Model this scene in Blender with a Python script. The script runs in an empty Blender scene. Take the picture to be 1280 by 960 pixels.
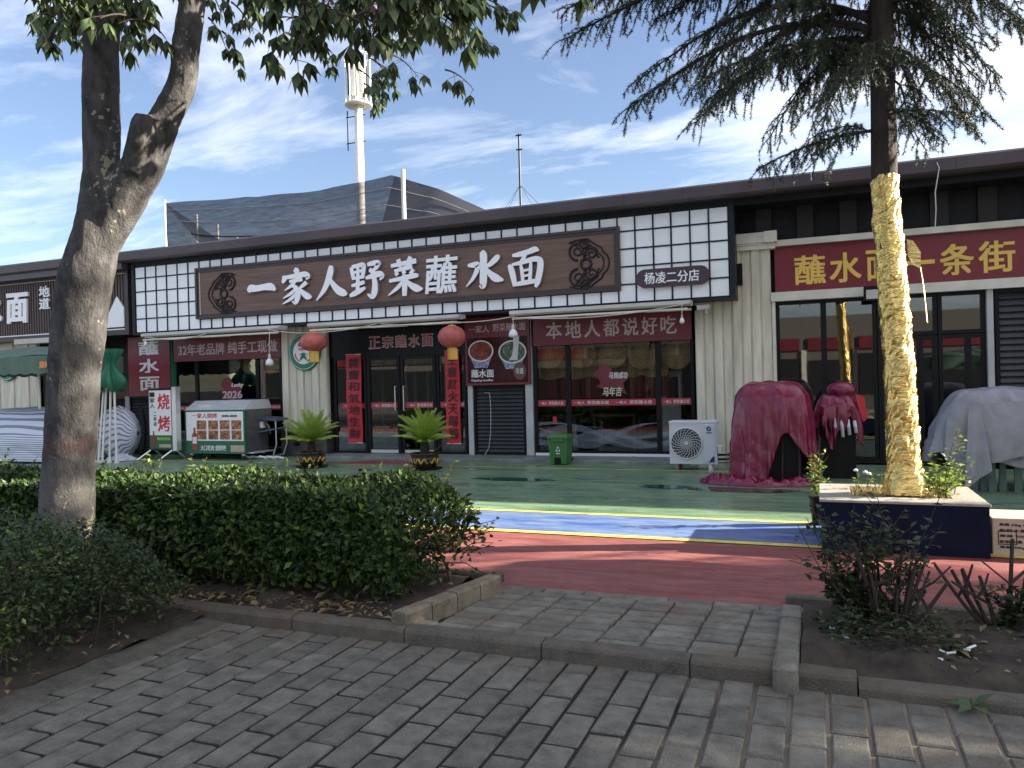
import bpy, math, random
import numpy as np
from mathutils import Vector, Matrix, noise as mnoise

random.seed(7)
RNG = np.random.default_rng(7)
SC = bpy.context.scene
COL = SC.collection
PI = math.pi

# ------------------------------------------------------------------ camera, world, sun
CAM_H, FPX = 1.5, 960.0
YAW, ROLL, PITCH = math.atan(380 / 960.0), 0.0255, -0.004
_F = Vector((-math.sin(YAW) * math.cos(PITCH), math.cos(YAW) * math.cos(PITCH), math.sin(PITCH)))
_R0 = Vector((math.cos(YAW), math.sin(YAW), 0))
_U0 = _R0.cross(_F)
_R = _R0 * math.cos(ROLL) - _U0 * math.sin(ROLL)
_U = _R0 * math.sin(ROLL) + _U0 * math.cos(ROLL)
cam_d = bpy.data.cameras.new('camera')
cam = bpy.data.objects.new('camera', cam_d)
COL.objects.link(cam)
cam_d.sensor_width = 36
cam_d.lens = 36 * FPX / 1280
cam_d.clip_start, cam_d.clip_end = 0.05, 3000
cam.matrix_world = Matrix(((_R.x, _U.x, -_F.x, 0), (_R.y, _U.y, -_F.y, 0), (_R.z, _U.z, -_F.z, CAM_H), (0, 0, 0, 1)))
SC.camera = cam

SUN_AZ, SUN_EL = math.radians(18.8), math.radians(19.6)      # azimuth measured from +X towards +Y
sun_dir = Vector((math.cos(SUN_AZ) * math.cos(SUN_EL), math.sin(SUN_AZ) * math.cos(SUN_EL), math.sin(SUN_EL)))
sun_d = bpy.data.lights.new('sun', 'SUN')
sun_d.energy = 5.0
sun_d.angle = math.radians(0.55)
sun_d.color = (1.0, 0.90, 0.74)
sun = bpy.data.objects.new('sun', sun_d)
COL.objects.link(sun)
sun.rotation_euler = (-sun_dir).to_track_quat('-Z', 'Y').to_euler()
sun.location = (20, 10, 30)

W = bpy.data.worlds.new('World')
SC.world = W
W.use_nodes = True
wn, wl = W.node_tree.nodes, W.node_tree.links
bg = wn['Background']
bg.inputs['Strength'].default_value = 0.05
sky = wn.new('ShaderNodeTexSky')
sky.sky_type = 'NISHITA'
sky.sun_disc = False
sky.sun_elevation = SUN_EL
sky.sun_rotation = PI / 2 - SUN_AZ
sky.air_density, sky.dust_density, sky.ozone_density = 1.0, 0.6, 2.2
tc = wn.new('ShaderNodeTexCoord')
sep = wn.new('ShaderNodeSeparateXYZ')
wl.new(tc.outputs['Generated'], sep.inputs[0])


def wmath(op, a, b=None, c=None):
    n = wn.new('ShaderNodeMath')
    n.operation = op
    for i, v in enumerate((a, b, c)):
        if v is None:
            continue
        if isinstance(v, (int, float)):
            n.inputs[i].default_value = v
        else:
            wl.new(v, n.inputs[i])
    return n.outputs[0]


zz = wmath('ADD', wmath('MAXIMUM', sep.outputs['Z'], 0.0), 0.14)
comb = wn.new('ShaderNodeCombineXYZ')
wl.new(wmath('DIVIDE', sep.outputs['X'], zz), comb.inputs[0])
wl.new(wmath('DIVIDE', sep.outputs['Y'], zz), comb.inputs[1])
cn = wn.new('ShaderNodeTexNoise')
cn.inputs['Scale'].default_value = 1.5
cn.inputs['Detail'].default_value = 9
cn.inputs['Roughness'].default_value = 0.62
cn.inputs['Distortion'].default_value = 0.5
cm = wn.new('ShaderNodeMapping')
cm.inputs['Scale'].default_value = (0.75, 1.5, 1)
cm.inputs['Location'].default_value = (3.3, 0.6, 0)
wl.new(comb.outputs[0], cm.inputs[0])
wl.new(cm.outputs[0], cn.inputs[0])
cn2 = wn.new('ShaderNodeTexNoise')
cn2.inputs['Scale'].default_value = 0.42
cn2.inputs['Detail'].default_value = 3
wl.new(cm.outputs[0], cn2.inputs[0])
csum = wmath('ADD', wmath('MULTIPLY', cn.outputs['Fac'], 0.62), wmath('MULTIPLY', cn2.outputs['Fac'], 0.52))
# thin cloud thickens towards the sun's side of the sky
side = wmath('MULTIPLY_ADD', wmath('ADD', wmath('MULTIPLY', sep.outputs['X'], sun_dir.x), wmath('MULTIPLY', sep.outputs['Y'], sun_dir.y)), 0.10, -0.01)
cr = wn.new('ShaderNodeMapRange')
cr.inputs['From Min'].default_value = 0.48
cr.inputs['From Max'].default_value = 0.72
wl.new(wmath('ADD', csum, side), cr.inputs['Value'])
mixc = wn.new('ShaderNodeMixRGB')
wl.new(wmath('MULTIPLY_ADD', cr.outputs[0], 0.80, 0.06), mixc.inputs[0])
hs = wn.new('ShaderNodeHueSaturation')
hs.inputs['Hue'].default_value = 0.508
hs.inputs['Saturation'].default_value = 1.08
hs.inputs['Value'].default_value = 0.80
wl.new(sky.outputs[0], hs.inputs['Color'])
wl.new(hs.outputs[0], mixc.inputs[1])
mixc.inputs[2].default_value = (6.6, 6.7, 7.1, 1)
wl.new(mixc.outputs[0], bg.inputs['Color'])

SC.view_settings.view_transform = 'Standard'
SC.view_settings.look = 'None'
SC.view_settings.exposure = 2.45
SC.view_settings.gamma = 1
SC.render.engine = 'CYCLES'
SC.cycles.max_bounces = 6
SC.cycles.transparent_max_bounces = 12
SC.cycles.use_denoising = True

# ------------------------------------------------------------------ helpers
WO = {}                                     # world origin of every parent


def at(px, py, Y):
    """the point at depth plane Y that the photograph shows at (px, py)"""
    d = _F + _R * ((px - 640) / FPX) - _U * ((py - 480) / FPX)
    t = Y / d.y
    return Vector((0, 0, CAM_H)) + d * t


def atz(px, py, z=0.0):
    d = _F + _R * ((px - 640) / FPX) - _U * ((py - 480) / FPX)
    t = (z - CAM_H) / d.z
    return Vector((0, 0, CAM_H)) + d * t


def put(o, parent=None, local=False):
    COL.objects.link(o)
    if parent is not None:
        o.parent = parent
        if not local:
            o.matrix_parent_inverse = Matrix.Translation(-WO[parent.name])
    WO[o.name] = Vector((0, 0, 0))
    return o


def tag(o, label, cat, group=None, kind=None):
    o['label'] = label
    o['category'] = cat
    if group:
        o['group'] = group
    if kind:
        o['kind'] = kind
    return o


def thing(name, label, cat, loc=(0, 0, 0), group=None):
    o = bpy.data.objects.new(name, None)
    o.empty_display_size = 0.1
    COL.objects.link(o)
    o.location = loc
    WO[o.name] = Vector(loc)
    return tag(o, label, cat, group)


def structure(o):
    o['kind'] = 'structure'
    return o


def stuff(o):
    o['kind'] = 'stuff'
    return o


def copy_tree(o, loc, rz=0.0, label=None, sc=1.0):
    c = o.copy()
    COL.objects.link(c)
    c.location = loc
    c.rotation_euler = (0, 0, rz)
    c.scale = (sc, sc, sc)
    if label:
        c['label'] = label

    def rec(src, dst):
        for ch in list(src.children):
            d = ch.copy()
            COL.objects.link(d)
            d.parent = dst
            d.matrix_parent_inverse = ch.matrix_parent_inverse.copy()
            rec(ch, d)
    rec(o, c)
    return c


class MB:
    def __init__(self):
        self.v, self.f, self.m, self.uv = [], [], [], None

    def add(self, vs, fs, mi=0):
        n = len(self.v)
        self.v.extend([tuple(q) for q in vs])
        for q in fs:
            self.f.append(tuple(i + n for i in q))
            self.m.append(mi)
        return self

    def box(self, x0, x1, y0, y1, z0, z1, mi=0):
        return self.add([(x0, y0, z0), (x1, y0, z0), (x1, y1, z0), (x0, y1, z0), (x0, y0, z1), (x1, y0, z1), (x1, y1, z1), (x0, y1, z1)],
                        [(0, 3, 2, 1), (4, 5, 6, 7), (0, 1, 5, 4), (1, 2, 6, 5), (2, 3, 7, 6), (3, 0, 4, 7)], mi)

    def cbox(self, x0, x1, y0, y1, z0, z1, c=0.01, mi=0):
        """box with chamfered vertical and top edges"""
        def ring(d, z):
            return [(x0 + d + c, y0 + d, z), (x1 - d - c, y0 + d, z), (x1 - d, y0 + d + c, z), (x1 - d, y1 - d - c, z),
                    (x1 - d - c, y1 - d, z), (x0 + d + c, y1 - d, z), (x0 + d, y1 - d - c, z), (x0 + d, y0 + d + c, z)]
        vs = ring(0, z0) + ring(0, z1 - c) + ring(c, z1)
        fs = [tuple(range(7, -1, -1)), tuple(range(16, 24))]
        for k in range(2):
            for i in range(8):
                j = (i + 1) % 8
                fs.append((k * 8 + i, k * 8 + j, k * 8 + 8 + j, k * 8 + 8 + i))
        return self.add(vs, fs, mi)

    def quad(self, a, b, c, d, mi=0):
        return self.add([a, b, c, d], [(0, 1, 2, 3)], mi)

    def rect(self, x0, x1, z0, z1, y, mi=0):
        """a sheet facing -Y"""
        return self.quad((x0, y, z0), (x1, y, z0), (x1, y, z1), (x0, y, z1), mi)

    def tube(self, path, radii, n=8, mi=0, cap=True):
        path = [Vector(p) for p in path]
        if not hasattr(radii, '__len__'):
            radii = [radii] * len(path)
        up = None
        vs, fs = [], []
        for i, p in enumerate(path):
            a = path[max(i - 1, 0)]
            b = path[min(i + 1, len(path) - 1)]
            t = (b - a)
            t = t.normalized() if t.length > 1e-9 else Vector((0, 0, 1))
            if up is None:
                up = Vector((0, 0, 1)) if abs(t.z) < 0.9 else Vector((1, 0, 0))
            s = t.cross(up)
            s = s.normalized() if s.length > 1e-6 else Vector((1, 0, 0))
            up = s.cross(t).normalized()
            for k in range(n):
                a_ = 2 * PI * k / n
                vs.append(p + (s * math.cos(a_) + up * math.sin(a_)) * radii[i])
        for i in range(len(path) - 1):
            for k in range(n):
                j = (k + 1) % n
                fs.append((i * n + k, i * n + j, (i + 1) * n + j, (i + 1) * n + k))
        if cap:
            fs.append(tuple(range(n - 1, -1, -1)))
            fs.append(tuple((len(path) - 1) * n + k for k in range(n)))
        return self.add(vs, fs, mi)

    def lathe(self, prof, c, n=20, mi=0, axis='z', sx=1.0, sy=1.0):
        vs, fs = [], []
        for r, h in prof:
            for k in range(n):
                a = 2 * PI * k / n
                if axis == 'z':
                    vs.append((c[0] + r * sx * math.cos(a), c[1] + r * sy * math.sin(a), c[2] + h))
                else:                                       # axis along -Y
                    vs.append((c[0] + r * sx * math.cos(a), c[1] - h, c[2] + r * sy * math.sin(a)))
        m = len(prof)
        for i in range(m - 1):
            for k in range(n):
                j = (k + 1) % n
                fs.append((i * n + k, i * n + j, (i + 1) * n + j, (i + 1) * n + k))
        if prof[0][0] > 1e-6:
            fs.append(tuple(range(n - 1, -1, -1)))
        if prof[-1][0] > 1e-6:
            fs.append(tuple((m - 1) * n + k for k in range(n)))
        return self.add(vs, fs, mi)

    def poly(self, pts, y0, y1, mi=0):
        """polygon in the XZ plane given counter-clockwise seen from -Y, from y0 (front) to y1"""
        n = len(pts)
        vs = [(x, y0, z) for x, z in pts] + [(x, y1, z) for x, z in pts]
        fs = [tuple(range(n)), tuple(range(2 * n - 1, n - 1, -1))]
        for i in range(n):
            j = (i + 1) % n
            fs.append((j, i, n + i, n + j))
        return self.add(vs, fs, mi)

    def sheet(self, fn, nu, nv, mi=0, uv=True):
        vs = [fn(i / nu, j / nv) for j in range(nv + 1) for i in range(nu + 1)]
        fs = [(j * (nu + 1) + i, j * (nu + 1) + i + 1, (j + 1) * (nu + 1) + i + 1, (j + 1) * (nu + 1) + i) for j in range(nv) for i in range(nu)]
        self.uv = [(i / nu, j / nv) for j in range(nv + 1) for i in range(nu + 1)]
        return self.add(vs, fs, mi)

    def mesh(self, name, mats, smooth=False):
        me = bpy.data.meshes.new(name)
        me.from_pydata(self.v, [], self.f)
        for m in (mats if isinstance(mats, (list, tuple)) else [mats]):
            me.materials.append(m)
        if any(self.m):
            me.polygons.foreach_set('material_index', self.m)
        if smooth:
            me.polygons.foreach_set('use_smooth', [True] * len(me.polygons))
        if self.uv and len(self.uv) == len(self.v):
            ul = me.uv_layers.new(name='UVMap')
            li = np.zeros(len(me.loops), dtype=np.int32)
            me.loops.foreach_get('vertex_index', li)
            ul.data.foreach_set('uv', np.array(self.uv, dtype=np.float32)[li].ravel())
        me.update()
        return me

    def build(self, name, mats, parent=None, smooth=False, local=False):
        return put(bpy.data.objects.new(name, self.mesh(name, mats, smooth)), parent, local)


def fast_mesh(name, verts, faces, mats, smooth=False):
    me = bpy.data.meshes.new(name)
    me.from_pydata(np.asarray(verts, dtype=np.float32), [], np.asarray(faces, dtype=np.int32))
    for m in (mats if isinstance(mats, (list, tuple)) else [mats]):
        me.materials.append(m)
    if smooth:
        me.polygons.foreach_set('use_smooth', [True] * len(me.polygons))
    return me


def speckle(me, n, share, seed=1):
    """give a share of the n leaves of a leaf mesh its second material"""
    pick = (np.random.default_rng(seed).random(n) < share).astype(np.int32)
    me.polygons.foreach_set('material_index', np.tile(pick, 4))
    return me


def norm(a):
    return a / np.maximum(np.linalg.norm(a, axis=1, keepdims=True), 1e-9)


def leaf_arrays(P, D, N, L, Wd, fold=0.25, droop=0.1):
    D = norm(D)
    S = norm(np.cross(D, N))
    N = norm(np.cross(S, D))
    L = np.broadcast_to(np.asarray(L, dtype=float), (len(P),))[:, None]
    Wd = np.broadcast_to(np.asarray(Wd, dtype=float), (len(P),))[:, None]
    base = P
    left = P + D * L * 0.45 + S * Wd * 0.5 + N * fold * Wd * 0.5
    right = P + D * L * 0.45 - S * Wd * 0.5 + N * fold * Wd * 0.5
    mid = P + D * L * 0.5
    tip = P + D * L - N * droop * L
    V = np.stack([base, left, right, mid, tip], axis=1).reshape(-1, 3)
    k = np.arange(len(P))[:, None] * 5
    F = np.concatenate([k + np.array([[0, 3, 1]]), k + np.array([[0, 2, 3]]), k + np.array([[1, 3, 4]]), k + np.array([[3, 2, 4]])])
    return V, F


def needle_arrays(P, D, L, Wd):
    D = norm(D)
    r = RNG.normal(size=P.shape)
    S = norm(np.cross(D, r))
    L = np.broadcast_to(np.asarray(L, dtype=float), (len(P),))[:, None]
    V = np.stack([P + S * Wd * 0.5, P - S * Wd * 0.5, P + D * L], axis=1).reshape(-1, 3)
    return V, np.arange(len(P) * 3).reshape(-1, 3)


# ------------------------------------------------------------------ materials
def nd(nt, typ, **kw):
    n = nt.nodes.new(typ)
    for k, v in kw.items():
        if k in n.inputs:
            n.inputs[k].default_value = v
        else:
            setattr(n, k, v)
    return n


def mat(name, col, rough=0.6, metal=0.0, var=0.0, vscale=8.0, bump=0.0, bscale=40.0, col2=None, stretch=(1, 1, 1), spec=0.5, island=0.0, objvar=0.0, trans=0.0, coords='Object', detail=5, rvar=0.0, emit=None, coat=0.0):
    m = bpy.data.materials.new(name)
    m.use_nodes = True
    nt = m.node_tree
    b = nt.nodes['Principled BSDF']
    b.inputs['Base Color'].default_value = (*col, 1)
    b.inputs['Roughness'].default_value = rough
    b.inputs['Metallic'].default_value = metal
    b.inputs['Specular IOR Level'].default_value = spec
    if coat:
        b.inputs['Coat Weight'].default_value = coat
        b.inputs['Coat Roughness'].default_value = 0.15
    out = None
    if var or bump or rvar:
        if coords == 'World':
            src = nd(nt, 'ShaderNodeNewGeometry').outputs['Position']
        else:
            src = nd(nt, 'ShaderNodeTexCoord').outputs[coords]
        mp = nd(nt, 'ShaderNodeMapping')
        mp.inputs['Scale'].default_value = stretch
        nt.links.new(src, mp.inputs[0])
    if var or rvar:
        nz = nd(nt, 'ShaderNodeTexNoise', Scale=vscale, Detail=detail, Roughness=0.6)
        nt.links.new(mp.outputs[0], nz.inputs[0])
        rp = nd(nt, 'ShaderNodeMapRange')
        rp.inputs['From Min'].default_value = 0.32
        rp.inputs['From Max'].default_value = 0.68
        nt.links.new(nz.outputs['Fac'], rp.inputs[0])
        if rvar:
            mr = nd(nt, 'ShaderNodeMapRange')
            mr.inputs['To Min'].default_value = rough
            mr.inputs['To Max'].default_value = rough + rvar
            nt.links.new(rp.outputs[0], mr.inputs[0])
            nt.links.new(mr.outputs[0], b.inputs['Roughness'])
        if var:
            mx = nd(nt, 'ShaderNodeMixRGB')
            c2 = col2 if col2 else tuple(max(c * (1 - var), 0) for c in col)
            mx.inputs[1].default_value = (*c2, 1)
            mx.inputs[2].default_value = (*(col if col2 else tuple(min(c * (1 + var), 1) for c in col)), 1)
            nt.links.new(rp.outputs[0], mx.inputs[0])
            out = mx.outputs[0]
    if island or objvar:
        src = nd(nt, 'ShaderNodeNewGeometry').outputs['Random Per Island'] if island else nd(nt, 'ShaderNodeObjectInfo').outputs['Random']
        amt = island or objvar
        mr = nd(nt, 'ShaderNodeMapRange')
        mr.inputs['To Min'].default_value = 1 - amt
        mr.inputs['To Max'].default_value = 1 + amt
        nt.links.new(src, mr.inputs[0])
        hv = nd(nt, 'ShaderNodeHueSaturation')
        if out:
            nt.links.new(out, hv.inputs['Color'])
        else:
            hv.inputs['Color'].default_value = (*col, 1)
        nt.links.new(mr.outputs[0], hv.inputs['Value'])
        out = hv.outputs[0]
    if out:
        nt.links.new(out, b.inputs['Base Color'])
    if bump:
        nb = nd(nt, 'ShaderNodeTexNoise', Scale=bscale, Detail=6, Roughness=0.65)
        nt.links.new(mp.outputs[0], nb.inputs[0])
        bp = nd(nt, 'ShaderNodeBump', Strength=bump, Distance=0.02)
        nt.links.new(nb.outputs['Fac'], bp.inputs['Height'])
        nt.links.new(bp.outputs[0], b.inputs['Normal'])
    if trans:
        tr = nd(nt, 'ShaderNodeBsdfTranslucent')
        tr.inputs['Color'].default_value = (*col, 1)
        if out:
            nt.links.new(out, tr.inputs['Color'])
        ms = nd(nt, 'ShaderNodeMixShader')
        ms.inputs[0].default_value = trans
        nt.links.new(b.outputs[0], ms.inputs[1])
        nt.links.new(tr.outputs[0], ms.inputs[2])
        nt.links.new(ms.outputs[0], nt.nodes['Material Output'].inputs[0])
    return m


def glass_mat(name, tint=(0.75, 0.8, 0.8), gain=1.6):
    m = bpy.data.materials.new(name)
    m.use_nodes = True
    nt = m.node_tree
    nt.nodes.remove(nt.nodes['Principled BSDF'])
    t = nd(nt, 'ShaderNodeBsdfTransparent')
    t.inputs[0].default_value = (*tint, 1)
    g = nd(nt, 'ShaderNodeBsdfGlossy')
    g.inputs['Roughness'].default_value = 0.015
    g.inputs[0].default_value = (1, 1, 1, 1)
    fr = nd(nt, 'ShaderNodeFresnel', IOR=1.5)
    mu = nd(nt, 'ShaderNodeMath', operation='MULTIPLY')
    mu.inputs[1].default_value = gain
    mu.use_clamp = True
    nt.links.new(fr.outputs[0], mu.inputs[0])
    ms = nd(nt, 'ShaderNodeMixShader')
    nt.links.new(mu.outputs[0], ms.inputs[0])
    nt.links.new(t.outputs[0], ms.inputs[1])
    nt.links.new(g.outputs[0], ms.inputs[2])
    nt.links.new(ms.outputs[0], nt.nodes['Material Output'].inputs[0])
    return m


def ground_paint(name, col, worn, puddle=0.0, rough=0.42):
    """painted concrete: streaks of wear running along the forecourt and glossier damp patches"""
    m = bpy.data.materials.new(name)
    m.use_nodes = True
    nt = m.node_tree
    b = nt.nodes['Principled BSDF']
    g = nd(nt, 'ShaderNodeNewGeometry').outputs['Position']
    mp = nd(nt, 'ShaderNodeMapping')
    mp.inputs['Scale'].default_value = (0.6, 3.0, 1)
    nt.links.new(g, mp.inputs[0])
    n1 = nd(nt, 'ShaderNodeTexNoise', Scale=2.2, Detail=8, Roughness=0.7, Distortion=0.6)
    nt.links.new(mp.outputs[0], n1.inputs[0])
    r1 = nd(nt, 'ShaderNodeMapRange')
    r1.inputs['From Min'].default_value = 0.33
    r1.inputs['From Max'].default_value = 0.72
    nt.links.new(n1.outputs['Fac'], r1.inputs[0])
    mx = nd(nt, 'ShaderNodeMixRGB')
    mx.inputs[1].default_value = (*col, 1)
    mx.inputs[2].default_value = (*worn, 1)
    nt.links.new(r1.outputs[0], mx.inputs[0])
    n2 = nd(nt, 'ShaderNodeTexNoise', Scale=9.0, Detail=8, Roughness=0.75)
    nt.links.new(mp.outputs[0], n2.inputs[0])
    r2 = nd(nt, 'ShaderNodeMapRange')
    r2.inputs['From Min'].default_value = 0.3
    r2.inputs['From Max'].default_value = 0.75
    r2.inputs['To Min'].default_value = 0.58
    r2.inputs['To Max'].default_value = 1.38
    nt.links.new(n2.outputs['Fac'], r2.inputs[0])
    hv = nd(nt, 'ShaderNodeHueSaturation')
    nt.links.new(mx.outputs[0], hv.inputs['Color'])
    nt.links.new(r2.outputs[0], hv.inputs['Value'])
    nt.links.new(hv.outputs[0], b.inputs['Base Color'])
    n3 = nd(nt, 'ShaderNodeTexNoise', Scale=0.8, Detail=4, Roughness=0.6)
    nt.links.new(mp.outputs[0], n3.inputs[0])
    r3 = nd(nt, 'ShaderNodeMapRange')
    r3.inputs['From Min'].default_value = 0.35
    r3.inputs['From Max'].default_value = 0.65
    r3.inputs['To Min'].default_value = rough + 0.15
    r3.inputs['To Max'].default_value = rough - puddle
    nt.links.new(n3.outputs['Fac'], r3.inputs[0])
    nt.links.new(r3.outputs[0], b.inputs['Roughness'])
    bp = nd(nt, 'ShaderNodeBump', Strength=0.25, Distance=0.01)
    nt.links.new(n2.outputs['Fac'], bp.inputs['Height'])
    nt.links.new(bp.outputs[0], b.inputs['Normal'])
    return m


M = {}
M['green_paint'] = ground_paint('green_paint', (0.060, 0.148, 0.110), (0.26, 0.36, 0.20), 0.18, 0.36)
M['blue_paint'] = ground_paint('blue_paint', (0.040, 0.10, 0.32), (0.21, 0.28, 0.42), 0.1)
M['red_paint'] = ground_paint('red_paint', (0.170, 0.034, 0.036), (0.30, 0.115, 0.10), 0.05, 0.62)
M['yellow_paint'] = mat('yellow_paint', (0.62, 0.50, 0.08), 0.5, var=0.35, vscale=6, coords='World')
M['pale_yellow_paint'] = mat('pale_yellow_paint', (0.55, 0.48, 0.16), 0.5, var=0.4, vscale=5, coords='World')
M['earth'] = mat('earth', (0.05, 0.038, 0.028), 0.95, var=0.5, vscale=7, bump=1.0, bscale=30, coords='World')
M['asphalt'] = mat('asphalt', (0.05, 0.05, 0.05), 0.85, var=0.3, vscale=3, bump=0.3, coords='World')
M['grout'] = mat('grout', (0.014, 0.013, 0.011), 0.95, var=0.6, vscale=12, bump=0.6, bscale=90, coords='World')
def sandy_joints(m):
    nt = m.node_tree
    b = nt.nodes['Principled BSDF']
    src = b.inputs['Base Color'].links[0].from_socket
    g = nd(nt, 'ShaderNodeNewGeometry').outputs['Position']
    sx = nd(nt, 'ShaderNodeSeparateXYZ')
    nt.links.new(g, sx.inputs[0])
    n = nd(nt, 'ShaderNodeTexNoise', Scale=1.3, Detail=4)
    nt.links.new(g, n.inputs[0])
    ma = nd(nt, 'ShaderNodeMath', operation='MULTIPLY_ADD')
    nt.links.new(n.outputs['Fac'], ma.inputs[0])
    ma.inputs[1].default_value = 2.2
    nt.links.new(sx.outputs['X'], ma.inputs[2])
    r = nd(nt, 'ShaderNodeMapRange')
    r.inputs['From Min'].default_value = 0.2
    r.inputs['From Max'].default_value = 1.2
    r.inputs['To Max'].default_value = 0.9
    nt.links.new(ma.outputs[0], r.inputs[0])
    mx = nd(nt, 'ShaderNodeMixRGB')
    nt.links.new(r.outputs[0], mx.inputs[0])
    nt.links.new(src, mx.inputs[1])
    mx.inputs[2].default_value = (0.25, 0.21, 0.16, 1)
    nt.links.new(mx.outputs[0], b.inputs['Base Color'])


sandy_joints(M['grout'])
M['step'] = mat('step_concrete', (0.17, 0.19, 0.18), 0.55, var=0.35, vscale=4, coords='World', bump=0.2)
M['puddle'] = mat('water', (0.022, 0.062, 0.048), 0.06, spec=0.5)


def stone_mat(name, c, sand=True):
    m = mat(name, c, 0.86, var=0.36, vscale=9, bump=0.8, bscale=110, coords='World', objvar=0.17, detail=8)
    nt = m.node_tree
    b = nt.nodes['Principled BSDF']
    src = b.inputs['Base Color'].links[0].from_socket
    g = nd(nt, 'ShaderNodeNewGeometry').outputs['Position']
    # fine pale speckle and drifts of sand
    sp = nd(nt, 'ShaderNodeTexNoise', Scale=160.0, Detail=2)
    nt.links.new(g, sp.inputs[0])
    rs = nd(nt, 'ShaderNodeMapRange')
    rs.inputs['From Min'].default_value = 0.58
    rs.inputs['From Max'].default_value = 0.8
    rs.inputs['To Max'].default_value = 0.8
    nt.links.new(sp.outputs['Fac'], rs.inputs[0])
    m1 = nd(nt, 'ShaderNodeMixRGB')
    nt.links.new(rs.outputs[0], m1.inputs[0])
    nt.links.new(src, m1.inputs[1])
    m1.inputs[2].default_value = (0.34, 0.33, 0.30, 1)
    dn = nd(nt, 'ShaderNodeTexNoise', Scale=1.7, Detail=7, Roughness=0.7)
    nt.links.new(g, dn.inputs[0])
    sx = nd(nt, 'ShaderNodeSeparateXYZ')
    nt.links.new(g, sx.inputs[0])
    ry = nd(nt, 'ShaderNodeMapRange')                      # more sand towards the kerb
    ry.inputs['From Min'].default_value = 3.0
    ry.inputs['From Max'].default_value = 4.1
    ry.inputs['To Min'].default_value = -0.10
    ry.inputs['To Max'].default_value = 0.12
    nt.links.new(sx.outputs['Y'], ry.inputs[0])
    ad = nd(nt, 'ShaderNodeMath', operation='ADD')
    nt.links.new(dn.outputs['Fac'], ad.inputs[0])
    nt.links.new(ry.outputs[0], ad.inputs[1])
    rx = nd(nt, 'ShaderNodeMapRange')                      # and towards the right bed
    rx.inputs['From Min'].default_value = -0.4
    rx.inputs['From Max'].default_value = 0.7
    rx.inputs['To Max'].default_value = 0.08
    nt.links.new(sx.outputs['X'], rx.inputs[0])
    ad2 = nd(nt, 'ShaderNodeMath', operation='ADD')
    nt.links.new(ad.outputs[0], ad2.inputs[0])
    nt.links.new(rx.outputs[0], ad2.inputs[1])
    ad = ad2
    rd = nd(nt, 'ShaderNodeMapRange')
    rd.inputs['From Min'].default_value = 0.55
    rd.inputs['From Max'].default_value = 0.78
    rd.inputs['To Max'].default_value = 0.75
    nt.links.new(ad.outputs[0], rd.inputs[0])
    m2 = nd(nt, 'ShaderNodeMixRGB')
    nt.links.new(rd.outputs[0], m2.inputs[0])
    nt.links.new(m1.outputs[0], m2.inputs[1])
    m2.inputs[2].default_value = (0.17, 0.125, 0.085, 1)
    nt.links.new(m2.outputs[0], b.inputs['Base Color'])
    return m


M['paver'] = stone_mat('paver_stone', (0.158, 0.147, 0.124))
M['brick'] = stone_mat('apron_brick', (0.205, 0.195, 0.165))
M['kerb'] = stone_mat('kerb_stone', (0.105, 0.095, 0.078))
M['kerb_tan'] = mat('kerb_tan', (0.22, 0.185, 0.135), 0.9, var=0.35, vscale=8, bump=0.8, bscale=60, coords='World')
M['cream'] = mat('cream_metal', (0.64, 0.59, 0.48), 0.45, var=0.20, vscale=2.4, coords='World', stretch=(3, 3, 0.5), objvar=0.05)
M['cream_trim'] = mat('cream_trim', (0.66, 0.63, 0.55), 0.42, var=0.15, vscale=2.5, coords='World')
M['fascia'] = mat('fascia_metal', (0.085, 0.068, 0.080), 0.38, metal=0.0, spec=0.4, var=0.18, vscale=0.7, coords='World')
M['dark_band'] = mat('dark_band', (0.016, 0.016, 0.019), 0.45, spec=0.15, var=0.25, vscale=1.5, coords='World')
M['dark_band2'] = mat('dark_rib', (0.033, 0.031, 0.033), 0.45, spec=0.15)
M['black_frame'] = mat('black_frame', (0.012, 0.012, 0.013), 0.35, spec=0.15)
M['dark_wall'] = mat('dark_wall', (0.045, 0.042, 0.04), 0.7, var=0.4, vscale=2)
M['room'] = mat('room_wall', (0.035, 0.030, 0.026), 0.8, var=0.3, vscale=1.5)
M['room_floor'] = mat('room_floor', (0.05, 0.045, 0.04), 0.4, var=0.3, vscale=2)
M['plinth'] = mat('plinth_stone', (0.055, 0.052, 0.05), 0.6, var=0.4, vscale=5, coords='World', bump=0.2)
M['grey_post'] = mat('grey_post', (0.46, 0.47, 0.47), 0.4, var=0.12, vscale=3, coords='World')
M['louver'] = mat('louver_metal', (0.045, 0.047, 0.050), 0.45, metal=0.0, spec=0.3, var=0.2, vscale=3)
M['glass'] = glass_mat('window_glass', (0.76, 0.78, 0.78), 1.0)
M['glass_r'] = glass_mat('door_glass', (0.6, 0.63, 0.62), 2.2)
M['lattice_bar'] = mat('lattice_bar', (0.020, 0.026, 0.032), 0.4, spec=0.15)
M['pane'] = mat('white_acrylic', (0.88, 0.90, 0.93), 0.28, var=0.05, vscale=1.5, coords='World', objvar=0.035)
M['white'] = mat('white_plastic', (0.78, 0.78, 0.80), 0.4)
M['letter_white'] = mat('letter_white', (0.90, 0.90, 0.94), 0.3)
M['letter_side'] = mat('letter_side', (0.30, 0.30, 0.34), 0.4)
M['white_print'] = mat('white_print', (0.72, 0.70, 0.70), 0.5)
M['faded_print'] = mat('faded_print', (0.56, 0.46, 0.45), 0.55)
M['yellow_print'] = mat('yellow_print', (0.82, 0.54, 0.11), 0.5)
M['black_print'] = mat('black_print', (0.012, 0.010, 0.010), 0.5)
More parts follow.
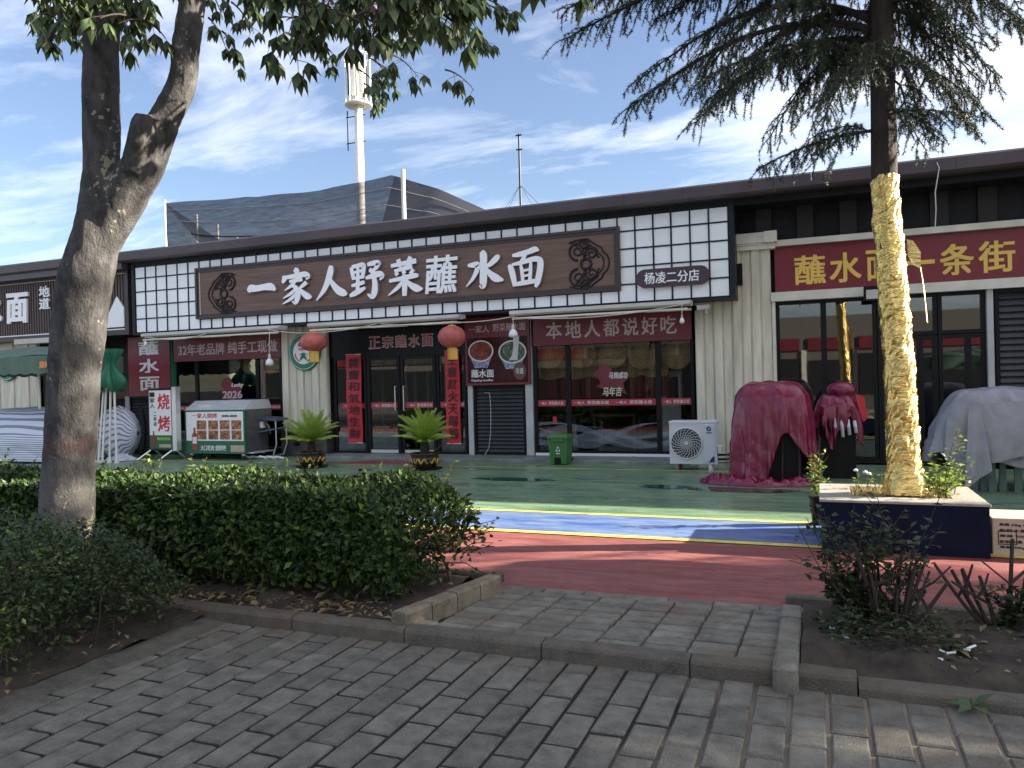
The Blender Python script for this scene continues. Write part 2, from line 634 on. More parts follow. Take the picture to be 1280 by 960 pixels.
M['banner_red'] = mat('banner_red', (0.17, 0.020, 0.030), 0.45, var=0.15, vscale=1.5, coords='World')
M['sign_red'] = mat('sign_red', (0.19, 0.016, 0.028), 0.4, var=0.1, vscale=1.2, coords='World')
M['bright_red'] = mat('bright_red', (0.50, 0.02, 0.035), 0.45, var=0.12, vscale=5, coords='World')
M['sticker_red'] = mat('sticker_red', (0.42, 0.03, 0.055), 0.4)
M['poster_dark'] = mat('poster_dark', (0.05, 0.014, 0.016), 0.25, spec=0.15, var=0.4, vscale=3)
M['dark_purple'] = mat('dark_purple', (0.06, 0.033, 0.045), 0.35)
M['wood'] = mat('wood_panel', (0.150, 0.088, 0.064), 0.5, var=0.28, vscale=3, stretch=(0.35, 1, 9), coords='World', detail=8, bump=0.12, bscale=20)
M['wood_frame'] = mat('wood_frame', (0.045, 0.030, 0.027), 0.45, var=0.2, vscale=4)
M['carve'] = mat('carved_dark', (0.030, 0.024, 0.024), 0.4, spec=0.15)
M['brown_slat'] = mat('brown_slat', (0.075, 0.045, 0.036), 0.5, objvar=0.1)
M['aluminium'] = mat('aluminium', (0.70, 0.70, 0.70), 0.35, metal=0.7)
M['steel'] = mat('stainless_steel', (0.60, 0.62, 0.66), 0.32, metal=0.35, var=0.1, vscale=3, stretch=(1, 1, 8))
M['dark_steel'] = mat('dark_steel', (0.16, 0.16, 0.17), 0.4, metal=0.6, var=0.2)
M['awning'] = mat('awning_white', (0.50, 0.48, 0.43), 0.45, var=0.12, vscale=2, coords='World')
M['lantern'] = mat('lantern_red', (0.62, 0.17, 0.15), 0.5, trans=0.3, var=0.22, vscale=9)
M['gold'] = mat('gold_paint', (0.65, 0.42, 0.08), 0.35, metal=0.3)
M['cable'] = mat('cable_white', (0.55, 0.53, 0.48), 0.6)
M['black'] = mat('black_plastic', (0.012, 0.012, 0.013), 0.45, spec=0.15)
M['rubber'] = mat('rubber', (0.02, 0.02, 0.02), 0.8)
M['ac_white'] = mat('ac_casing', (0.62, 0.63, 0.66), 0.4, var=0.06, vscale=3)
M['ac_dark'] = mat('ac_dark', (0.022, 0.024, 0.027), 0.5, spec=0.2)
M['ac_grille'] = mat('ac_grille', (0.62, 0.63, 0.65), 0.4)
M['navy_print'] = mat('navy_print', (0.02, 0.025, 0.12), 0.4)
M['bin_green'] = mat('bin_green', (0.045, 0.16, 0.035), 0.4, var=0.15, vscale=4)
M['cart_green'] = mat('cart_green', (0.012, 0.12, 0.055), 0.4)
M['print_red'] = mat('print_red', (0.55, 0.02, 0.03), 0.45)
M['emblem_green'] = mat('emblem_green', (0.02, 0.19, 0.11), 0.4)
M['straw'] = mat('straw', (0.58, 0.38, 0.16), 0.8, var=0.35, vscale=30, stretch=(1, 1, 1))
M['rope_red'] = mat('curtain_red', (0.32, 0.035, 0.035), 0.7, objvar=0.3)
M['navy'] = mat('planter_navy', (0.003, 0.007, 0.022), 0.5, spec=0.15, var=0.3, vscale=4, coords='World', bump=0.1)
M['planter_top'] = mat('planter_top', (0.29, 0.265, 0.23), 0.7, var=0.2, vscale=7, coords='World', bump=0.3)
M['carton'] = mat('carton', (0.46, 0.37, 0.27), 0.8, var=0.12, vscale=4)
M['pot_black'] = mat('pot_glaze', (0.035, 0.024, 0.012), 0.25, var=0.5, vscale=14)
M['pot_gold'] = mat('pot_gold', (0.52, 0.32, 0.07), 0.35, metal=0.6)
M['stool'] = mat('stool_plastic', (0.10, 0.155, 0.13), 0.45)
M['bamboo'] = mat('dark_stick', (0.05, 0.035, 0.025), 0.6)
M['netting'] = None
M['pole_white'] = mat('pole_white', (0.72, 0.70, 0.64), 0.45, var=0.12, vscale=1)
M['concrete_pale'] = mat('roof_grey', (0.25, 0.25, 0.25), 0.7, var=0.2)
# plants
M['bark'] = mat('bark', (0.062, 0.059, 0.058), 0.95, var=0.6, vscale=13, bump=1.0, bscale=55, coords='World', stretch=(1, 1, 0.55), detail=9)
M['cedar_bark'] = mat('cedar_bark', (0.045, 0.036, 0.032), 0.95, var=0.5, vscale=12, bump=1.0, bscale=40, stretch=(1, 1, 0.3), detail=8)
M['twig'] = mat('twig', (0.042, 0.032, 0.024), 0.9, var=0.3, vscale=20)
M['hedge_leaf'] = mat('hedge_leaf', (0.032, 0.062, 0.013), 0.45, island=0.6, trans=0.2, spec=0.35)
M['hedge_young'] = mat('hedge_young_leaf', (0.10, 0.15, 0.025), 0.45, island=0.5, trans=0.3, spec=0.35)
M['hedge_dark'] = mat('hedge_inner', (0.04, 0.07, 0.02), 0.6, island=0.4)
M['tree_leaf'] = mat('tree_leaf', (0.055, 0.085, 0.03), 0.45, island=0.4, trans=0.25)
M['needle'] = mat('cedar_needle', (0.040, 0.062, 0.032), 0.6, island=0.4)
M['bush_leaf'] = mat('bush_leaf', (0.032, 0.056, 0.015), 0.5, island=0.5, trans=0.25)
M['weed_leaf'] = mat('weed_leaf', (0.16, 0.24, 0.035), 0.5, island=0.4, trans=0.4)
M['cycad'] = mat('cycad_leaf', (0.32, 0.44, 0.07), 0.38, var=0.3, vscale=3, trans=0.3)
M['cycad_trunk'] = mat('cycad_trunk', (0.05, 0.035, 0.025), 0.9, var=0.5, vscale=25, bump=1.0, bscale=30)
M['dry_leaf'] = mat('dry_leaf', (0.17, 0.125, 0.06), 0.7, island=0.5)
M['grass'] = mat('dry_grass', (0.34, 0.27, 0.11), 0.8, island=0.4, trans=0.3)
M['flower'] = mat('petal', (0.65, 0.08, 0.14), 0.5)


def bark_marks(m):
    """old paint band and pale lichen spots on the street tree's bark"""
    nt = m.node_tree
    b = nt.nodes['Principled BSDF']
    src = b.inputs['Base Color'].links[0].from_socket
    g = nd(nt, 'ShaderNodeNewGeometry').outputs['Position']
    sx = nd(nt, 'ShaderNodeSeparateXYZ')
    nt.links.new(g, sx.inputs[0])
    # pale lower trunk (old limewash)
    n0 = nd(nt, 'ShaderNodeTexNoise', Scale=14.0, Detail=8, Roughness=0.75)
    nt.links.new(g, n0.inputs[0])
    a0 = nd(nt, 'ShaderNodeMath', operation='MULTIPLY_ADD')
    a0.inputs[1].default_value = 0.9
    nt.links.new(n0.outputs['Fac'], a0.inputs[0])
    nt.links.new(sx.outputs['Z'], a0.inputs[2])
    r0 = nd(nt, 'ShaderNodeMapRange')
    r0.inputs['From Min'].default_value = 1.62
    r0.inputs['From Max'].default_value = 1.25
    r0.inputs['To Max'].default_value = 0.55
    nt.links.new(a0.outputs[0], r0.inputs[0])
    m0 = nd(nt, 'ShaderNodeMixRGB')
    m0.inputs[2].default_value = (0.17, 0.16, 0.145, 1)
    nt.links.new(src, m0.inputs[1])
    nt.links.new(r0.outputs[0], m0.inputs[0])
    # red band
    zb = nd(nt, 'ShaderNodeMath', operation='SUBTRACT')
    zb.inputs[1].default_value = 1.12
    nt.links.new(sx.outputs['Z'], zb.inputs[0])
    ab = nd(nt, 'ShaderNodeMath', operation='ABSOLUTE')
    nt.links.new(zb.outputs[0], ab.inputs[0])
    rb = nd(nt, 'ShaderNodeMapRange')
    rb.inputs['From Min'].default_value = 0.075
    rb.inputs['From Max'].default_value = 0.03
    nt.links.new(ab.outputs[0], rb.inputs[0])
    mu = nd(nt, 'ShaderNodeMath', operation='MULTIPLY')
    rn = nd(nt, 'ShaderNodeMapRange')
    rn.inputs['From Min'].default_value = 0.35
    rn.inputs['From Max'].default_value = 0.6
    rn.inputs['To Max'].default_value = 0.6
    nt.links.new(n0.outputs['Fac'], rn.inputs[0])
    nt.links.new(rb.outputs[0], mu.inputs[0])
    nt.links.new(rn.outputs[0], mu.inputs[1])
    m1 = nd(nt, 'ShaderNodeMixRGB')
    m1.inputs[2].default_value = (0.13, 0.045, 0.04, 1)
    nt.links.new(m0.outputs[0], m1.inputs[1])
    nt.links.new(mu.outputs[0], m1.inputs[0])
    # lichen
    n1 = nd(nt, 'ShaderNodeTexNoise', Scale=26.0, Detail=3)
    nt.links.new(g, n1.inputs[0])
    n2 = nd(nt, 'ShaderNodeTexNoise', Scale=3.0, Detail=2)
    nt.links.new(g, n2.inputs[0])
    ml = nd(nt, 'ShaderNodeMath', operation='MULTIPLY')
    nt.links.new(n1.outputs['Fac'], ml.inputs[0])
    nt.links.new(n2.outputs['Fac'], ml.inputs[1])
    rl = nd(nt, 'ShaderNodeMapRange')
    rl.inputs['From Min'].default_value = 0.37
    rl.inputs['From Max'].default_value = 0.41
    rl.inputs['To Max'].default_value = 0.8
    nt.links.new(ml.outputs[0], rl.inputs[0])
    m2 = nd(nt, 'ShaderNodeMixRGB')
    m2.inputs[2].default_value = (0.36, 0.33, 0.23, 1)
    nt.links.new(m1.outputs[0], m2.inputs[1])
    nt.links.new(rl.outputs[0], m2.inputs[0])
    nt.links.new(m2.outputs[0], b.inputs['Base Color'])


bark_marks(M['bark'])


def fabric(name, col, rough=0.35, trans=0.1, coat=0.0, bump=0.5, bscale=9):
    return mat(name, col, rough, var=0.15, vscale=4, bump=bump, bscale=bscale, trans=trans, coat=coat, spec=0.6)


def creased(m, scale, strength=0.6):
    """sharp packing creases and pulled folds in sheet material"""
    nt = m.node_tree
    b = nt.nodes['Principled BSDF']
    t = nd(nt, 'ShaderNodeTexCoord')
    n = nd(nt, 'ShaderNodeTexNoise', Scale=2.5, Detail=2)
    nt.links.new(t.outputs['Object'], n.inputs[0])
    va = nd(nt, 'ShaderNodeVectorMath', operation='MULTIPLY_ADD')
    va.inputs[1].default_value = (.35, .35, .35)
    nt.links.new(n.outputs['Color'], va.inputs[0])
    nt.links.new(t.outputs['Object'], va.inputs[2])
    mp = nd(nt, 'ShaderNodeMapping')
    mp.inputs['Scale'].default_value = scale
    nt.links.new(va.outputs[0], mp.inputs[0])
    v = nd(nt, 'ShaderNodeTexVoronoi', feature='DISTANCE_TO_EDGE')
    v.inputs['Scale'].default_value = 1.0
    nt.links.new(mp.outputs[0], v.inputs['Vector'])
    mr = nd(nt, 'ShaderNodeMapRange')
    mr.inputs['From Max'].default_value = 0.22
    nt.links.new(v.outputs['Distance'], mr.inputs[0])
    bp = nd(nt, 'ShaderNodeBump', Strength=strength, Distance=0.02)
    nt.links.new(mr.outputs[0], bp.inputs['Height'])
    old = b.inputs['Normal'].links[0].from_socket
    nt.links.new(old, bp.inputs['Normal'])
    nt.links.new(bp.outputs[0], b.inputs['Normal'])


M['red_tarp'] = fabric('red_tarp', (0.21, 0.004, 0.045), 0.26, 0.12, 0.35)
M['red_tarp_in'] = fabric('red_tarp_lining', (0.05, 0.012, 0.016), 0.6, 0.0)
M['grey_tarp'] = fabric('grey_tarp', (0.26, 0.26, 0.30), 0.36, 0.05)
creased(M['red_tarp'], (4.5, 4.5, 1.0), .28)
creased(M['grey_tarp'], (3, 3, 1.4), .3)
M['green_fabric'] = fabric('green_fabric', (0.02, 0.16, 0.09), 0.6, 0.2)
M['parasol_green'] = fabric('parasol_green', (0.10, 0.165, 0.13), 0.7, 0.15)


def stripe_mat(name, freq, c1, c2):
    m = mat(name, c1, 0.4, bump=0.4, bscale=8)
    nt = m.node_tree
    b = nt.nodes['Principled BSDF']
    uv = nd(nt, 'ShaderNodeUVMap')
    sx = nd(nt, 'ShaderNodeSeparateXYZ')
    nt.links.new(uv.outputs[0], sx.inputs[0])
    nz = nd(nt, 'ShaderNodeTexNoise', Scale=3.0, Detail=2)
    nt.links.new(uv.outputs[0], nz.inputs[0])
    ma = nd(nt, 'ShaderNodeMath', operation='MULTIPLY_ADD')
    nt.links.new(nz.outputs['Fac'], ma.inputs[0])
    ma.inputs[1].default_value = 0.11
    nt.links.new(sx.outputs['Y'], ma.inputs[2])
    mu = nd(nt, 'ShaderNodeMath', operation='MULTIPLY')
    nt.links.new(ma.outputs[0], mu.inputs[0])
    mu.inputs[1].default_value = freq
    fr = nd(nt, 'ShaderNodeMath', operation='FRACT')
    nt.links.new(mu.outputs[0], fr.inputs[0])
    gt = nd(nt, 'ShaderNodeMath', operation='GREATER_THAN')
    nt.links.new(fr.outputs[0], gt.inputs[0])
    gt.inputs[1].default_value = 0.62
    mx = nd(nt, 'ShaderNodeMixRGB')
    mx.inputs[1].default_value = (*c1, 1)
    mx.inputs[2].default_value = (*c2, 1)
    nt.links.new(gt.outputs[0], mx.inputs[0])
    nt.links.new(mx.outputs[0], b.inputs['Base Color'])
    return m


M['striped_tarp'] = stripe_mat('striped_tarp', 24, (0.66, 0.66, 0.70), (0.17, 0.22, 0.40))


def net_mat():
    m = bpy.data.materials.new('shade_net')
    m.use_nodes = True
    nt = m.node_tree
    b = nt.nodes['Principled BSDF']
    b.inputs['Base Color'].default_value = (0.042, 0.043, 0.055, 1)
    b.inputs['Roughness'].default_value = 0.8
    t = nd(nt, 'ShaderNodeBsdfTransparent')
    ms = nd(nt, 'ShaderNodeMixShader')
    g = nd(nt, 'ShaderNodeNewGeometry').outputs['Position']
    mp = nd(nt, 'ShaderNodeMapping')
    mp.inputs['Scale'].default_value = (0.8, 0.8, 5.0)
    mp.inputs['Rotation'].default_value = (0, 0.35, 0)
    nt.links.new(g, mp.inputs[0])
    nz = nd(nt, 'ShaderNodeTexNoise', Scale=2.6, Detail=6, Roughness=0.7)
    nt.links.new(mp.outputs[0], nz.inputs[0])
    rp = nd(nt, 'ShaderNodeMapRange')
    rp.inputs['From Min'].default_value = 0.3
    rp.inputs['From Max'].default_value = 0.7
    rp.inputs['To Min'].default_value = 0.80
    rp.inputs['To Max'].default_value = 0.95
    nt.links.new(nz.outputs['Fac'], rp.inputs[0])
    nt.links.new(rp.outputs[0], ms.inputs[0])
    nt.links.new(t.outputs[0], ms.inputs[1])
    nt.links.new(b.outputs[0], ms.inputs[2])
    nt.links.new(ms.outputs[0], nt.nodes['Material Output'].inputs[0])
    return m


M['netting'] = net_mat()


def foil_mat():
    m = mat('gold_foil', (0.78, 0.56, 0.19), 0.2, metal=0.95)
    nt = m.node_tree
    b = nt.nodes['Principled BSDF']
    t = nd(nt, 'ShaderNodeTexCoord')
    mp = nd(nt, 'ShaderNodeMapping')
    mp.inputs['Rotation'].default_value = (0.9, 0.6, 0)
    mp.inputs['Scale'].default_value = (5, 5, 17)
    nt.links.new(t.outputs['Object'], mp.inputs[0])
    n = nd(nt, 'ShaderNodeTexNoise', Scale=1.0, Detail=5, Roughness=0.6, Distortion=1.2)
    nt.links.new(mp.outputs[0], n.inputs[0])
    bp = nd(nt, 'ShaderNodeBump', Strength=0.5, Distance=0.03)
    nt.links.new(n.outputs['Fac'], bp.inputs['Height'])
    nt.links.new(bp.outputs[0], b.inputs['Normal'])
    return m


M['foil'] = foil_mat()


def blob_print(name, cols, scale, rough=0.4):
    m = mat(name, cols[0], rough)
    nt = m.node_tree
    b = nt.nodes['Principled BSDF']
    t = nd(nt, 'ShaderNodeTexCoord')
    oi = nd(nt, 'ShaderNodeObjectInfo')
    va = nd(nt, 'ShaderNodeVectorMath', operation='ADD')
    sc = nd(nt, 'ShaderNodeVectorMath', operation='SCALE')
    sc.inputs['Scale'].default_value = 50
    cb = nd(nt, 'ShaderNodeCombineXYZ')
    for i in range(3):
        nt.links.new(oi.outputs['Random'], cb.inputs[i])
    nt.links.new(cb.outputs[0], sc.inputs[0])
    nt.links.new(t.outputs['Object'], va.inputs[0])
    nt.links.new(sc.outputs[0], va.inputs[1])
    n = nd(nt, 'ShaderNodeTexNoise', Scale=scale, Detail=3, Distortion=1.5)
    nt.links.new(va.outputs[0], n.inputs[0])
    cr_ = nd(nt, 'ShaderNodeValToRGB')
    e = cr_.color_ramp.elements
    e[0].position, e[1].position = 0.3, 0.72
    e[0].color, e[1].color = (*cols[0], 1), (*cols[-1], 1)
    for i, c in enumerate(cols[1:-1]):
        k = e.new(0.3 + 0.42 * (i + 1) / (len(cols) - 1))
        k.color = (*c, 1)
    nt.links.new(n.outputs['Fac'], cr_.inputs[0])
    nt.links.new(cr_.outputs[0], b.inputs['Base Color'])
    return m


M['food'] = blob_print('food_print', [(0.02, 0.015, 0.012), (0.16, 0.05, 0.02), (0.42, 0.17, 0.06), (0.62, 0.42, 0.22)], 16)
M['soup'] = blob_print('soup_print', [(0.04, 0.01, 0.008), (0.22, 0.03, 0.015), (0.35, 0.10, 0.03)], 14)
M['greens'] = blob_print('greens_print', [(0.015, 0.02, 0.018), (0.04, 0.09, 0.04), (0.30, 0.34, 0.28)], 12)
M['blue_china'] = blob_print('china_print', [(0.55, 0.57, 0.62), (0.20, 0.24, 0.40), (0.04, 0.06, 0.20)], 22)

# ------------------------------------------------------------------ text
_TXT = {}


def glyph_mesh(s, bold, ext, shear, res):
    key = (s, bold, ext, shear, res)
    if key in _TXT:
        return _TXT[key]
    cu = bpy.data.curves.new('lettering', 'FONT')
    cu.body = s
    cu.size = 1.0
    cu.resolution_u = res
    cu.offset = bold
    cu.extrude = ext
    cu.shear = shear
    o = bpy.data.objects.new('lettering', cu)
    COL.objects.link(o)
    dg = bpy.context.evaluated_depsgraph_get()
    me = bpy.data.meshes.new_from_object(o.evaluated_get(dg))
    COL.objects.unlink(o)
    bpy.data.objects.remove(o)
    co = np.zeros(len(me.vertices) * 3, dtype=np.float32)
    me.vertices.foreach_get('co', co)
    co = co.reshape(-1, 3)
    fs = [tuple(p.vertices) for p in me.polygons]
    bpy.data.meshes.remove(me)
    _TXT[key] = (co, fs)
    return co, fs


def text(s, x0, x1, z0, z1, y, material, parent, thick=0.003, bold=0.02, name='lettering', shear=0.0, res=3, warp=None, side=None, keep=False):
    """lettering on a plane facing -Y, fitted to a box; its front lies at y - thick"""
    co, fs = glyph_mesh(s, 0.0, 0.5, shear, res)
    if len(co) == 0:
        return None
    stag = np.zeros(len(co))
    if bold > 0:
        n0, cs, ff = len(co), [], []
        stag = []
        for k_, (dx_, dz_) in enumerate(((-1, -.7), (1, -.7), (-1, .7), (1, .7))):
            cs.append(co + np.array([dx_ * bold * 1.3, dz_ * bold * 1.3, 0], dtype=np.float32))
            ff += [tuple(i_ + n0 * k_ for i_ in p_) for p_ in fs]
            stag.append(np.full(n0, k_ * .0006))
        co, fs, stag = np.concatenate(cs), ff, np.concatenate(stag)
    c = co.copy()
    mn, mx = c.min(0), c.max(0)
    sx = (x1 - x0) / max(mx[0] - mn[0], 1e-6)
    sz = (z1 - z0) / max(mx[1] - mn[1], 1e-6)
    if keep:
        sx = sz = min(sx, sz)
    X = x0 + (c[:, 0] - mn[0]) * sx
    Z = z0 + (c[:, 1] - mn[1]) * sz
    if keep:
        X += ((x1 - x0) - (mx[0] - mn[0]) * sx) / 2
        Z += ((z1 - z0) - (mx[1] - mn[1]) * sz) / 2
    if warp:
        X, Z = warp(X, Z)
    Y = np.where(c[:, 2] > 0, y - thick - stag, y)
    me = bpy.data.meshes.new(name)
    me.from_pydata(np.stack([X, Y, Z], 1).tolist(), [], fs)
    me.materials.append(material)
    if side:
        me.materials.append(side)
        me.polygons.foreach_set('material_index', [0 if max(float(c[i, 2]) for i in p) == min(float(c[i, 2]) for i in p) else 1 for p in fs])
    return put(bpy.data.objects.new(name, me), parent)


def vtext(s, x0, x1, z0, z1, y, material, parent, **kw):
    n = len(s)
    h = (z1 - z0) / n
    return [text(ch, x0, x1, z1 - (k + 1) * h + h * 0.09, z1 - k * h - h * 0.09, y, material, parent, **kw) for k, ch in enumerate(s)]

# ================================================================== THE SETTING
b = MB()
b.quad((-400, -300, -0.03), (400, -300, -0.03), (400, 900, -0.03), (-400, 900, -0.03))
structure(b.build('ground', M['asphalt']))
PX0, PX1 = -45, 40


def strip(name, y0, y1, z, m, x0=PX0, x1=PX1):
    q = MB()
    n = 40
    for i in range(n):
        a, c = x0 + (x1 - x0) * i / n, x0 + (x1 - x0) * (i + 1) / n
        q.quad((a, y0, z), (c, y0, z), (c, y1, z), (a, y1, z))
    return structure(q.build(name, m))


strip('green_forecourt', 8.10, 13.6, 0.0, M['green_paint'])
strip('red_forecourt', 5.0, 7.30, 0.0, M['red_paint'])
strip('blue_stripe', 7.06, 8.24, 0.004, M['blue_paint'])
strip('yellow_line', 7.05, 7.16, 0.008, M['yellow_paint'])
strip('yellow_line', 8.16, 8.255, 0.008, M['yellow_paint'])
strip('yellow_line', 12.31, 12.38, 0.004, M['pale_yellow_paint'])

# damp puddles in front of the window
for cx, cy, rx, ry, sd in [(-4.3, 10.85, 0.62, 0.16, 1), (-1.95, 10.5, 0.36, 0.17, 2), (-0.95, 10.4, 0.75, 0.2, 3), (-7.3, 12.7, 0.5, 0.12, 4)]:
    pts = []
    for k in range(28):
        a = 2 * PI * k / 28
        r = 1 + 0.3 * mnoise.noise(Vector((math.cos(a) * 1.5 + sd * 7, math.sin(a) * 1.5, sd)))
        pts.append((cx + rx * r * math.cos(a), cy + ry * r * math.sin(a), 0.005))
    q = MB()
    q.add(pts, [tuple(range(28))])
    structure(q.build('puddle', M['puddle']))

# step along the shopfront
q = MB()
q.cbox(-9.6, -2.02, 13.12, 13.88, -0.02, 0.062, 0.012)
structure(q.build('step', M['step']))
q = MB()
q.quad((-9.0, 12.42, 0.006), (-6.9, 12.42, 0.006), (-6.6, 13.1, 0.006), (-8.2, 13.1, 0.006))
tag(q.build('door_mat', M['red_paint']), 'flat reddish brown mat on the green ground before the glass doors', 'mat')

# ---------------------------------------------------------------- sidewalk of pavers
sw = MB()
sw.box(-30, 30, -6, 3.885, -0.09, -0.012)
sidewalk = structure(sw.build('sidewalk', M['grout']))


def paver_mesh(w, l, h, seed, m):
    rr = random.Random(seed)
    c = 0.008
    q = MB()
    j = lambda: rr.uniform(-0.002, 0.002)
    x, y = w / 2, l / 2
    vs = []
    for (s, d, z) in ((0, 0, -h), (0, 0, -c), (c, c, 0)):
        for sx_, sy_ in ((-1, -1), (1, -1), (1, 1), (-1, 1)):
            vs.append((sx_ * (x - d) + j(), sy_ * (y - d) + j(), z))
    fs = [(8, 9, 10, 11)]
    for k in range(2):
        for i in range(4):
            i2 = (i + 1) % 4
            fs.append((k * 4 + i, k * 4 + i2, k * 4 + 4 + i2, k * 4 + 4 + i))
    q.add(vs, fs)
    return q.mesh('paver', m)


PW, PL = 0.159, 0.305
pav = [paver_mesh(PW - 0.017, PL - 0.025, 0.05, s, M['paver']) for s in range(5)]
half = [paver_mesh(PW - 0.017, PL / 2 - 0.020, 0.05, s, M['paver']) for s in range(2)]
n_obj = 0
rest = MB()
cells = []
for i in range(-70, 60):
    x = -0.302 + PW * (i + 0.5)
    off = 0.0 if i % 2 else PL / 2
    for k in range(0, 30):
        y1 = 3.605 + off - PL * k
        y0 = y1 - PL
        cells.append((x, y0, y1))
    cells.append((x, 3.605 + off, 3.605 + off + PL))
rr = random.Random(3)
view = []
for (x, y0, y1) in cells:
    y1c = min(y1, 3.88)
    if y1c - y0 < 0.05:
        continue
    # inside the photograph's view?
    p = Vector((x, (y0 + y1c) / 2, 0)) - Vector((0, 0, CAM_H))
    w_ = p.dot(_F)
    seen = False
    if w_ > 0.5:
        u = 640 + FPX * p.dot(_R) / w_
        v = 480 - FPX * p.dot(_U) / w_
        seen = -40 < u < 1320 and v < 1000
    if x < -3.72 and y0 > 1.6:
        continue                                                     # planting bed of the street tree
    view.append((seen, w_ if w_ > 0 else 99, x, y0, y1c))
view.sort(key=lambda q: (not q[0], q[1]))
for n, (seen, w_, x, y0, y1c) in enumerate(view):
    if seen and n < 298:
        full = y1c - y0 > PL * 0.9
        o = bpy.data.objects.new('paver', (pav if full else half)[rr.randrange(5 if full else 2)])
        put(o, sidewalk)
        o.location = (x + rr.uniform(-0.0015, 0.0015), (y0 + y1c) / 2 + rr.uniform(-0.003, 0.003), rr.uniform(-0.003, 0.003))
        o.rotation_euler = (rr.uniform(-0.009, 0.009), rr.uniform(-0.012, 0.012), rr.uniform(-0.008, 0.008))
        if not full:
            o.scale = (1, (y1c - y0 - 0.01) / (PL / 2 - 0.01), 1)
    elif abs(x) < 6 and y0 > -2.5:
        rest.box(x - PW / 2 + 0.004, x + PW / 2 - 0.004, y0 + 0.005, y1c - 0.005, -0.05, rr.uniform(-0.003, 0.003))
stuff(rest.build('paver_field', M['paver'], sidewalk))

# ---------------------------------------------------------------- kerbs
kerb = MB()
kerb.box(-12, 8, 3.90, 3.985, -0.06, -0.03)
kerb = structure(kerb.build('kerb', M['kerb']))
xs = [-12.0, -11.2, -10.4, -9.6, -8.8, -8.0, -7.2, -6.4, -5.6, -4.8, -3.92, -3.04, -2.25, -1.41, -0.62, 0.15, 0.95, 1.75, 2.55, 3.35]
for a, c in zip(xs[:-1], xs[1:]):
    q = MB()
    nseg = 8
    zt = 0.082 if a < 0 else 0.052
    prof = [(3.884, -0.05), (3.886, zt - 0.022), (3.896, zt - 0.006), (3.912, zt), (3.996, zt), (4.004, zt - 0.01), (4.004, -0.05)]
    vs, fs = [], []
    for i in range(nseg + 1):
        x = a + 0.004 + (c - a - 0.008) * i / nseg
        for k, (y, z) in enumerate(prof):
            w_ = 0.004 * mnoise.noise(Vector((x * 6, k * 2.3, 1.7)))
            vs.append((x, y + w_, z + w_ * (1 if k in (1, 2, 3, 4, 5) else 0)))
    m_ = len(prof)
    for i in range(nseg):
        for k in range(m_ - 1):
            fs.append((i * m_ + k, (i + 1) * m_ + k, (i + 1) * m_ + k + 1, i * m_ + k + 1))
    fs.append(tuple(range(m_)))
    fs.append(tuple(nseg * m_ + k for k in range(m_ - 1, -1, -1)))
    q.add(vs, fs)
    q.build('kerb_stone', M['kerb'], kerb)

# ---------------------------------------------------------------- brick apron between the beds
ap = MB()


def apz(y):
    return 0.066 - 0.04 * (y - 4.0)


ap.quad((-2.32, 4.0, 0.035), (-0.1, 4.0, 0.035), (-0.1, 5.10, 0.0), (-2.32, 5.10, 0.0))
apron = structure(ap.build('driveway_apron', M['grout']))
bm_ = [paver_mesh(0.2360, 0.106, 0.035, 20 + s, M['brick']) for s in range(4)]
bx0 = -0.665
rows = 8
for r in range(rows):
    y = 4.075 + r * 0.131
    for c in range(-8, 4):
        x = bx0 + 0.246 * (c + 0.5) + 0.02 * (y - 4)
        xl = -2.30 + 0.215 * (y - 3.95)
        if x - 0.12 < xl - 0.13 or x + 0.12 > -0.10:
            continue
        o = bpy.data.objects.new('brick', bm_[rr.randrange(4)])
        put(o, apron)
        o.location = (x + rr.uniform(-.003, .003), y + rr.uniform(-.003, .003), apz(y) + rr.uniform(-.003, .003))
        o.rotation_euler = (rr.uniform(-.01, .01) - 0.04, rr.uniform(-.008, .008), rr.uniform(-.012, .012))
em_ = [paver_mesh(0.285, 0.10, 0.05, 40 + s, M['brick']) for s in range(3)]
for c in range(8):
    o = bpy.data.objects.new('edging_brick', em_[rr.randrange(3)])
    put(o, apron)
    o.location = (-1.97 + c * 0.292, 5.12 + rr.uniform(-.006, .006), 0.018 + rr.uniform(-.004, .004))
    o.rotation_euler = (0, 0, rr.uniform(-.02, .02))

# raised stones along the apron's left side
sk = MB()
sk.box(-2.3, -2.2, 3.96, 4.0, -0.05, 0.0)
side_kerb = structure(sk.build('side_kerb', M['kerb_tan']))
p0, p1 = Vector((-2.325, 3.95, 0)), Vector((-2.115, 4.93, 0))
for k in range(4):
    a, c = p0.lerp(p1, k / 4 + 0.005), p0.lerp(p1, (k + 1) / 4 - 0.005)
    d = (c - a)
    nrm = Vector((-d.y, d.x, 0)).normalized() * 0.055
    q = MB()
    pts = [a + nrm, a - nrm, c - nrm, c + nrm]
    ct = 0.008
    top = [a + nrm * .8 + d * .01, a - nrm * .8 + d * .01, c - nrm * .8 - d * .01, c + nrm * .8 - d * .01]
    z = 0.150 + rr.uniform(-.006, .006)
    vs = [(p.x, p.y, -0.04) for p in pts] + [(p.x, p.y, z - 0.014) for p in pts] + [(p.x, p.y, z) for p in top]
    fs = [(8, 9, 10, 11)] + [(g * 4 + i, g * 4 + (i + 1) % 4, g * 4 + 4 + (i + 1) % 4, g * 4 + 4 + i) for g in range(2) for i in range(4)]
    q.add(vs, fs)
    q.build('kerb_stone', M['kerb_tan'], side_kerb)
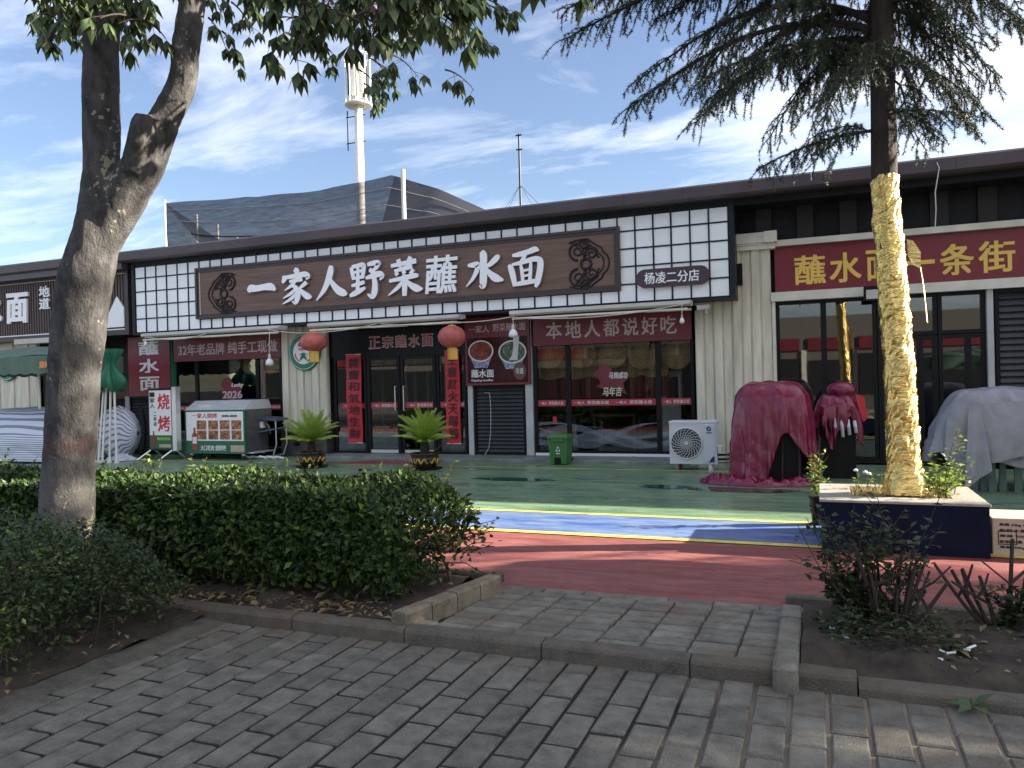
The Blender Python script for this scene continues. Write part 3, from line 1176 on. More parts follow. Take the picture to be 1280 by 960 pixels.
# blocks along the right side
bk = MB()
bk.box(-0.2, -0.11, 3.9, 4.0, -0.05, 0.0)
block_kerb = structure(bk.build('block_kerb', M['kerb']))
ys = [3.80, 4.03, 4.25, 4.47, 4.69, 4.92]
for k in range(5):
    q = MB()
    zt = 0.105 + (0.02 if k == 0 else 0) + rr.uniform(-.006, .006)
    q.cbox(-0.222 + rr.uniform(-.004, .004), -0.108, ys[k] + 0.008, ys[k + 1] - 0.008, -0.03, zt, 0.02 if k == 0 else 0.01)
    q.build('block', M['brick'], block_kerb)


def soil(name, x0, x1, y0, y1, zf, n=60, m2=14, seed=0):
    q = MB()

    def fn(u, v):
        x, y = x0 + (x1 - x0) * u, y0 + (y1 - y0) * v
        n_ = mnoise.fractal(Vector((x * 3 + seed, y * 3, 0.3)), 1.0, 2.0, 4)
        return (x, y, zf(x, y) + 0.035 * n_ + 0.02 * abs(mnoise.noise(Vector((x * 14, y * 14, seed)))))
    q.sheet(fn, n, m2)
    return structure(q.build(name, M['earth'], smooth=True))


def edge_fade(x, y):
    e = min(max((y - 3.98) / 0.2, 0), 1) * min(max((5.22 - y) / 0.2, 0), 1)
    return 0.01 + 0.075 * e


soil('soil', -14, -2.36, 3.99, 5.25, edge_fade, 260, 30)
soil('soil', -0.10, 9, 3.93, 5.25, lambda x, y: edge_fade(x, y) + 0.03 * max(0, 1 - abs(y - 4.15) / .25), 200, 34, 5)
soil('soil', -9, -3.72, 1.2, 3.90, lambda x, y: 0.028 + 0.06 * min(max((-3.72 - x) / 0.5, 0), 1), 60, 36, 9)
# soil spilt over the low stone lip of the street tree's bed
q = MB()


def lip(u, v):
    y = 1.3 + 2.6 * u
    x = -3.55 - 0.30 * v + 0.04 * math.sin(y * 4)
    n_ = mnoise.noise(Vector((x * 7, y * 5, 2)))
    return (x, y, -0.004 + 0.036 * math.sin(PI * min(v * 1.0 + 0.02, 1)) * (0.8 + 0.5 * n_))


q.sheet(lip, 40, 8)
structure(q.build('soil_bank', M['kerb'], smooth=True))
# back kerb of the beds
for x0, x1 in ((-14, -2.2), (-0.22, 9)):
    q = MB()
    n = 14
    for k in range(n):
        a = x0 + (x1 - x0) * k / n
        c = x0 + (x1 - x0) * (k + 1) / n
        q.cbox(a + .004, c - .004, 5.24, 5.32, -0.02, 0.07, 0.012)
    structure(q.build('back_kerb', M['kerb']))

# ================================================================== SHOP BUILDING
WY = 13.9
shop = thing('shop_building', 'long single storey shop row with cream cladding, dark flat fascia and glass fronts', 'building', (-6, WY, 0))
q = MB()
q.box(-34, 26, 17.6, 17.8, 0, 4.3)
q.build('back_wall', M['room'], shop)
for x in (-15.56, -9.74, -1.4, 4.6):
    q = MB()
    q.box(x - .08, x + .08, 14.02, 17.6, 0, 4.3)
    q.build('partition_wall', M['room'], shop)
q = MB()
q.box(-34, 26, 13.97, 17.6, -0.01, 0.05)
q.build('shop_floor', M['room_floor'], shop)
q = MB()
q.box(-34, 26, 13.99, 17.6, 2.95, 3.05)
q.build('shop_ceiling', M['room'], shop)
q = MB()
q.box(-34, 26, 13.30, 17.9, 4.32, 4.60)
q.build('roof', M['dark_band'], shop)
# fascia: an angled folded metal strip
q = MB()
pr = [(13.10, 4.44), (13.02, 4.47), (13.00, 4.64), (13.04, 4.675), (13.32, 4.70), (13.32, 4.44)]
n = 60
for k in range(n):
    a, c = -34 + k, -33 + k
    vs = [(a + .002, y, z) for y, z in pr] + [(c - .002, y, z) for y, z in pr]
    m_ = len(pr)
    q.add(vs, [(i, m_ + i, m_ + (i + 1) % m_, (i + 1) % m_) for i in range(m_)])
q.build('fascia', M['fascia'], shop)
q = MB()                                                            # second strip under the fascia at the left
q.box(-34, -14.75, 13.12, 13.3, 4.30, 4.44)
q.build('lower_fascia', M['fascia'], shop)
q = MB()
q.box(-34, 26, 13.93, 14.0, 2.75, 4.32)
q.build('header_wall', M['dark_band'], shop)


def cladding(x0, x1, z0, z1, y, n, name='cladding_strip'):
    w = (x1 - x0) / n
    bkg = MB()
    bkg.box(x0, x1, y + 0.02, y + 0.10, z0, z1)
    bkg.build('cladding_backing', M['cream_trim'], shop)
    for k in range(n):
        a, c = x0 + w * k + 0.006, x0 + w * (k + 1) - 0.006
        q = MB()
        d = 0.0 if k % 2 else 0.022
        vs = [(a, y + 0.02, z0), (a + .012, y - d, z0), (c - .012, y - d, z0), (c, y + 0.02, z0)]
        vs += [(x, yy, z1) for x, yy, z in vs]
        q.add(vs, [(0, 1, 5, 4), (1, 2, 6, 5), (2, 3, 7, 6), (3, 2, 1, 0), (4, 5, 6, 7)])
        q.build(name, M['cream'], shop)


# left pillar
xa, xb = at(353, 480, 13.72).x, at(409, 480, 13.72).x
cladding(xa, xb, 0.60, 2.84, 13.72, 6)
q = MB()
q.box(xa - .10, xb + .0, 13.60, 13.95, 0.5, 0.6)
q.build('pillar_ledge', M['plinth'], shop)
q = MB()
q.box(xa - .02, xb - .01, 13.66, 13.95, 0.0, 0.5)
q.build('pillar_base', M['plinth'], shop)
q = MB()
q.lathe([(0.035, 0), (0.045, 0.02), (0.045, 0.12), (0.03, 0.12)], (xa + .42, 13.66, 0.27), 12, axis='y')
q.build('drain_pipe', M['black'], shop)
q = MB()
q.box(xa, xb, 13.745, 13.95, 2.84, 4.3)
q.build('pillar_head', M['cream_trim'], shop)
# right pillar
xa2, xb2 = at(870, 470, 13.72).x, at(966, 470, 13.72).x
cladding(xa2, xb2, 0.0, 3.62, 13.72, 8)
# cornice cap above the right pillar
x0c, x1c, x2c = at(913, 300, 13.6).x, at(955, 300, 13.6).x, at(971, 300, 13.6).x
q = MB()
q.box(x0c - .3, x1c, 13.62, 13.95, 3.73, 3.90)
q.box(x1c, x2c, 13.58, 13.95, 3.72, 3.905)
q.box(x0c - .3, x2c - .03, 13.66, 13.95, 3.62, 3.73)
q.box(x0c - .3, x1c - .04, 13.64, 13.95, 3.70, 3.73)
q.build('pillar_cornice', M['cream_trim'], shop)
q = MB()
q.box(at(908, 340, 13.70).x - .2, at(928, 340, 13.70).x, 13.67, 13.73, at(920, 357, 13.7).z, at(920, 330, 13.7).z)
q.build('vent_opening', M['black'], shop)

# dark ribbed band over the right unit
x = -1.3
k = 0
while x < 5.5:
    w = 0.26 if k % 2 else 0.40
    q = MB()
    y = 13.80 if k % 2 else 13.87
    q.box(x, x + w - .004, y, 13.93, 3.74, 4.44)
    q.build('soffit_panel', M['dark_band2' if k % 2 else 'dark_band'], shop)
    x += w
    k += 1


def frame_rect(q, x0, x1, z0, z1, w, y0, y1):
    q.box(x0, x0 + w, y0, y1, z0, z1)
    q.box(x1 - w, x1, y0, y1, z0, z1)
    q.box(x0 + w, x1 - w, y0 + .002, y1 - .002, z1 - w, z1)
    q.box(x0 + w, x1 - w, y0 + .002, y1 - .002, z0, z0 + w)


# ---- entrance doors
DX0, DX1 = at(418, 500, 13.86).x, at(584, 500, 13.86).x
q = MB()
q.box(DX0 - .06, DX1 + .04, 13.84, 13.93, 2.08, 2.74)
header = q.build('door_header', M['black_frame'], shop)
edges = [DX0, at(459, 500, 13.86).x, at(501, 500, 13.86).x, at(546, 500, 13.86).x, DX1]
for k in range(4):
    a, c = edges[k], edges[k + 1]
    q = MB()
    frame_rect(q, a + .01, c - .01, 0.065, 2.075, 0.07 if k in (1, 2) else 0.05, 13.85, 13.91)
    d = q.build('door' if k in (1, 2) else 'side_light', M['black_frame'], shop)
    g = MB()
    g.box(a + .05, c - .05, 13.878, 13.884, 0.11, 2.03)
    g.build('pane', M['glass_r'], d)
    if k in (1, 2):
        q = MB()
        hx = c - .10 if k == 1 else a + .10
        q.tube([(hx, 13.845, 0.95), (hx, 13.80, 0.95), (hx, 13.80, 1.45), (hx, 13.845, 1.45)], 0.011, 8)
        q.build('handle', M['aluminium'], d)
        q = MB()
        q.box(a + .08, c - .08, 13.846, 13.852, 0.075, 0.14)
        q.build('kick_plate', M['aluminium'], d)
# ---- louvre bay below the menu poster
for xp in ((586, 592), (658, 667)):
    q = MB()
    q.box(at(xp[0], 520, 13.84).x, at(xp[1], 520, 13.84).x, 13.82, 13.93, 0.063, 2.76 if xp[0] > 600 else 1.46)
    q.build('post', M['grey_post'], shop)


def louver_panel(x0, x1, z0, z1, y, n):
    q = MB()
    q.box(x0, x1, y + .08, y + .12, z0, z1)
    p = q.build('louver_panel', M['black_frame'], shop)
    q = MB()
    frame_rect(q, x0, x1, z0, z1, 0.05, y + .0, y + .08)
    q.build('louver_frame', M['black_frame'], p)
    h = (z1 - z0 - .1) / n
    q = MB()
    L = x1 - x0 - .12
    q.add([(-L / 2, 0, -h * .45), (L / 2, 0, -h * .45), (L / 2, .05, h * .5), (-L / 2, .05, h * .5), (-L / 2, .006, -h * .52), (L / 2, .006, -h * .52), (L / 2, .056, h * .42), (-L / 2, .056, h * .42)],
          [(0, 1, 2, 3), (7, 6, 5, 4), (0, 4, 5, 1), (3, 2, 6, 7), (0, 3, 7, 4), (1, 5, 6, 2)])
    me = q.mesh('slat', M['louver'])
    for k in range(n):
        o = put(bpy.data.objects.new('slat', me), p)
        o.location = ((x0 + x1) / 2, y + .015, z0 + .05 + h * (k + .5))


louver_panel(at(593, 520, 13.88).x, at(658, 520, 13.88).x, 0.066, 1.44, 13.85, 17)


# ---- windows
def window(x0, x1, z0, z1, mull, y=13.88, gm='glass', fw=0.06):
    q = MB()
    frame_rect(q, x0, x1, z0, z1, fw, y - .03, y + .05)
    w = q.build('window', M['black_frame'], shop)
    ed = [x0] + mull + [x1]
    for mx_ in mull:
        q = MB()
        q.box(mx_ - .045, mx_ + .045, y - .028, y + .048, z0 + fw, z1 - fw)
        q.build('mullion', M['black_frame'], w)
    for a, c in zip(ed[:-1], ed[1:]):
        q = MB()
        q.box(a + .04, c - .04, y - .003, y + .003, z0 + .05, z1 - .05)
        q.build('pane', M[gm], w)
    return w


WX0, WX1 = at(668, 480, 13.86).x, at(868, 480, 13.86).x
mull = [at(710.5, 480, 13.86).x, at(823, 480, 13.86).x]
win_r = window(WX0, WX1, 0.10, 2.72, mull)
q = MB()
q.box(WX0, WX1, 13.835, 13.90, 0.064, 0.112)
q.build('sill', M['white'], win_r)
LX0, LX1 = at(216, 480, 13.86).x, at(353, 480, 13.86).x
win_l = window(LX0, LX1, 0.10, 2.74, [at(246, 480, 13.86).x, at(322, 480, 13.86).x])
q = MB()
q.box(at(212, 480, 13.8).x, at(217, 480, 13.8).x, 13.78, 13.93, 0, 2.76)
q.build('post', M['emblem_green'], shop)
louver_panel(at(163, 530, 13.88).x, at(212, 530, 13.88).x, 0.03, 1.36, 13.85, 16)
q = MB()
q.box(at(158, 530, 13.84).x, at(163, 530, 13.84).x, 13.82, 13.93, 0, 1.36)
q.build('post', M['grey_post'], shop)

# ---- right unit
RX0 = at(969, 480, 13.84).x
xr = lambda px: at(px, 430, 13.86).x
q = MB()
q.box(RX0 - .03, 4.6, 13.70, 13.93, 2.73, 2.88)
q.build('lintel', M['cream_trim'], shop)
q = MB()
q.box(RX0 - .05, 4.6, 13.70, 13.93, 3.655, 3.755)
q.build('lintel', M['cream_trim'], shop)
q = MB()
q.box(RX0 - .02, RX0 + .035, 13.74, 13.93, 0.0, 2.73)
q.build('jamb', M['cream_trim'], shop)
window(RX0 + .035, xr(1096), 0.05, 2.73, [xr(1030)], gm='glass_r')
window(xr(1097), xr(1172), 0.05, 2.06, [xr(1150)], gm='glass_r', fw=.08)
window(xr(1097), xr(1172), 2.07, 2.73, [], gm='glass_r')
window(xr(1173), xr(1232), 0.05, 2.06, [xr(1210)], gm='glass_r')
window(xr(1173), xr(1232), 2.07, 2.73, [], gm='glass_r')
q = MB()
q.box(xr(1233), xr(1241), 13.76, 13.93, 0, 2.73)
q.build('post', M['grey_post'], shop)
louver_panel(xr(1244), 4.5, 0.03, 2.72, 13.82, 26)

# ---- left unit (behind the street tree)
cl0, cl1 = at(-60, 500, 13.74).x, at(47, 500, 13.74).x
cladding(cl0, cl1, 0, 2.84, 13.74, 12)
q = MB()
q.box(at(96, 450, 13.9).x, at(156, 450, 13.9).x, 14.6, 14.7, 0, 2.8)
q.build('inner_wall', M['dark_wall'], shop)
q = MB()
q.box(at(132, 480, 14.2).x, at(160, 480, 14.2).x, 14.3, 14.55, 1.30, 1.72)
q.build('serving_counter', mat('brown_board', (0.11, 0.05, 0.035), 0.6, var=0.3), shop)
window(at(49, 480, 13.88).x, at(97, 480, 13.88).x, 0.05, 2.7, [], gm='glass_r')

# ================================================================== SIGNS ON THE FACADE
# ---- lattice signboard with the carved name board
SY = 13.30
LX, RX_, LZ0, LZ1 = -14.54, -1.31, 2.83, 4.385
sign = thing('lattice_signboard', 'long white lattice signboard with brown name board 一家人野菜蘸水面 above the shop doors', 'sign', (-7.9, SY, 2.83))
q = MB()
q.box(LX - .10, RX_ + .10, SY + .03, 13.92, LZ0 - .05, LZ1 + .06)
q.build('backing', M['lattice_bar'], sign)
q = MB()
q.box(LX - .10, LX - .012, SY - .02, SY + .03, LZ0 - .05, LZ1 + .06)
q.box(RX_ + .012, RX_ + .10, SY - .02, SY + .03, LZ0 - .05, LZ1 + .06)
q.box(LX - .012, RX_ + .012, SY - .018, SY + .03, LZ0 - .05, LZ0 - .012)
q.box(LX - .012, RX_ + .012, SY - .018, SY + .03, LZ1 + .012, LZ1 + .06)
q.build('outer_frame', M['lattice_bar'], sign)
BX0, BX1, BZ0, BZ1 = -12.71, -3.15, 3.04, 4.165
NC, NR = 42, 5
cw, rh = (RX_ - LX) / NC, (LZ1 - LZ0) / NR
rr = random.Random(11)
for c in range(NC):
    for r in range(NR):
        x0, x1 = LX + cw * c, LX + cw * (c + 1)
        z0, z1 = LZ0 + rh * r, LZ0 + rh * (r + 1)
        if x0 > BX0 - .1 and x1 < BX1 + .1:
            if r in (1, 2, 3):
                continue
            if r == 0:
                z1 = BZ0
            else:
                z0 = BZ1
        q = MB()
        t = rr.uniform(-0.002, 0.002)
        q.cbox(x0 + .010, x1 - .010, SY + .004 + t, SY + .03, z0 + .010, z1 - .010, 0.003)
        q.build('pane', M['pane'], sign)
for c in range(1, NC):
    x = LX + cw * c
    j = rr.uniform(-.004, .004)
    inside = BX0 - .05 < x < BX1 + .05
    for z0, z1 in ([(LZ0, BZ0), (BZ1, LZ1)] if inside else [(LZ0, LZ1)]):
        q = MB()
        q.box(x - .013 + j, x + .013 + j, SY - .012, SY + .03, z0 - .012, z1 + .012)
        q.build('lattice_bar', M['lattice_bar'], sign)
for r in range(1, NR):
    z = LZ0 + rh * r
    for x0, x1 in ((LX, BX0), (BX1, RX_)):
        q = MB()
        q.box(x0 - .012, x1 + .012, SY - .009, SY + .03, z - .013, z + .013)
        q.build('lattice_bar', M['lattice_bar'], sign)
# the board
q = MB()
q.box(BX0 + .09, BX1 - .09, SY - .035, SY + .03, BZ0 + .08, BZ1 - .08)
board = q.build('name_board', M['wood'], sign)
q = MB()
for (o_, y_) in ((0.0, -.075), (0.05, -.055)):
    w_ = .05
    q.box(BX0 + o_, BX0 + o_ + w_, SY + y_, SY + .03, BZ0 + o_, BZ1 - o_)
    q.box(BX1 - o_ - w_, BX1 - o_, SY + y_, SY + .03, BZ0 + o_, BZ1 - o_)
    q.box(BX0 + o_ + w_, BX1 - o_ - w_, SY + y_ + .002, SY + .03, BZ0 + o_, BZ0 + o_ + w_)
    q.box(BX0 + o_ + w_, BX1 - o_ - w_, SY + y_ + .002, SY + .03, BZ1 - o_ - w_, BZ1 - o_)
q.build('board_frame', M['wood_frame'], board)
q = MB()
q.box(BX0 + .10, BX0 + .115, SY - .05, SY - .03, BZ0 + .1, BZ1 - .1)
q.build('edge_light_strip', M['cream_trim'], board)


def ornament(x0, x1, z0, z1, flip):
    q = MB()
    P_ = lambda u, v: ((x1 - (x1 - x0) * u) if flip else (x0 + (x1 - x0) * u), SY - .045, z0 + (z1 - z0) * v)
    out = [(1.0, 0.93), (.86, .97), (.70, .985), (.55, .985), (.47, .93), (.36, .86), (.24, .80), (.20, .72), (.10, .64), (.07, .56), (.055, .5), (.07, .44), (.10, .36), (.20, .28), (.24, .20), (.36, .14), (.47, .07), (.55, .015), (.70, .015), (.86, .03), (1.0, .07)]
    q.tube([P_(*p) for p in out], 0.016, 6)
    q.tube([P_(u * .86 + .13, (v - .5) * .90 + .5) for u, v in out[3:-3]], 0.012, 6)

    def spiral(cu, cv, r0, turns, a0, sgn):
        pts = []
        N = 26
        for i in range(N):
            t = i / (N - 1)
            r = r0 * (1 - 0.82 * t)
            a = a0 + sgn * turns * 2 * PI * t
            pts.append(P_(cu + r * math.cos(a), cv + r * .86 * math.sin(a)))
        q.tube(pts, [0.024 - 0.012 * i / (N - 1) for i in range(N)], 6)
    for s in (1, -1):
        spiral(.80, .5 + s * .27, .22, 1.6, -s * PI * .5, s)
        spiral(.47, .5 + s * .19, .15, 1.5, -s * PI * .1, s)
        spiral(.62, .5 + s * .40, .13, 1.3, s * PI * .2, -s)
        q.tube([P_(.30, .5 + s * .10), P_(.36, .5 + s * .22), P_(.52, .5 + s * .33), P_(.70, .5 + s * .45)], 0.016, 6)
        q.tube([P_(.62, .5 + s * .08), P_(.66, .5 + s * .2), P_(.9, .5 + s * .44)], 0.016, 6)
    ring = [P_(.60 + .12 * math.cos(a * PI / 10), .5 + .10 * math.sin(a * PI / 10)) for a in range(21)]
    q.tube(ring, 0.024, 6, cap=False)
    q.build('carved_ornament', M['carve'], board, smooth=True)


ornament(-12.40, -11.62, 3.10, 4.01, False)
ornament(-4.08, -3.30, 3.10, 4.01, True)


# brush style characters: strokes swell and taper
def brush_warp(seed):
    def w(X, Z):
        X, Z = np.array(X), np.array(Z)
        xc, zc = X.mean(), Z.mean()
        h = max(Z.max() - Z.min(), .3)
        dx = 0.10 * (Z - zc) + 0.018 * np.sin((Z - zc) / h * 9 + seed) + 0.010 * np.sin((X - xc) * 23 + seed * 2)
        dz = 0.10 * (X - xc) + 0.014 * np.sin((X - xc) * 17 + seed)
        return X + dx, Z + dz
    return w


def strokes(polys, x0, x1, z0, z1):
    """a character drawn as brush strokes: each a spine of (u, v, halfwidth)"""
    q = MB()
    for k, sp in enumerate(polys):
        pts = []
        n_ = len(sp)
        fine = []
        for i in range(n_ - 1):
            for t in (0, .25, .5, .75):
                fine.append([sp[i][a] * (1 - t) + sp[i + 1][a] * t for a in range(3)])
        fine.append(list(sp[-1]))
        for _ in range(2):
            fine = [fine[0]] + [[(fine[i - 1][a] + 2 * fine[i][a] + fine[i + 1][a]) / 4 for a in range(3)] for i in range(1, len(fine) - 1)] + [fine[-1]]
        P = [Vector((x0 + (x1 - x0) * u, 0, z0 + (z1 - z0) * v)) for u, v, w in fine]
        wd = [w * 1.22 * (x1 - x0) for u, v, w in fine]
        L_, R_2 = [], []
        for i, p in enumerate(P):
            t = (P[min(i + 1, len(P) - 1)] - P[max(i - 1, 0)]).normalized()
            nn = Vector((-t.z, 0, t.x))
            L_.append(p + nn * wd[i])
            R_2.append(p - nn * wd[i])
        yf, yb = SY - .095 - .0012 * k, SY - .032
        n_ = len(P)
        vs = [(p.x, yf, p.z) for p in L_] + [(p.x, yf, p.z) for p in R_2] + [(p.x, yb, p.z) for p in L_] + [(p.x, yb, p.z) for p in R_2]
        for i in range(n_ - 1):
            q.add([vs[i], vs[n_ + i], vs[n_ + i + 1], vs[i + 1]], [(0, 1, 2, 3)], 0)
            q.add([vs[i], vs[i + 1], vs[2 * n_ + i + 1], vs[2 * n_ + i]], [(0, 1, 2, 3)], 1)
            q.add([vs[n_ + i + 1], vs[n_ + i], vs[3 * n_ + i], vs[3 * n_ + i + 1]], [(0, 1, 2, 3)], 1)
        for i in (0, n_ - 1):
            q.add([vs[i], vs[n_ + i], vs[3 * n_ + i], vs[2 * n_ + i]], [(0, 1, 2, 3)], 1)
    o = q.build('character', [M['letter_white'], M['letter_side']], board)
    return o


strokes([[(0, .45, .05), (.08, .56, .10), (.3, .53, .075), (.6, .56, .075), (.85, .56, .10), (1.0, .44, .03)]], -11.23, -10.52, 3.24, 3.92)
CH_REN = [[(.52, 1.0, .05), (.50, .85, .085), (.42, .58, .08), (.26, .28, .06), (.0, .0, .012)],
          [(.47, .60, .04), (.58, .42, .065), (.74, .24, .09), (.92, .16, .085), (1.02, .12, .02)]]
strokes(CH_REN, -9.5, -8.77, 3.25, 3.94)
CH_SHUI = [[(.44, 1.0, .05), (.50, .92, .085), (.49, .6, .075), (.48, .25, .085), (.46, .06, .065), (.36, .10, .012)],
           [(.06, .66, .03), (.22, .66, .06), (.36, .68, .06), (.30, .48, .05), (.18, .28, .035), (.0, .1, .01)],
           [(.92, .86, .03), (.86, .80, .065), (.70, .66, .055), (.56, .58, .03)],
           [(.54, .56, .03), (.66, .40, .06), (.82, .26, .09), (1.02, .20, .02)]]
strokes(CH_SHUI, -6.11, -5.36, 3.23, 3.94)
CH_MIAN = [[(.12, .86, .03), (.3, .87, .06), (.6, .92, .06), (.80, .98, .07), (.9, .93, .02)],
           [(.52, .90, .04), (.46, .78, .05), (.38, .68, .04)],
           [(.0, .62, .03), (.07, .56, .07), (.14, .3, .07), (.18, .06, .05)],
           [(.10, .62, .03), (.4, .66, .05), (.80, .74, .06), (.95, .68, .07), (.93, .45, .075), (.84, .12, .07), (.78, .0, .03)],
           [(.36, .62, .03), (.40, .45, .045), (.42, .18, .04)],
           [(.66, .66, .03), (.65, .45, .045), (.62, .18, .04)],
           [(.40, .44, .025), (.64, .47, .03)], [(.41, .30, .025), (.63, .33, .03)],
           [(.16, .10, .04), (.42, .13, .055), (.80, .16, .05)]]
strokes(CH_MIAN, -5.24, -4.57, 3.20, 3.91)
CH_JIA = [[(.46, 1.0, .05), (.54, .93, .08), (.54, .85, .04)],
          [(.12, .84, .05), (.12, .74, .07), (.04, .64, .03)],
          [(.14, .78, .04), (.45, .80, .055), (.82, .84, .065), (.93, .76, .06), (.84, .68, .02)],
          [(.28, .66, .03), (.5, .68, .045), (.72, .70, .05)],
          [(.50, .68, .04), (.36, .54, .045), (.12, .42, .01)],
          [(.34, .58, .03), (.52, .46, .06), (.58, .26, .075), (.48, .04, .06), (.36, .10, .01)],
          [(.52, .46, .03), (.34, .32, .045), (.06, .20, .01)],
          [(.54, .34, .03), (.36, .18, .045), (.04, .04, .01)],
          [(.86, .60, .05), (.74, .52, .045), (.60, .44, .02)],
          [(.60, .46, .03), (.74, .30, .06), (.90, .19, .08), (1.02, .18, .02)]]
strokes(CH_JIA, -10.37, -9.62, 3.20, 3.94)
CH_YE = [[(.06, .90, .04), (.10, .70, .05), (.13, .55, .04)], [(.08, .90, .04), (.28, .93, .045), (.46, .95, .055), (.42, .72, .05), (.40, .56, .04)],
         [(.12, .74, .03), (.40, .78, .035)], [(.13, .58, .03), (.40, .61, .04)],
         [(.27, .92, .035), (.26, .55, .045), (.24, .2, .05)], [(.06, .38, .03), (.25, .41, .045), (.46, .46, .04)],
         [(.0, .10, .03), (.12, .15, .06), (.30, .22, .055), (.48, .30, .03)],
         [(.56, .93, .04), (.75, .96, .055), (.92, .96, .06), (.82, .82, .045), (.70, .74, .03)],
         [(.62, .80, .04), (.74, .70, .06), (.80, .64, .03)],
         [(.50, .56, .03), (.68, .60, .055), (.92, .66, .07), (1.02, .58, .05), (.92, .48, .015)],
         [(.74, .60, .05), (.78, .40, .065), (.76, .14, .075), (.68, .02, .06), (.54, .12, .012)]]
strokes(CH_YE, -8.69, -7.92, 3.22, 3.94)
CH_CAI = [[(.10, .84, .04), (.5, .88, .05), (.86, .92, .055)], [(.32, 1.0, .05), (.36, .88, .055), (.38, .78, .03)], [(.70, 1.04, .05), (.64, .92, .055), (.58, .80, .03)],
          [(.74, .78, .05), (.5, .74, .05), (.2, .70, .03)], [(.24, .66, .04), (.30, .58, .05)], [(.46, .68, .04), (.52, .60, .05)], [(.78, .70, .04), (.68, .58, .045)],
          [(.04, .44, .035), (.4, .48, .05), (.82, .54, .06), (.92, .52, .03)],
          [(.50, .58, .05), (.51, .3, .07), (.49, .02, .05)],
          [(.48, .44, .03), (.32, .26, .05), (.0, .06, .012)], [(.54, .44, .03), (.70, .28, .065), (.88, .18, .085), (1.04, .17, .02)]]
strokes(CH_CAI, -7.80, -7.06, 3.20, 3.94)
# the dense character 蘸
text('蘸', -6.98, -6.27, 3.21, 3.94, SY - .032, M['letter_white'], board, thick=.065, bold=.014, name='character', res=4, shear=.1, side=M['letter_side'])

# ---- branch plaque
px0, px1, pz0, pz1 = -2.87, -1.62, 3.05, 3.37
plaque = thing('branch_plaque', 'dark purple rounded plaque reading 杨凌二分店 at right end of the lattice', 'plaque', (px0, 13.2, pz0))
q = MB()
r_ = (pz1 - pz0) / 2
pts = []
for k in range(13):
    a = -PI / 2 + PI * k / 12
    pts.append((px1 - r_ + r_ * math.cos(a), pz0 + r_ + r_ * math.sin(a)))
for k in range(13):
    a = PI / 2 + PI * k / 12
    pts.append((px0 + r_ + r_ * math.cos(a), pz0 + r_ + r_ * math.sin(a)))
q.poly(pts, 13.225, 13.286)
q.build('plaque_body', M['dark_purple'], plaque)
text('杨凌二分店', px0 + .15, px1 - .17, pz0 + .06, pz1 - .06, 13.224, M['letter_white'], plaque, bold=.012, thick=.008)


def banner(name, label, cat, x0, x1, z0, z1, y, m, thick=.012):
    t = thing(name, label, cat, (x0, y, z0))
    q = MB()
    q.cbox(x0, x1, y, y + thick, z0, z1, .003)
    q.build('panel', m, t)
    return t


A = lambda px, Y: at(px, 480, Y).x
BY = 13.74
# red banners above the windows
t = banner('window_banner', 'maroon banner reading 32年老品牌 纯手工现做 above the left window', 'banner', A(218, BY), A(352, BY), 2.14, 2.70, BY, M['banner_red'])
text('32年老品牌 纯手工现做', A(224, BY), A(348, BY), 2.27, 2.54, BY, M['faded_print'], t, bold=.014)
t = banner('window_banner', 'maroon banner reading 本地人都说好吃 above the right window', 'banner', A(668, BY), A(866, BY), 2.15, 2.72, BY, M['banner_red'])
x0 = A(684, BY)
for k, ch in enumerate('本地人都说好吃'):
    xa_, xb_ = A(684 + k * 23.9, BY), A(684 + k * 23.9 + 20, BY)
    text(ch, xa_, xb_, 2.27, 2.59, BY, M['faded_print'], t, bold=.012)
t = banner('vertical_banner', 'tall red banner with white characters 蘸水面 beside the left window', 'banner', A(161, BY), A(213, BY), 1.36, 2.77, BY, M['bright_red' if 0 else 'sign_red'])
for k, ch in enumerate('蘸水面'):
    text(ch, A(174.5, BY), A(199.5, BY), 2.33 - k * .42, 2.66 - k * .42, BY, M['white_print'], t, bold=.02)

# the outlined name over the doors: white outline behind, red in front
t = thing('door_lettering', 'outlined red characters 正宗蘸水面 over the glass doors', 'sign', (-8, 13.83, 2.2))
for k, ch in enumerate('正宗蘸水面'):
    a, c = A(462 + k * 16.6, 13.83), A(462 + k * 16.6 + 14.4, 13.83)
    text(ch, a, c, 2.24, 2.50, 13.838, M['faded_print'], t, bold=.026, thick=.004, name='outline')
    text(ch, a + .016, c - .016, 2.254, 2.486, 13.832, M['sticker_red'], t, bold=-.004, thick=.004)

# couplets
for s, px, lab in (('買賣和氣地生財', (432.5, 451), 'long red paper couplet 買賣和氣地生財 at left of the doors'), ('生意紅火天賜福', (556.5, 574), 'long red paper couplet 生意紅火天賜福 at right of the doors')):
    a, c = A(px[0], 13.80), A(px[1], 13.80)
    t = thing('couplet', lab, 'couplet', (a, 13.8, .3), 'red couplets flanking the doors')
    q = MB()
    q.sheet(lambda u, v: (a + (c - a) * u, 13.815 - .012 * math.sin(v * 9 + a) - .006 * math.sin(u * 5), 0.28 + 1.86 * v), 4, 24)
    q.build('paper', M['bright_red'], t)
    q = MB()
    q.box(a, c, 13.818, 13.835, 0.27, 0.29)
    q.box(a, c, 13.818, 13.835, 2.13, 2.15)
    q.build('rod', M['faded_print'], t)
    vtext(s, a + .05, c - .05, .36, 2.08, 13.797, M['black_print'], t, bold=.008, shear=.05)

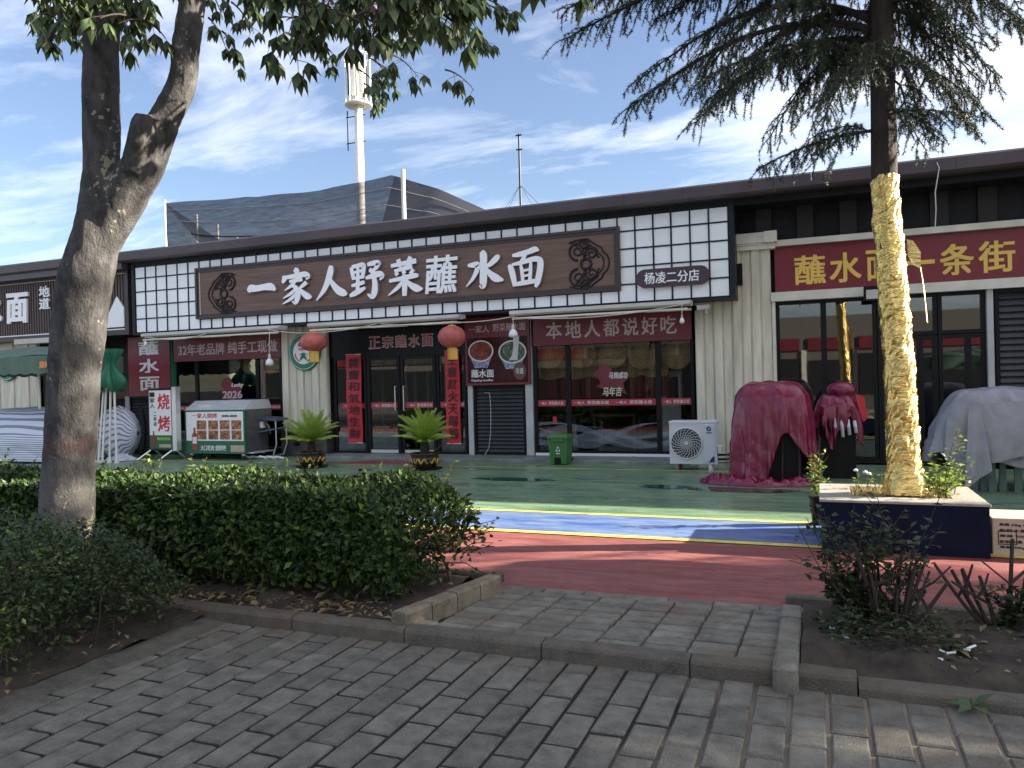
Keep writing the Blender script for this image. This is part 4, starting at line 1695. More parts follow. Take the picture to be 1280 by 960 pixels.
# ---- menu poster
a, c = A(583, 13.78), A(663.5, 13.78)
t = thing('menu_poster', 'dark poster of two noodle bowls reading 蘸水面 above the louvre bay', 'poster', (a, 13.78, 1.43))
q = MB()
q.box(a, c, 13.78, 13.83, 1.43, 2.76)
q.build('panel', M['poster_dark'], t)
q = MB()
frame_rect(q, a, c, 1.43, 2.76, .04, 13.765, 13.78)
q.build('frame', M['banner_red'], t)
q = MB()
q.box(a + .04, c - .04, 13.772, 13.779, 2.36, 2.72)
q.build('top_panel', M['banner_red'], t)
text('一家人', a + .08, a + .52, 2.46, 2.60, 13.771, M['faded_print'], t, bold=.006)
text('野菜蘸水面', a + .60, c - .08, 2.47, 2.62, 13.771, M['faded_print'], t, bold=.006)


def disc(q, cx, cz, rx, rz, y, n=28, mi=0):
    q.add([(cx + rx * math.cos(2 * PI * k / n), y, cz + rz * math.sin(2 * PI * k / n)) for k in range(n)], [tuple(range(n))], mi)


for bx, bz, r_, fill in ((a + .33, 2.10, .27, 'soup'), (c - .36, 2.06, .29, 'greens')):
    q = MB()
    q.poly([(bx - r_ * .93, bz - .05), (bx - r_ * .5, bz - .33), (bx + r_ * .5, bz - .33), (bx + r_ * .93, bz - .05)], 13.774, 13.779)
    q.build('bowl_print', M['blue_china'], t)
    q = MB()
    disc(q, bx, bz, r_, r_ * .78, 13.7725)
    q.build('bowl_rim_print', M['white_print'], t)
    q = MB()
    disc(q, bx, bz, r_ * .9, r_ * .68, 13.7705)
    q.build('soup_print', M[fill], t)
q = MB()
for k in range(7):
    f0 = k / 6
    q.tube([(c - .27 + .10 * f0 - .05, 13.768, 2.36), (c - .27 + .08 * f0 - .05, 13.768, 2.15), (c - .36 + .10 * f0, 13.768, 1.98), (c - .42 + .16 * f0, 13.768, 1.90)], .012, 5)
q.build('noodle_print', M['white_print'], t)
text('蘸水面', a + .12, a + .60, 1.58, 1.74, 13.770, M['white_print'], t, bold=.02)
text('Dipping noodles', a + .12, a + .58, 1.495, 1.55, 13.770, M['white_print'], t)
q = MB()
disc(q, c - .22, 1.69, .13, .17, 13.7735)
q.build('seal_print', mat('seal_brown', (.12, .06, .045), .5), t)
text('非遗', c - .30, c - .14, 1.63, 1.75, 13.7725, M['white_print'], t, thick=.001, bold=.01)

# ---- red sticker strips along the glass
GY = 13.868


def sticker(px0, px1, lab, reps, z0=1.0, z1=1.115, m='sticker_red'):
    a_, c_ = A(px0, GY), A(px1, GY)
    t_ = thing('glass_sticker', lab, 'sticker', (a_, GY, z0), 'red name strips stuck across the glass')
    q_ = MB()
    q_.box(a_, c_, GY, GY + .004, z0, z1)
    q_.build('strip', M[m], t_)
    w_ = (c_ - a_) / reps
    for k_ in range(reps):
        s0 = a_ + w_ * k_ + w_ * .08
        text('一家人', s0, s0 + w_ * .27, z0 + .03, z1 - .03, GY, M['white_print'], t_, bold=.01, thick=.002)
        text('野菜蘸水面', s0 + w_ * .33, s0 + w_ * .84, z0 + .025, z1 - .025, GY, M['white_print'], t_, bold=.006, thick=.002)


sticker(671, 706.5, 'short red strip 一家人野菜蘸水面 on narrow left pane of the right window', 1)
sticker(712.5, 819, 'long red strip with the name printed twice on wide middle pane', 2)
sticker(825.5, 864.5, 'red strip 一家人野菜蘸水面 on the pane above the air conditioner', 1)
sticker(427, 455, 'red strip half hidden behind the left couplet', 1)
sticker(463, 496, 'red strip 一家人野菜蘸水面 on the left glass door', 1)
sticker(506, 543, 'red strip 一家人野菜蘸水面 on the right glass door', 1)
sticker(550, 582, 'red strip half hidden behind the right couplet', 1)
sticker(325, 352, 'red strip on the left window beside the cream pillar', 1)
sticker(222, 244, 'red strip on the left window behind the standing barbecue sign', 1)


# ---- horse-year decals
def horse(px, z0, lab, s, right):
    cx = A(px, GY)
    t_ = thing('horse_decal', lab, 'decal', (cx, GY, z0), 'red horse new year decals on the glass')
    q_ = MB()
    body = [(-.46, .30), (-.30, .38), (-.40, .60), (-.50, .62), (-.52, .70), (-.36, .84), (-.34, .93), (-.26, .88), (-.10, .98), (-.04, .90), (.06, .84), (.12, .66), (.30, .56), (.52, .60), (.66, .74), (.60, .50), (.46, .38), (.50, .20), (.58, .04), (.44, .10), (.30, .22), (.02, .20), (-.12, .06), (-.30, .0), (-.20, .12), (-.22, .22)]
    q_.poly([(cx + u * s * .9, z0 + v * s) for u, v in body], GY - .002, GY + .003)
    q_.build('horse_print', M['banner_red'], t_)
    if right:
        text('马到成功', cx - .02 * s, cx + .56 * s, z0 + .52 * s, z0 + .72 * s, GY - .002, M['white_print'], t_, thick=.002, shear=.2)
        text('马年吉', cx - .22 * s, cx + .38 * s, z0 + .0 * s, z0 + .28 * s, GY - .002, mat('pale_green_print', (.55, .58, .42), .5), t_, thick=.002, shear=.2, bold=.02)
    else:
        text('Lucky', cx + .05 * s, cx + .62 * s, z0 + .55 * s, z0 + .74 * s, GY - .002, M['white_print'], t_, thick=.002, shear=.2)
        text('2026', cx - .38 * s, cx + .55 * s, z0 + .16 * s, z0 + .44 * s, GY - .003, M['faded_print'], t_, thick=.002, bold=.02)
        text('马年大吉', cx - .38 * s, cx + .5 * s, z0 - .06 * s, z0 + .10 * s, GY - .003, M['white_print'], t_, thick=.002)


horse(762, 1.17, 'dark red horse decal with white script on the right window', .62, True)
horse(288, 1.17, 'red horse decal marked 2026 on the left window above the grill cart', .60, False)

# ---- pale wave decal along the foot of the right window
wm = bpy.data.materials.new('wave_film')
wm.use_nodes = True
_nt = wm.node_tree
_b = _nt.nodes['Principled BSDF']
_b.inputs['Base Color'].default_value = (.42, .50, .58, 1)
_b.inputs['Alpha'].default_value = 0.15
wv = thing('wave_decal', 'pale translucent wave pattern on the lower glass of the right window', 'decal', (WX0, GY, .15))
for k, (a0, amp, ph, fr, th, d0) in enumerate([(.42, .20, 0.2, 1.0, .14, 0), (.50, .22, 2.6, 1.0, .16, .4), (.40, .14, 4.0, 1.35, .10, .2), (.56, .16, 1.3, .8, .08, .1), (.33, .10, 5.2, 1.1, .22, .3)]):
    def wf(u, v, a0=a0, amp=amp, ph=ph, fr=fr, th=th, d0=d0, k=k):
        x = WX0 + .05 + (WX1 - WX0 - .1) * u
        c_ = a0 + amp * math.sin(ph + fr * u * 6.6) * (0.6 + .4 * math.sin(u * 3 + d0))
        w_ = th * (0.5 + 0.5 * math.sin(u * 7 * fr + ph * 2))
        return (x, GY - .001 * k, max(.13, c_ + (v - .5) * w_))
    q = MB()
    q.sheet(wf, 60, 1)
    q.build('wave_band', wm, wv)
    q = MB()
    for s_ in (0, .25, .5, .75, 1):
        pts = [wf(i / 60, s_) for i in range(61)]
        q.tube([(p[0], p[1] - .0015, p[2]) for p in pts], .004, 3, cap=False)
    stuff(q.build('wave_line', wm, wv))
q = MB()
q.box(A(690, GY), A(695, GY), GY - .004, GY, .66, .80)
tag(q.build('red_notice', M['sticker_red']), 'small red square notice stuck on the glass above the green bin', 'notice')


# ---- round green emblem signs
def emblem(cx, cz, r_, y, lab):
    t_ = thing('round_sign', lab, 'sign', (cx, y, cz))
    q_ = MB()
    q_.lathe([(r_, -.05), (r_, 0), (r_ * .98, .012)], (cx, y, cz), 36, axis='y')
    q_.build('rim', M['emblem_green'], t_)
    q_ = MB()
    q_.lathe([(r_ * .93, .010), (r_ * .93, .017)], (cx, y, cz), 36, axis='y')
    q_.build('white_ring', M['white'], t_)
    q_ = MB()
    q_.lathe([(r_ * .90, .014), (r_ * .90, .020)], (cx, y, cz), 36, axis='y')
    q_.build('green_ring', M['emblem_green'], t_)
    q_ = MB()
    q_.lathe([(r_ * .66, .018), (r_ * .66, .024)], (cx, y, cz), 36, axis='y')
    q_.build('face', M['white'], t_)
    text('蘸水面', cx - r_ * .34, cx + r_ * .34, cz + r_ * .28, cz + r_ * .48, y - .024, M['print_red'], t_, thick=.002, bold=.01)
    text('非遗美食', cx - r_ * .32, cx + r_ * .32, cz + r_ * .08, cz + r_ * .23, y - .024, M['print_red'], t_, thick=.002)
    q_ = MB()
    for s in (-1, 1):
        q_.poly([(cx, cz - .02 * r_)] + ([(cx + s * r_ * .1, cz - .12 * r_), (cx + s * r_ * .36, cz - .18 * r_)] if s < 0 else [(cx + s * r_ * .36, cz - .18 * r_), (cx + s * r_ * .1, cz - .12 * r_)])[::1], y - .028, y - .024)
        q_.tube([(cx + s * .03 * r_, y - .026, cz - .1 * r_), (cx + s * .18 * r_, y - .026, cz - .42 * r_)], r_ * .06, 6)
    q_.box(cx - r_ * .05, cx + r_ * .05, y - .028, y - .024, cz - .34 * r_, cz - .05 * r_)
    q_.build('green_figure', M['emblem_green'], t_)
    q_ = MB()
    for s in (-1, 1):
        q_.tube([(cx + s * r_ * .52 * math.cos(a_), y - .026, cz - r_ * .1 + r_ * .45 * math.sin(a_)) for a_ in [-1.1 + .15 * i for i in range(9)]], r_ * .035, 5)
    q_.build('wheat_print', M['print_red'], t_)


p = at(380, 440, 13.66)
emblem(p.x, p.z, .40, 13.66, 'round green ringed emblem sign on the cream pillar behind the lantern')
p = at(8, 457, 13.66)
emblem(p.x, p.z, .40, 13.66, 'round green ringed emblem sign under the parasol at far left')

# ---- right red sign
a, c = at(968.5, 340, 13.80).x, 4.0
t = banner('street_sign', 'wide red sign 蘸水面一条街 in yellow characters behind the gold wrapped trunk', 'sign', a, c, 2.883, 3.652, 13.80, M['sign_red'], .05)
for ch, x0, x1 in (('蘸', -.298, .19), ('水', .25, .73), ('面', .80, 1.22), ('一', 1.32, 1.79), ('条', 1.86, 2.33), ('街', 2.39, 2.88)):
    z0, z1 = (2.985, 3.475) if ch != '一' else (3.19, 3.255)
    text(ch, x0, x1, z0, z1, 13.80, M['yellow_print'], t, bold=.016, thick=.01)

# ---- left unit's slatted sign
sx0, sx1, sz0, sz1 = -27, -14.93, 2.93, 4.27
t = thing('slatted_sign', 'dark brown slatted sign with white characters 蘸水面 behind the street tree', 'sign', (-20, 13.4, 2.9))
q = MB()
q.box(sx0, sx1, 13.44, 13.9, sz0, sz1)
q.build('backing', M['carve'], t)
q = MB()
frame_rect(q, sx0 - .15, sx1 + .12, sz0 - .12, sz1 + .10, .12, 13.33, 13.9)
q.build('outer_frame', M['wood_frame'], t)
q = MB()
frame_rect(q, sx0 + .0, sx1, sz0, sz1, .03, 13.36, 13.44)
q.build('white_frame', M['white'], t)
nsl = 0
x = sx1 - .06
me = MB().box(-.028, .028, 13.40, 13.44, sz0 + .031, sz1 - .031).mesh('slat', M['brown_slat'])
while x > -20.6:
    o = put(bpy.data.objects.new('slat', me), t)
    o.location = (x, 0, 0)
    x -= .088
zt_, zb_ = at(26, 366, 13.40).z, at(26, 404, 13.40).z
for ch, x0, x1 in (('面', A(13, 13.4), A(40, 13.4)), ('水', A(-23, 13.4), A(7, 13.4)), ('蘸', A(-58, 13.4), A(-28, 13.4))):
    text(ch, x0, x1, zb_, zt_, 13.40, M['letter_white'], t, bold=.03, thick=.05, name='character', shear=.05, res=4)
for k, ch in enumerate('地道'):
    text(ch, A(53, 13.4), A(66, 13.4), 3.86 - k * .30, 4.13 - k * .30, 13.40, M['letter_white'], t, bold=.02, thick=.03, name='character')
q = MB()
q.poly([(-17.3, 3.0), (-16.6, 3.0), (-15.0, 3.0), (-15.0, 3.45), (-15.22, 3.72), (-15.5, 3.3), (-15.9, 3.12), (-16.4, 3.16), (-16.8, 3.06)], 13.37, 13.40)
q.build('snow_mountain', M['letter_white'], t)

# ---- awning cassettes below the signs
for pxa, pxb, pxz, lab in ((180, 352, 0, 'long cream awning cassette above the left window'), (388, 577, 0, 'long cream awning cassette above the glass doors'), (640, 866, 0, 'long cream awning cassette above the right window')):
    a, c = A(pxa, 13.05), A(pxb, 13.05)
    t = thing('awning_cassette', lab, 'awning', (a, 13.1, 2.7), 'retracted awnings under the signboard')
    q = MB()
    prof = [(13.02, 2.69), (12.99, 2.715), (13.0, 2.768), (13.06, 2.78), (13.30, 2.78), (13.30, 2.71), (13.12, 2.68)]
    vs = [(a, y, z) for y, z in prof] + [(c, y, z) for y, z in prof]
    m_ = len(prof)
    q.add(vs, [(i, (i + 1) % m_, m_ + (i + 1) % m_, m_ + i) for i in range(m_)] + [tuple(range(m_ - 1, -1, -1)), tuple(range(m_, 2 * m_))])
    q.build('housing', M['awning'], t)
    q = MB()
    q.box(a + .05, c - .05, 13.0, 13.06, 2.615, 2.648)
    q.build('front_bar', M['cream_trim'], t)
    for k in range(3):
        xx = a + (c - a) * (k + .3) / 3
        q = MB()
        q.tube([(xx, 13.09, 2.63), (xx + .75, 13.16, 2.63)], .022, 6)
        q.build('folding_arm', M['cream_trim'], t)
q = MB()
a, c = at(22, 430, 13.0).x - .1, at(64, 430, 13.0).x + .7
q.box(a, c, 12.98, 13.3, 2.70, 2.82)
t = thing('awning_cassette', 'short pinkish awning cassette under the slatted sign', 'awning', (a, 13.1, 2.7), 'retracted awnings under the signboard')
q.build('housing', M['awning'], t)


# ---- lanterns, bulbs, cables
def lantern(p, rx, rz, lab, tilt=0.0):
    t_ = thing('red_lantern', lab, 'lantern', p, 'red lanterns at the doorway')
    q_ = MB()
    n_, m2 = 36, 10
    vs, fs = [], []
    for j in range(m2 + 1):
        ph = -PI / 2 + PI * (0.06 + 0.88 * j / m2)
        for k in range(n_):
            a_ = 2 * PI * k / n_
            r = rx * math.cos(ph) * (1 + (.045 if k % 3 == 0 else 0))
            vs.append((p[0] + r * math.cos(a_), p[1] + r * math.sin(a_), p[2] + rz * math.sin(ph)))
    for j in range(m2):
        for k in range(n_):
            fs.append((j * n_ + k, j * n_ + (k + 1) % n_, (j + 1) * n_ + (k + 1) % n_, (j + 1) * n_ + k))
    q_.add(vs, fs)
    q_.build('shade', M['lantern'], t_, smooth=True)
    for s in (1, -1):
        q_ = MB()
        z = p[2] + s * rz * .96
        q_.lathe([(rx * .30, -.012), (rx * .30, .012)], (p[0], p[1], z), 16)
        q_.build('cap', M['gold'], t_)
    q_ = MB()
    for k in range(18):
        a_ = 2 * PI * k / 18
        r = rx * .30
        q_.tube([(p[0] + r * math.cos(a_), p[1] + r * math.sin(a_), p[2] - rz), (p[0] + r * 1.05 * math.cos(a_), p[1] + r * 1.05 * math.sin(a_), p[2] - rz - .21)], .018, 4)
    q_.build('tassel', M['gold'], t_)
    q_ = MB()
    q_.tube([(p[0], p[1], p[2] + rz), (p[0], p[1] + .02, 2.66)], .006, 5)
    q_.build('cord', M['cable'], t_)


p = at(392, 427.5, 12.95)
lantern((p.x, 12.95, p.z), .275, .195, 'faded red lantern hanging before the green emblem sign')
p = at(565, 421, 12.95)
lantern((p.x, 12.95, p.z), .255, .215, 'red lantern hanging over the right couplet')


def bulb(px, pyb, L_, lab, big=True):
    p_ = at(px, pyb, 12.97)
    t_ = thing('hanging_bulb', lab, 'bulb', (p_.x, 12.97, p_.z), 'white bulbs hanging from the awning cable')
    s = 1.0 if big else .5
    q_ = MB()
    q_.lathe([(.02, -.085), (.075, -.075), (.085, -.03), (.07, .02), (.035, .06)], (p_.x, 12.97, p_.z), 14)
    if not big:
        q_ = MB()
        q_.lathe([(.0, -.05), (.03, -.04), (.042, -.01), (.03, .03), (.02, .05)], (p_.x, 12.97, p_.z), 12)
    q_.build('bulb', M['white'], t_, smooth=True)
    q_ = MB()
    q_.lathe([(.03 * s, .05), (.026 * s, .13 * s + .03)], (p_.x, 12.97, p_.z), 10)
    q_.build('socket', M['cable'], t_)
    q_ = MB()
    q_.tube([(p_.x, 12.97, p_.z + .1), (p_.x + .004, 12.97, p_.z + .1 + L_ / 2), (p_.x, 13.0, p_.z + .1 + L_)], .007, 5)
    q_.build('cord', M['cable'], t_)


bulb(337, 452, .58, 'large white bulb hanging beside the cream pillar')
bulb(641.5, 416, .26, 'small white bulb hanging over the menu poster')
bulb(852.5, 401, .22, 'small white bulb hanging at right end of the 本地人都说好吃 banner', False)
bulb(182, 430, .15, 'small white bulb hanging over the vertical 蘸水面 banner', False)


def cable(pts, lab, r=.009, sag=.1, Y=12.98):
    P = []
    for (xa_, za_), (xb_, zb_) in zip(pts[:-1], pts[1:]):
        for k in range(9):
            t_ = k / 8
            P.append((xa_ + (xb_ - xa_) * t_, Y, za_ + (zb_ - za_) * t_ - sag * 4 * t_ * (1 - t_)))
    q_ = MB()
    q_.tube(P, r, 5)
    tag(q_.build('cable', M['cable']), lab, 'cable', 'cables strung along the awnings')


C2 = lambda px, py: (at(px, py, 12.98).x, at(px, py, 12.98).z)
cable([C2(183, 421), C2(258, 417)], 'pale cable sagging below the left awning cassette', sag=.09)
cable([C2(336, 412), C2(392, 416), C2(470, 405)], 'pale cable running from the left bulb past the faded lantern', sag=.03)
cable([C2(476, 405), C2(565, 403), C2(640, 396)], 'pale cable running past the right lantern to the poster', sag=.03)
cable([C2(642, 397), C2(855, 380)], 'pale cable sagging in front of the 本地人都说好吃 banner', sag=.10)

# ---- security camera and floodlight
p = at(880, 388, 13.66)
t = thing('security_camera', 'small white bullet camera on the cream pillar', 'camera', (p.x, 13.66, p.z))
q = MB()
q.tube([(p.x - .10, 13.40, p.z + .03), (p.x + .10, 13.52, p.z + .06)], .05, 12)
q.build('camera_body', M['white'], t)
q = MB()
q.tube([(p.x - .118, 13.39, p.z + .028), (p.x - .10, 13.40, p.z + .03)], .045, 12)
q.build('lens', M['black'], t)
q = MB()
q.tube([(p.x + .06, 13.50, p.z + .02), (p.x + .06, 13.52, p.z - .05), (p.x + .06, 13.70, p.z - .06)], .018, 8)
q.build('bracket', M['white'], t)
p = at(1090, 367, 13.5)
t = thing('floodlight', 'square floodlight under the red street sign', 'lamp', (p.x, 13.5, p.z))
q = MB()
q.cbox(p.x - .12, p.x + .12, 13.48, 13.56, p.z - .11, p.z + .12, .01)
q.build('housing', M['black'], t)
q = MB()
q.box(p.x - .085, p.x + .10, 13.474, 13.479, p.z - .085, p.z + .06)
q.build('lens', M['grey_post'], t)
q = MB()
q.box(p.x - .02, p.x + .02, 13.56, 13.72, p.z + .02, p.z + .06)
q.build('bracket', M['black'], t)

# ---- hanging wire from the roof edge on the right
q = MB()
pp = [at(x_, y_, 12.98) for x_, y_ in ((1171, 203), (1174, 210), (1172, 222), (1169, 240), (1170, 262), (1169, 283))]
q.tube([tuple(v) for v in pp], .008, 5)
tag(q.build('loose_wire', M['cable']), 'thin pale wire hanging loose from the right roof edge', 'wire')
q = MB()
pp = [at(x_, y_, 13.83) for x_, y_ in ((606, 491), (612, 491), (613.5, 510), (613.5, 540), (611, 560), (606, 569))]
q.tube([tuple(v) for v in pp], .006, 5)
tag(q.build('loose_wire', M['cable']), 'thin pale wire hanging down the louvre bay below the menu poster', 'wire')

# ================================================================== INSIDE THE SHOP
hat = MB()
hat.lathe([(.0, .10), (.05, .10), (.12, .085), (.20, .03), (.27, -.01), (.285, -.02), (.27, -.014)], (0, 0, 0), 20)
hat_me = hat.mesh('straw_hat', M['straw'], smooth=True)
tas = MB().tube([(0, -.02, .12), (0, -.03, .0)], [.012, .025], 6).mesh('tassel', M['white_print'])
for k, px in enumerate([238, 261, 288, 314, 340]):
    p = at(px, 459, 14.08)
    t = thing('straw_hat', ['straw hat at left end of the left window', 'second straw hat from the left end of the left window', 'straw hat above the 2026 decal in the left window', 'straw hat above the grill cart end in the left window', 'straw hat in the narrow pane beside the cream pillar'][k], 'hat', (p.x, 14.10, p.z + .12), 'straw hats hung inside the windows')
    t.rotation_euler = (math.radians(70), 0, 0)
    put(bpy.data.objects.new('brim', hat_me), t, True)
    put(bpy.data.objects.new('tassel', tas), t, True)
labs = ['straw hat in the narrow left pane of the right window', 'straw hat left of the horse decal in the right window', 'straw hat above the dark horse decal', 'straw hat right of the horse decal', 'straw hat above the white cabinet in the right window']
for k, px in enumerate([688, 727, 765, 803, 846]):
    p = at(px, 450, 14.08)
    t = thing('straw_hat', labs[k], 'hat', (p.x, 14.10, p.z + .10), 'straw hats hung inside the windows')
    t.rotation_euler = (math.radians(70), 0, 0)
    put(bpy.data.objects.new('brim', hat_me), t, True)
    put(bpy.data.objects.new('tassel', tas), t, True)
# blind added for the sunlit band, red bead curtain, behind the right window's hats
bx0_, bx1_ = A(672, 14.3), A(836, 14.3)
t = thing('added_blind', 'pale scalloped straw blind added behind the hats to stand for the sunlit band', 'blind', (bx0_, 14.3, 1.5))
q = MB()
q.sheet(lambda u, v: (bx0_ + (bx1_ - bx0_) * u, 14.3 + .02 * math.sin(u * 60), 1.55 - .05 * abs(math.sin(u * PI * 5)) * (1 - v) + .50 * v), 80, 4)
q.build('weave', M['straw'], t)
t = thing('bead_curtain', 'dark red bead curtain hanging behind the glass of the right window', 'curtain', (bx0_, 14.34, 1.2))
me = MB().tube([(0, 14.34, 1.58), (0, 14.34, 1.14)], .022, 5).mesh('strand', M['rope_red'])
for k in range(52):
    if k % 9 == 8:
        continue
    o = put(bpy.data.objects.new('strand', me), t)
    o.location = (bx0_ + (bx1_ - bx0_) * (k + .5) / 52, 0, 0)
p0_ = at(836, 485, 14.6)
t = thing('display_cabinet', 'white glazed cabinet standing inside the right window', 'cabinet', (p0_.x, 14.6, 0))
q = MB()
q.box(p0_.x - .22, p0_.x + .22, 14.6, 15.0, 0.06, 1.62)
q.build('cabinet_body', M['white'], t)
q = MB()
q.box(p0_.x - .06, p0_.x + .18, 14.59, 14.6, 1.1, 1.5)
q.build('cabinet_glass', M['ac_dark'], t)
for k, (px, py, w_, h_) in enumerate([(700, 545, .8, .75), (770, 540, .9, .75)]):
    p = atz(px, py, .06) if 0 else at(px, py, 15.0)
    t = thing('dining_table', ['wooden table inside the narrow left pane', 'wooden table inside behind the wave decal'][k], 'table', (p.x, 15, .06))
    q = MB()
    q.cbox(p.x - w_ / 2, p.x + w_ / 2, 14.8, 15.4, .75, .79, .01)
    q.build('tabletop', M['wood'], t)
    for sx_ in (-1, 1):
        for sy_ in (14.85, 15.33):
            q = MB()
            q.box(p.x + sx_ * w_ * .45 - .025, p.x + sx_ * w_ * .45 + .025, sy_, sy_ + .05, .05, .75)
            q.build('leg', M['wood'], t)
# tall cooler seen through the right side light of the doors
p = at(578, 530, 14.5)
t = thing('drink_cooler', 'tall pale cooler behind the right couplet', 'cooler', (p.x, 14.5, .05))
q = MB()
q.cbox(p.x - .28, p.x + .25, 14.5, 15.0, .05, 1.75, .02)
q.build('cooler_body', M['white'], t)
q = MB()
q.box(p.x - .22, p.x + .2, 14.49, 14.5, .75, 1.65)
q.build('cooler_door', M['ac_dark'], t)
for k, (px, w_) in enumerate([(478, .03), (519, .03), (535, .03)]):
    p = at(px, 500, 15.2)
    q = MB()
    q.box(p.x - w_, p.x + w_, 15.2, 15.26, .05, 2.5)
    q.build('inner_post', M['cream_trim'], shop)

# ================================================================== THINGS ON THE FORECOURT
# ---- outdoor air conditioner
t = thing('air_conditioner', 'white outdoor air conditioner unit standing before the right window', 'air conditioner', (-1.85, 12.4, 0))
ax0, ax1, az0, az1, ay = -2.215, -1.475, .105, .79, 12.40
q = MB()
q.cbox(ax0, ax1, ay, ay + .34, az0, az1 - .02, .012)
q.build('casing', M['ac_white'], t)
q = MB()
q.cbox(ax0 - .006, ax1 + .006, ay - .006, ay + .346, az1 - .035, az1, .01)
q.build('top_cover', M['ac_white'], t)
fcx, fcz, fr_ = -1.945, .435, .245
q = MB()
q.lathe([(fr_, .0), (fr_, .003)], (fcx, ay, fcz), 36, axis='y')
q.build('fan_opening', M['ac_dark'], t)
q = MB()
for k in range(3):
    a0 = k * 2 * PI / 3
    pts = [(fcx, fcz)] + [(fcx + .2 * math.cos(a0 + .9 * i / 6), fcz + .2 * math.sin(a0 + .9 * i / 6)) for i in range(7)]
    q.poly(pts, ay - .006, ay - .004)
q.build('fan_blades', M['ac_dark'], t)
q = MB()
for k in range(22):
    a0 = 2 * PI * k / 22
    pts = []
    for i in range(6):
        s = i / 5
        r = .045 + (fr_ - .045) * s
        a = a0 - .75 * s
        pts.append((fcx + r * math.cos(a), ay - .016, fcz + r * math.sin(a)))
    q.tube(pts, .0048, 4, cap=False)
for r in (.09, .13, .17, .21):
    q.tube([(fcx + r * math.cos(2 * PI * i / 36), ay - .012, fcz + r * math.sin(2 * PI * i / 36)) for i in range(37)], .0025, 3, cap=False)
stuff(q.build('fan_grille', M['ac_grille'], t))
q = MB()
q.tube([(fcx + fr_ * math.cos(2 * PI * i / 40), ay - .01, fcz + fr_ * math.sin(2 * PI * i / 40)) for i in range(41)], .012, 6, cap=False)
q.build('fan_ring', M['ac_white'], t, smooth=True)
q = MB()
q.lathe([(.036, .012), (.036, .02), (.028, .028)], (fcx, ay, fcz), 20, axis='y')
q.build('hub', M['ac_white'], t)
q = MB()
q.cbox(-1.675, -1.50, ay - .012, ay, .13, .735, .006)
q.build('side_panel', M['ac_white'], t)
q = MB()
q.lathe([(.038, .0), (.038, .003)], (-1.59, ay - .012, .665), 20, axis='y')
q.build('round_logo', M['navy_print'], t)
q = MB()
q.poly([(-1.60, .645), (-1.585, .66), (-1.565, .672), (-1.575, .682), (-1.60, .67)], ay - .018, ay - .016)
q.build('logo_mark', M['white'], t)
text('GREE', -1.632, -1.545, .592, .616, ay - .012, M['navy_print'], t, thick=.002, bold=.02)
q = MB()
q.poly([(-1.60, .14), (-1.51, .14), (-1.51, .22), (-1.53, .235)], ay - .015, ay - .012)
q.build('energy_label', M['navy_print'], t)
for x in (-2.10, -1.58):
    q = MB()
    q.cbox(x - .03, x + .03, ay + .0, ay + .36, 0.0, .105, .01)
    q.build('foot', M['kerb_tan'] if x < -2 else M['ac_white'], t)
for k, z in enumerate((.24, .17)):
    q = MB()
    q.tube([(ax1, ay + .15, z), (ax1 + .10, ay + .18, z + .0), (ax1 + .13, ay + .5, z - .03), (ax1 + .13, 13.7, z)], .018, 7)
    q.build('pipe', M['black'], t)
q = MB()
q.cbox(-1.47, -1.40, ay + .02, ay + .2, .28, .40, .01)
q.build('valve_cover', M['ac_white'], t)

# ---- green bin
t = thing('waste_bin', 'small green waste bin standing before the right window', 'bin', (-4.24, 12.95, 0))
q = MB()
bx, by = -4.245, 13.0


def taper_box(q, cx, cy, w0, d0, w1, d1, z0, z1):
    vs = []
    for w_, d_, z in ((w0, d0, z0), (w1, d1, z1)):
        for sx_, sy_ in ((-1, -1), (1, -1), (1, 1), (-1, 1)):
            vs.append((cx + sx_ * w_ / 2, cy + sy_ * d_ / 2, z))
    q.add(vs, [(3, 2, 1, 0), (4, 5, 6, 7)] + [(i, (i + 1) % 4, 4 + (i + 1) % 4, 4 + i) for i in range(4)])


taper_box(q, bx, by, .29, .30, .36, .36, .02, .47)
q.build('bin_body', M['bin_green'], t)
q = MB()
q.cbox(bx - .20, bx + .20, by - .20, by + .22, .47, .495, .01)
taper_box(q, bx, by, .39, .39, .30, .30, .495, .535)
q.build('lid', M['bin_green'], t)
q = MB()
q.cbox(bx - .12, bx + .12, by - .205, by - .18, .42, .455, .006)
q.build('front_lip', M['bin_green'], t)
q = MB()
for s in range(3):
    a = PI / 2 + s * 2 * PI / 3
    q.poly([(bx + .035 * math.cos(a + d) * k_, .27 + .035 * math.sin(a + d) * k_ * 1.2) for d, k_ in ((-.7, 1), (0, 1.25), (.7, 1), (.35, .55), (-.35, .55))], by - .171, by - .165)
q.box(bx - .035, bx + .035, by - .170, by - .164, .195, .212)
q.build('recycling_mark', M['white_print'], t)
q = MB()
q.box(bx - .07, bx + .05, by - .162, by - .154, .02, .13)
q.build('pedal_recess', M['black'], t)
for s in (-1, 1):
    q = MB()
    q.tube([(bx + s * .13, by + .17, .05), (bx + s * .17, by + .17, .05)], .05, 12)
    q.build('wheel', M['rubber'], t)


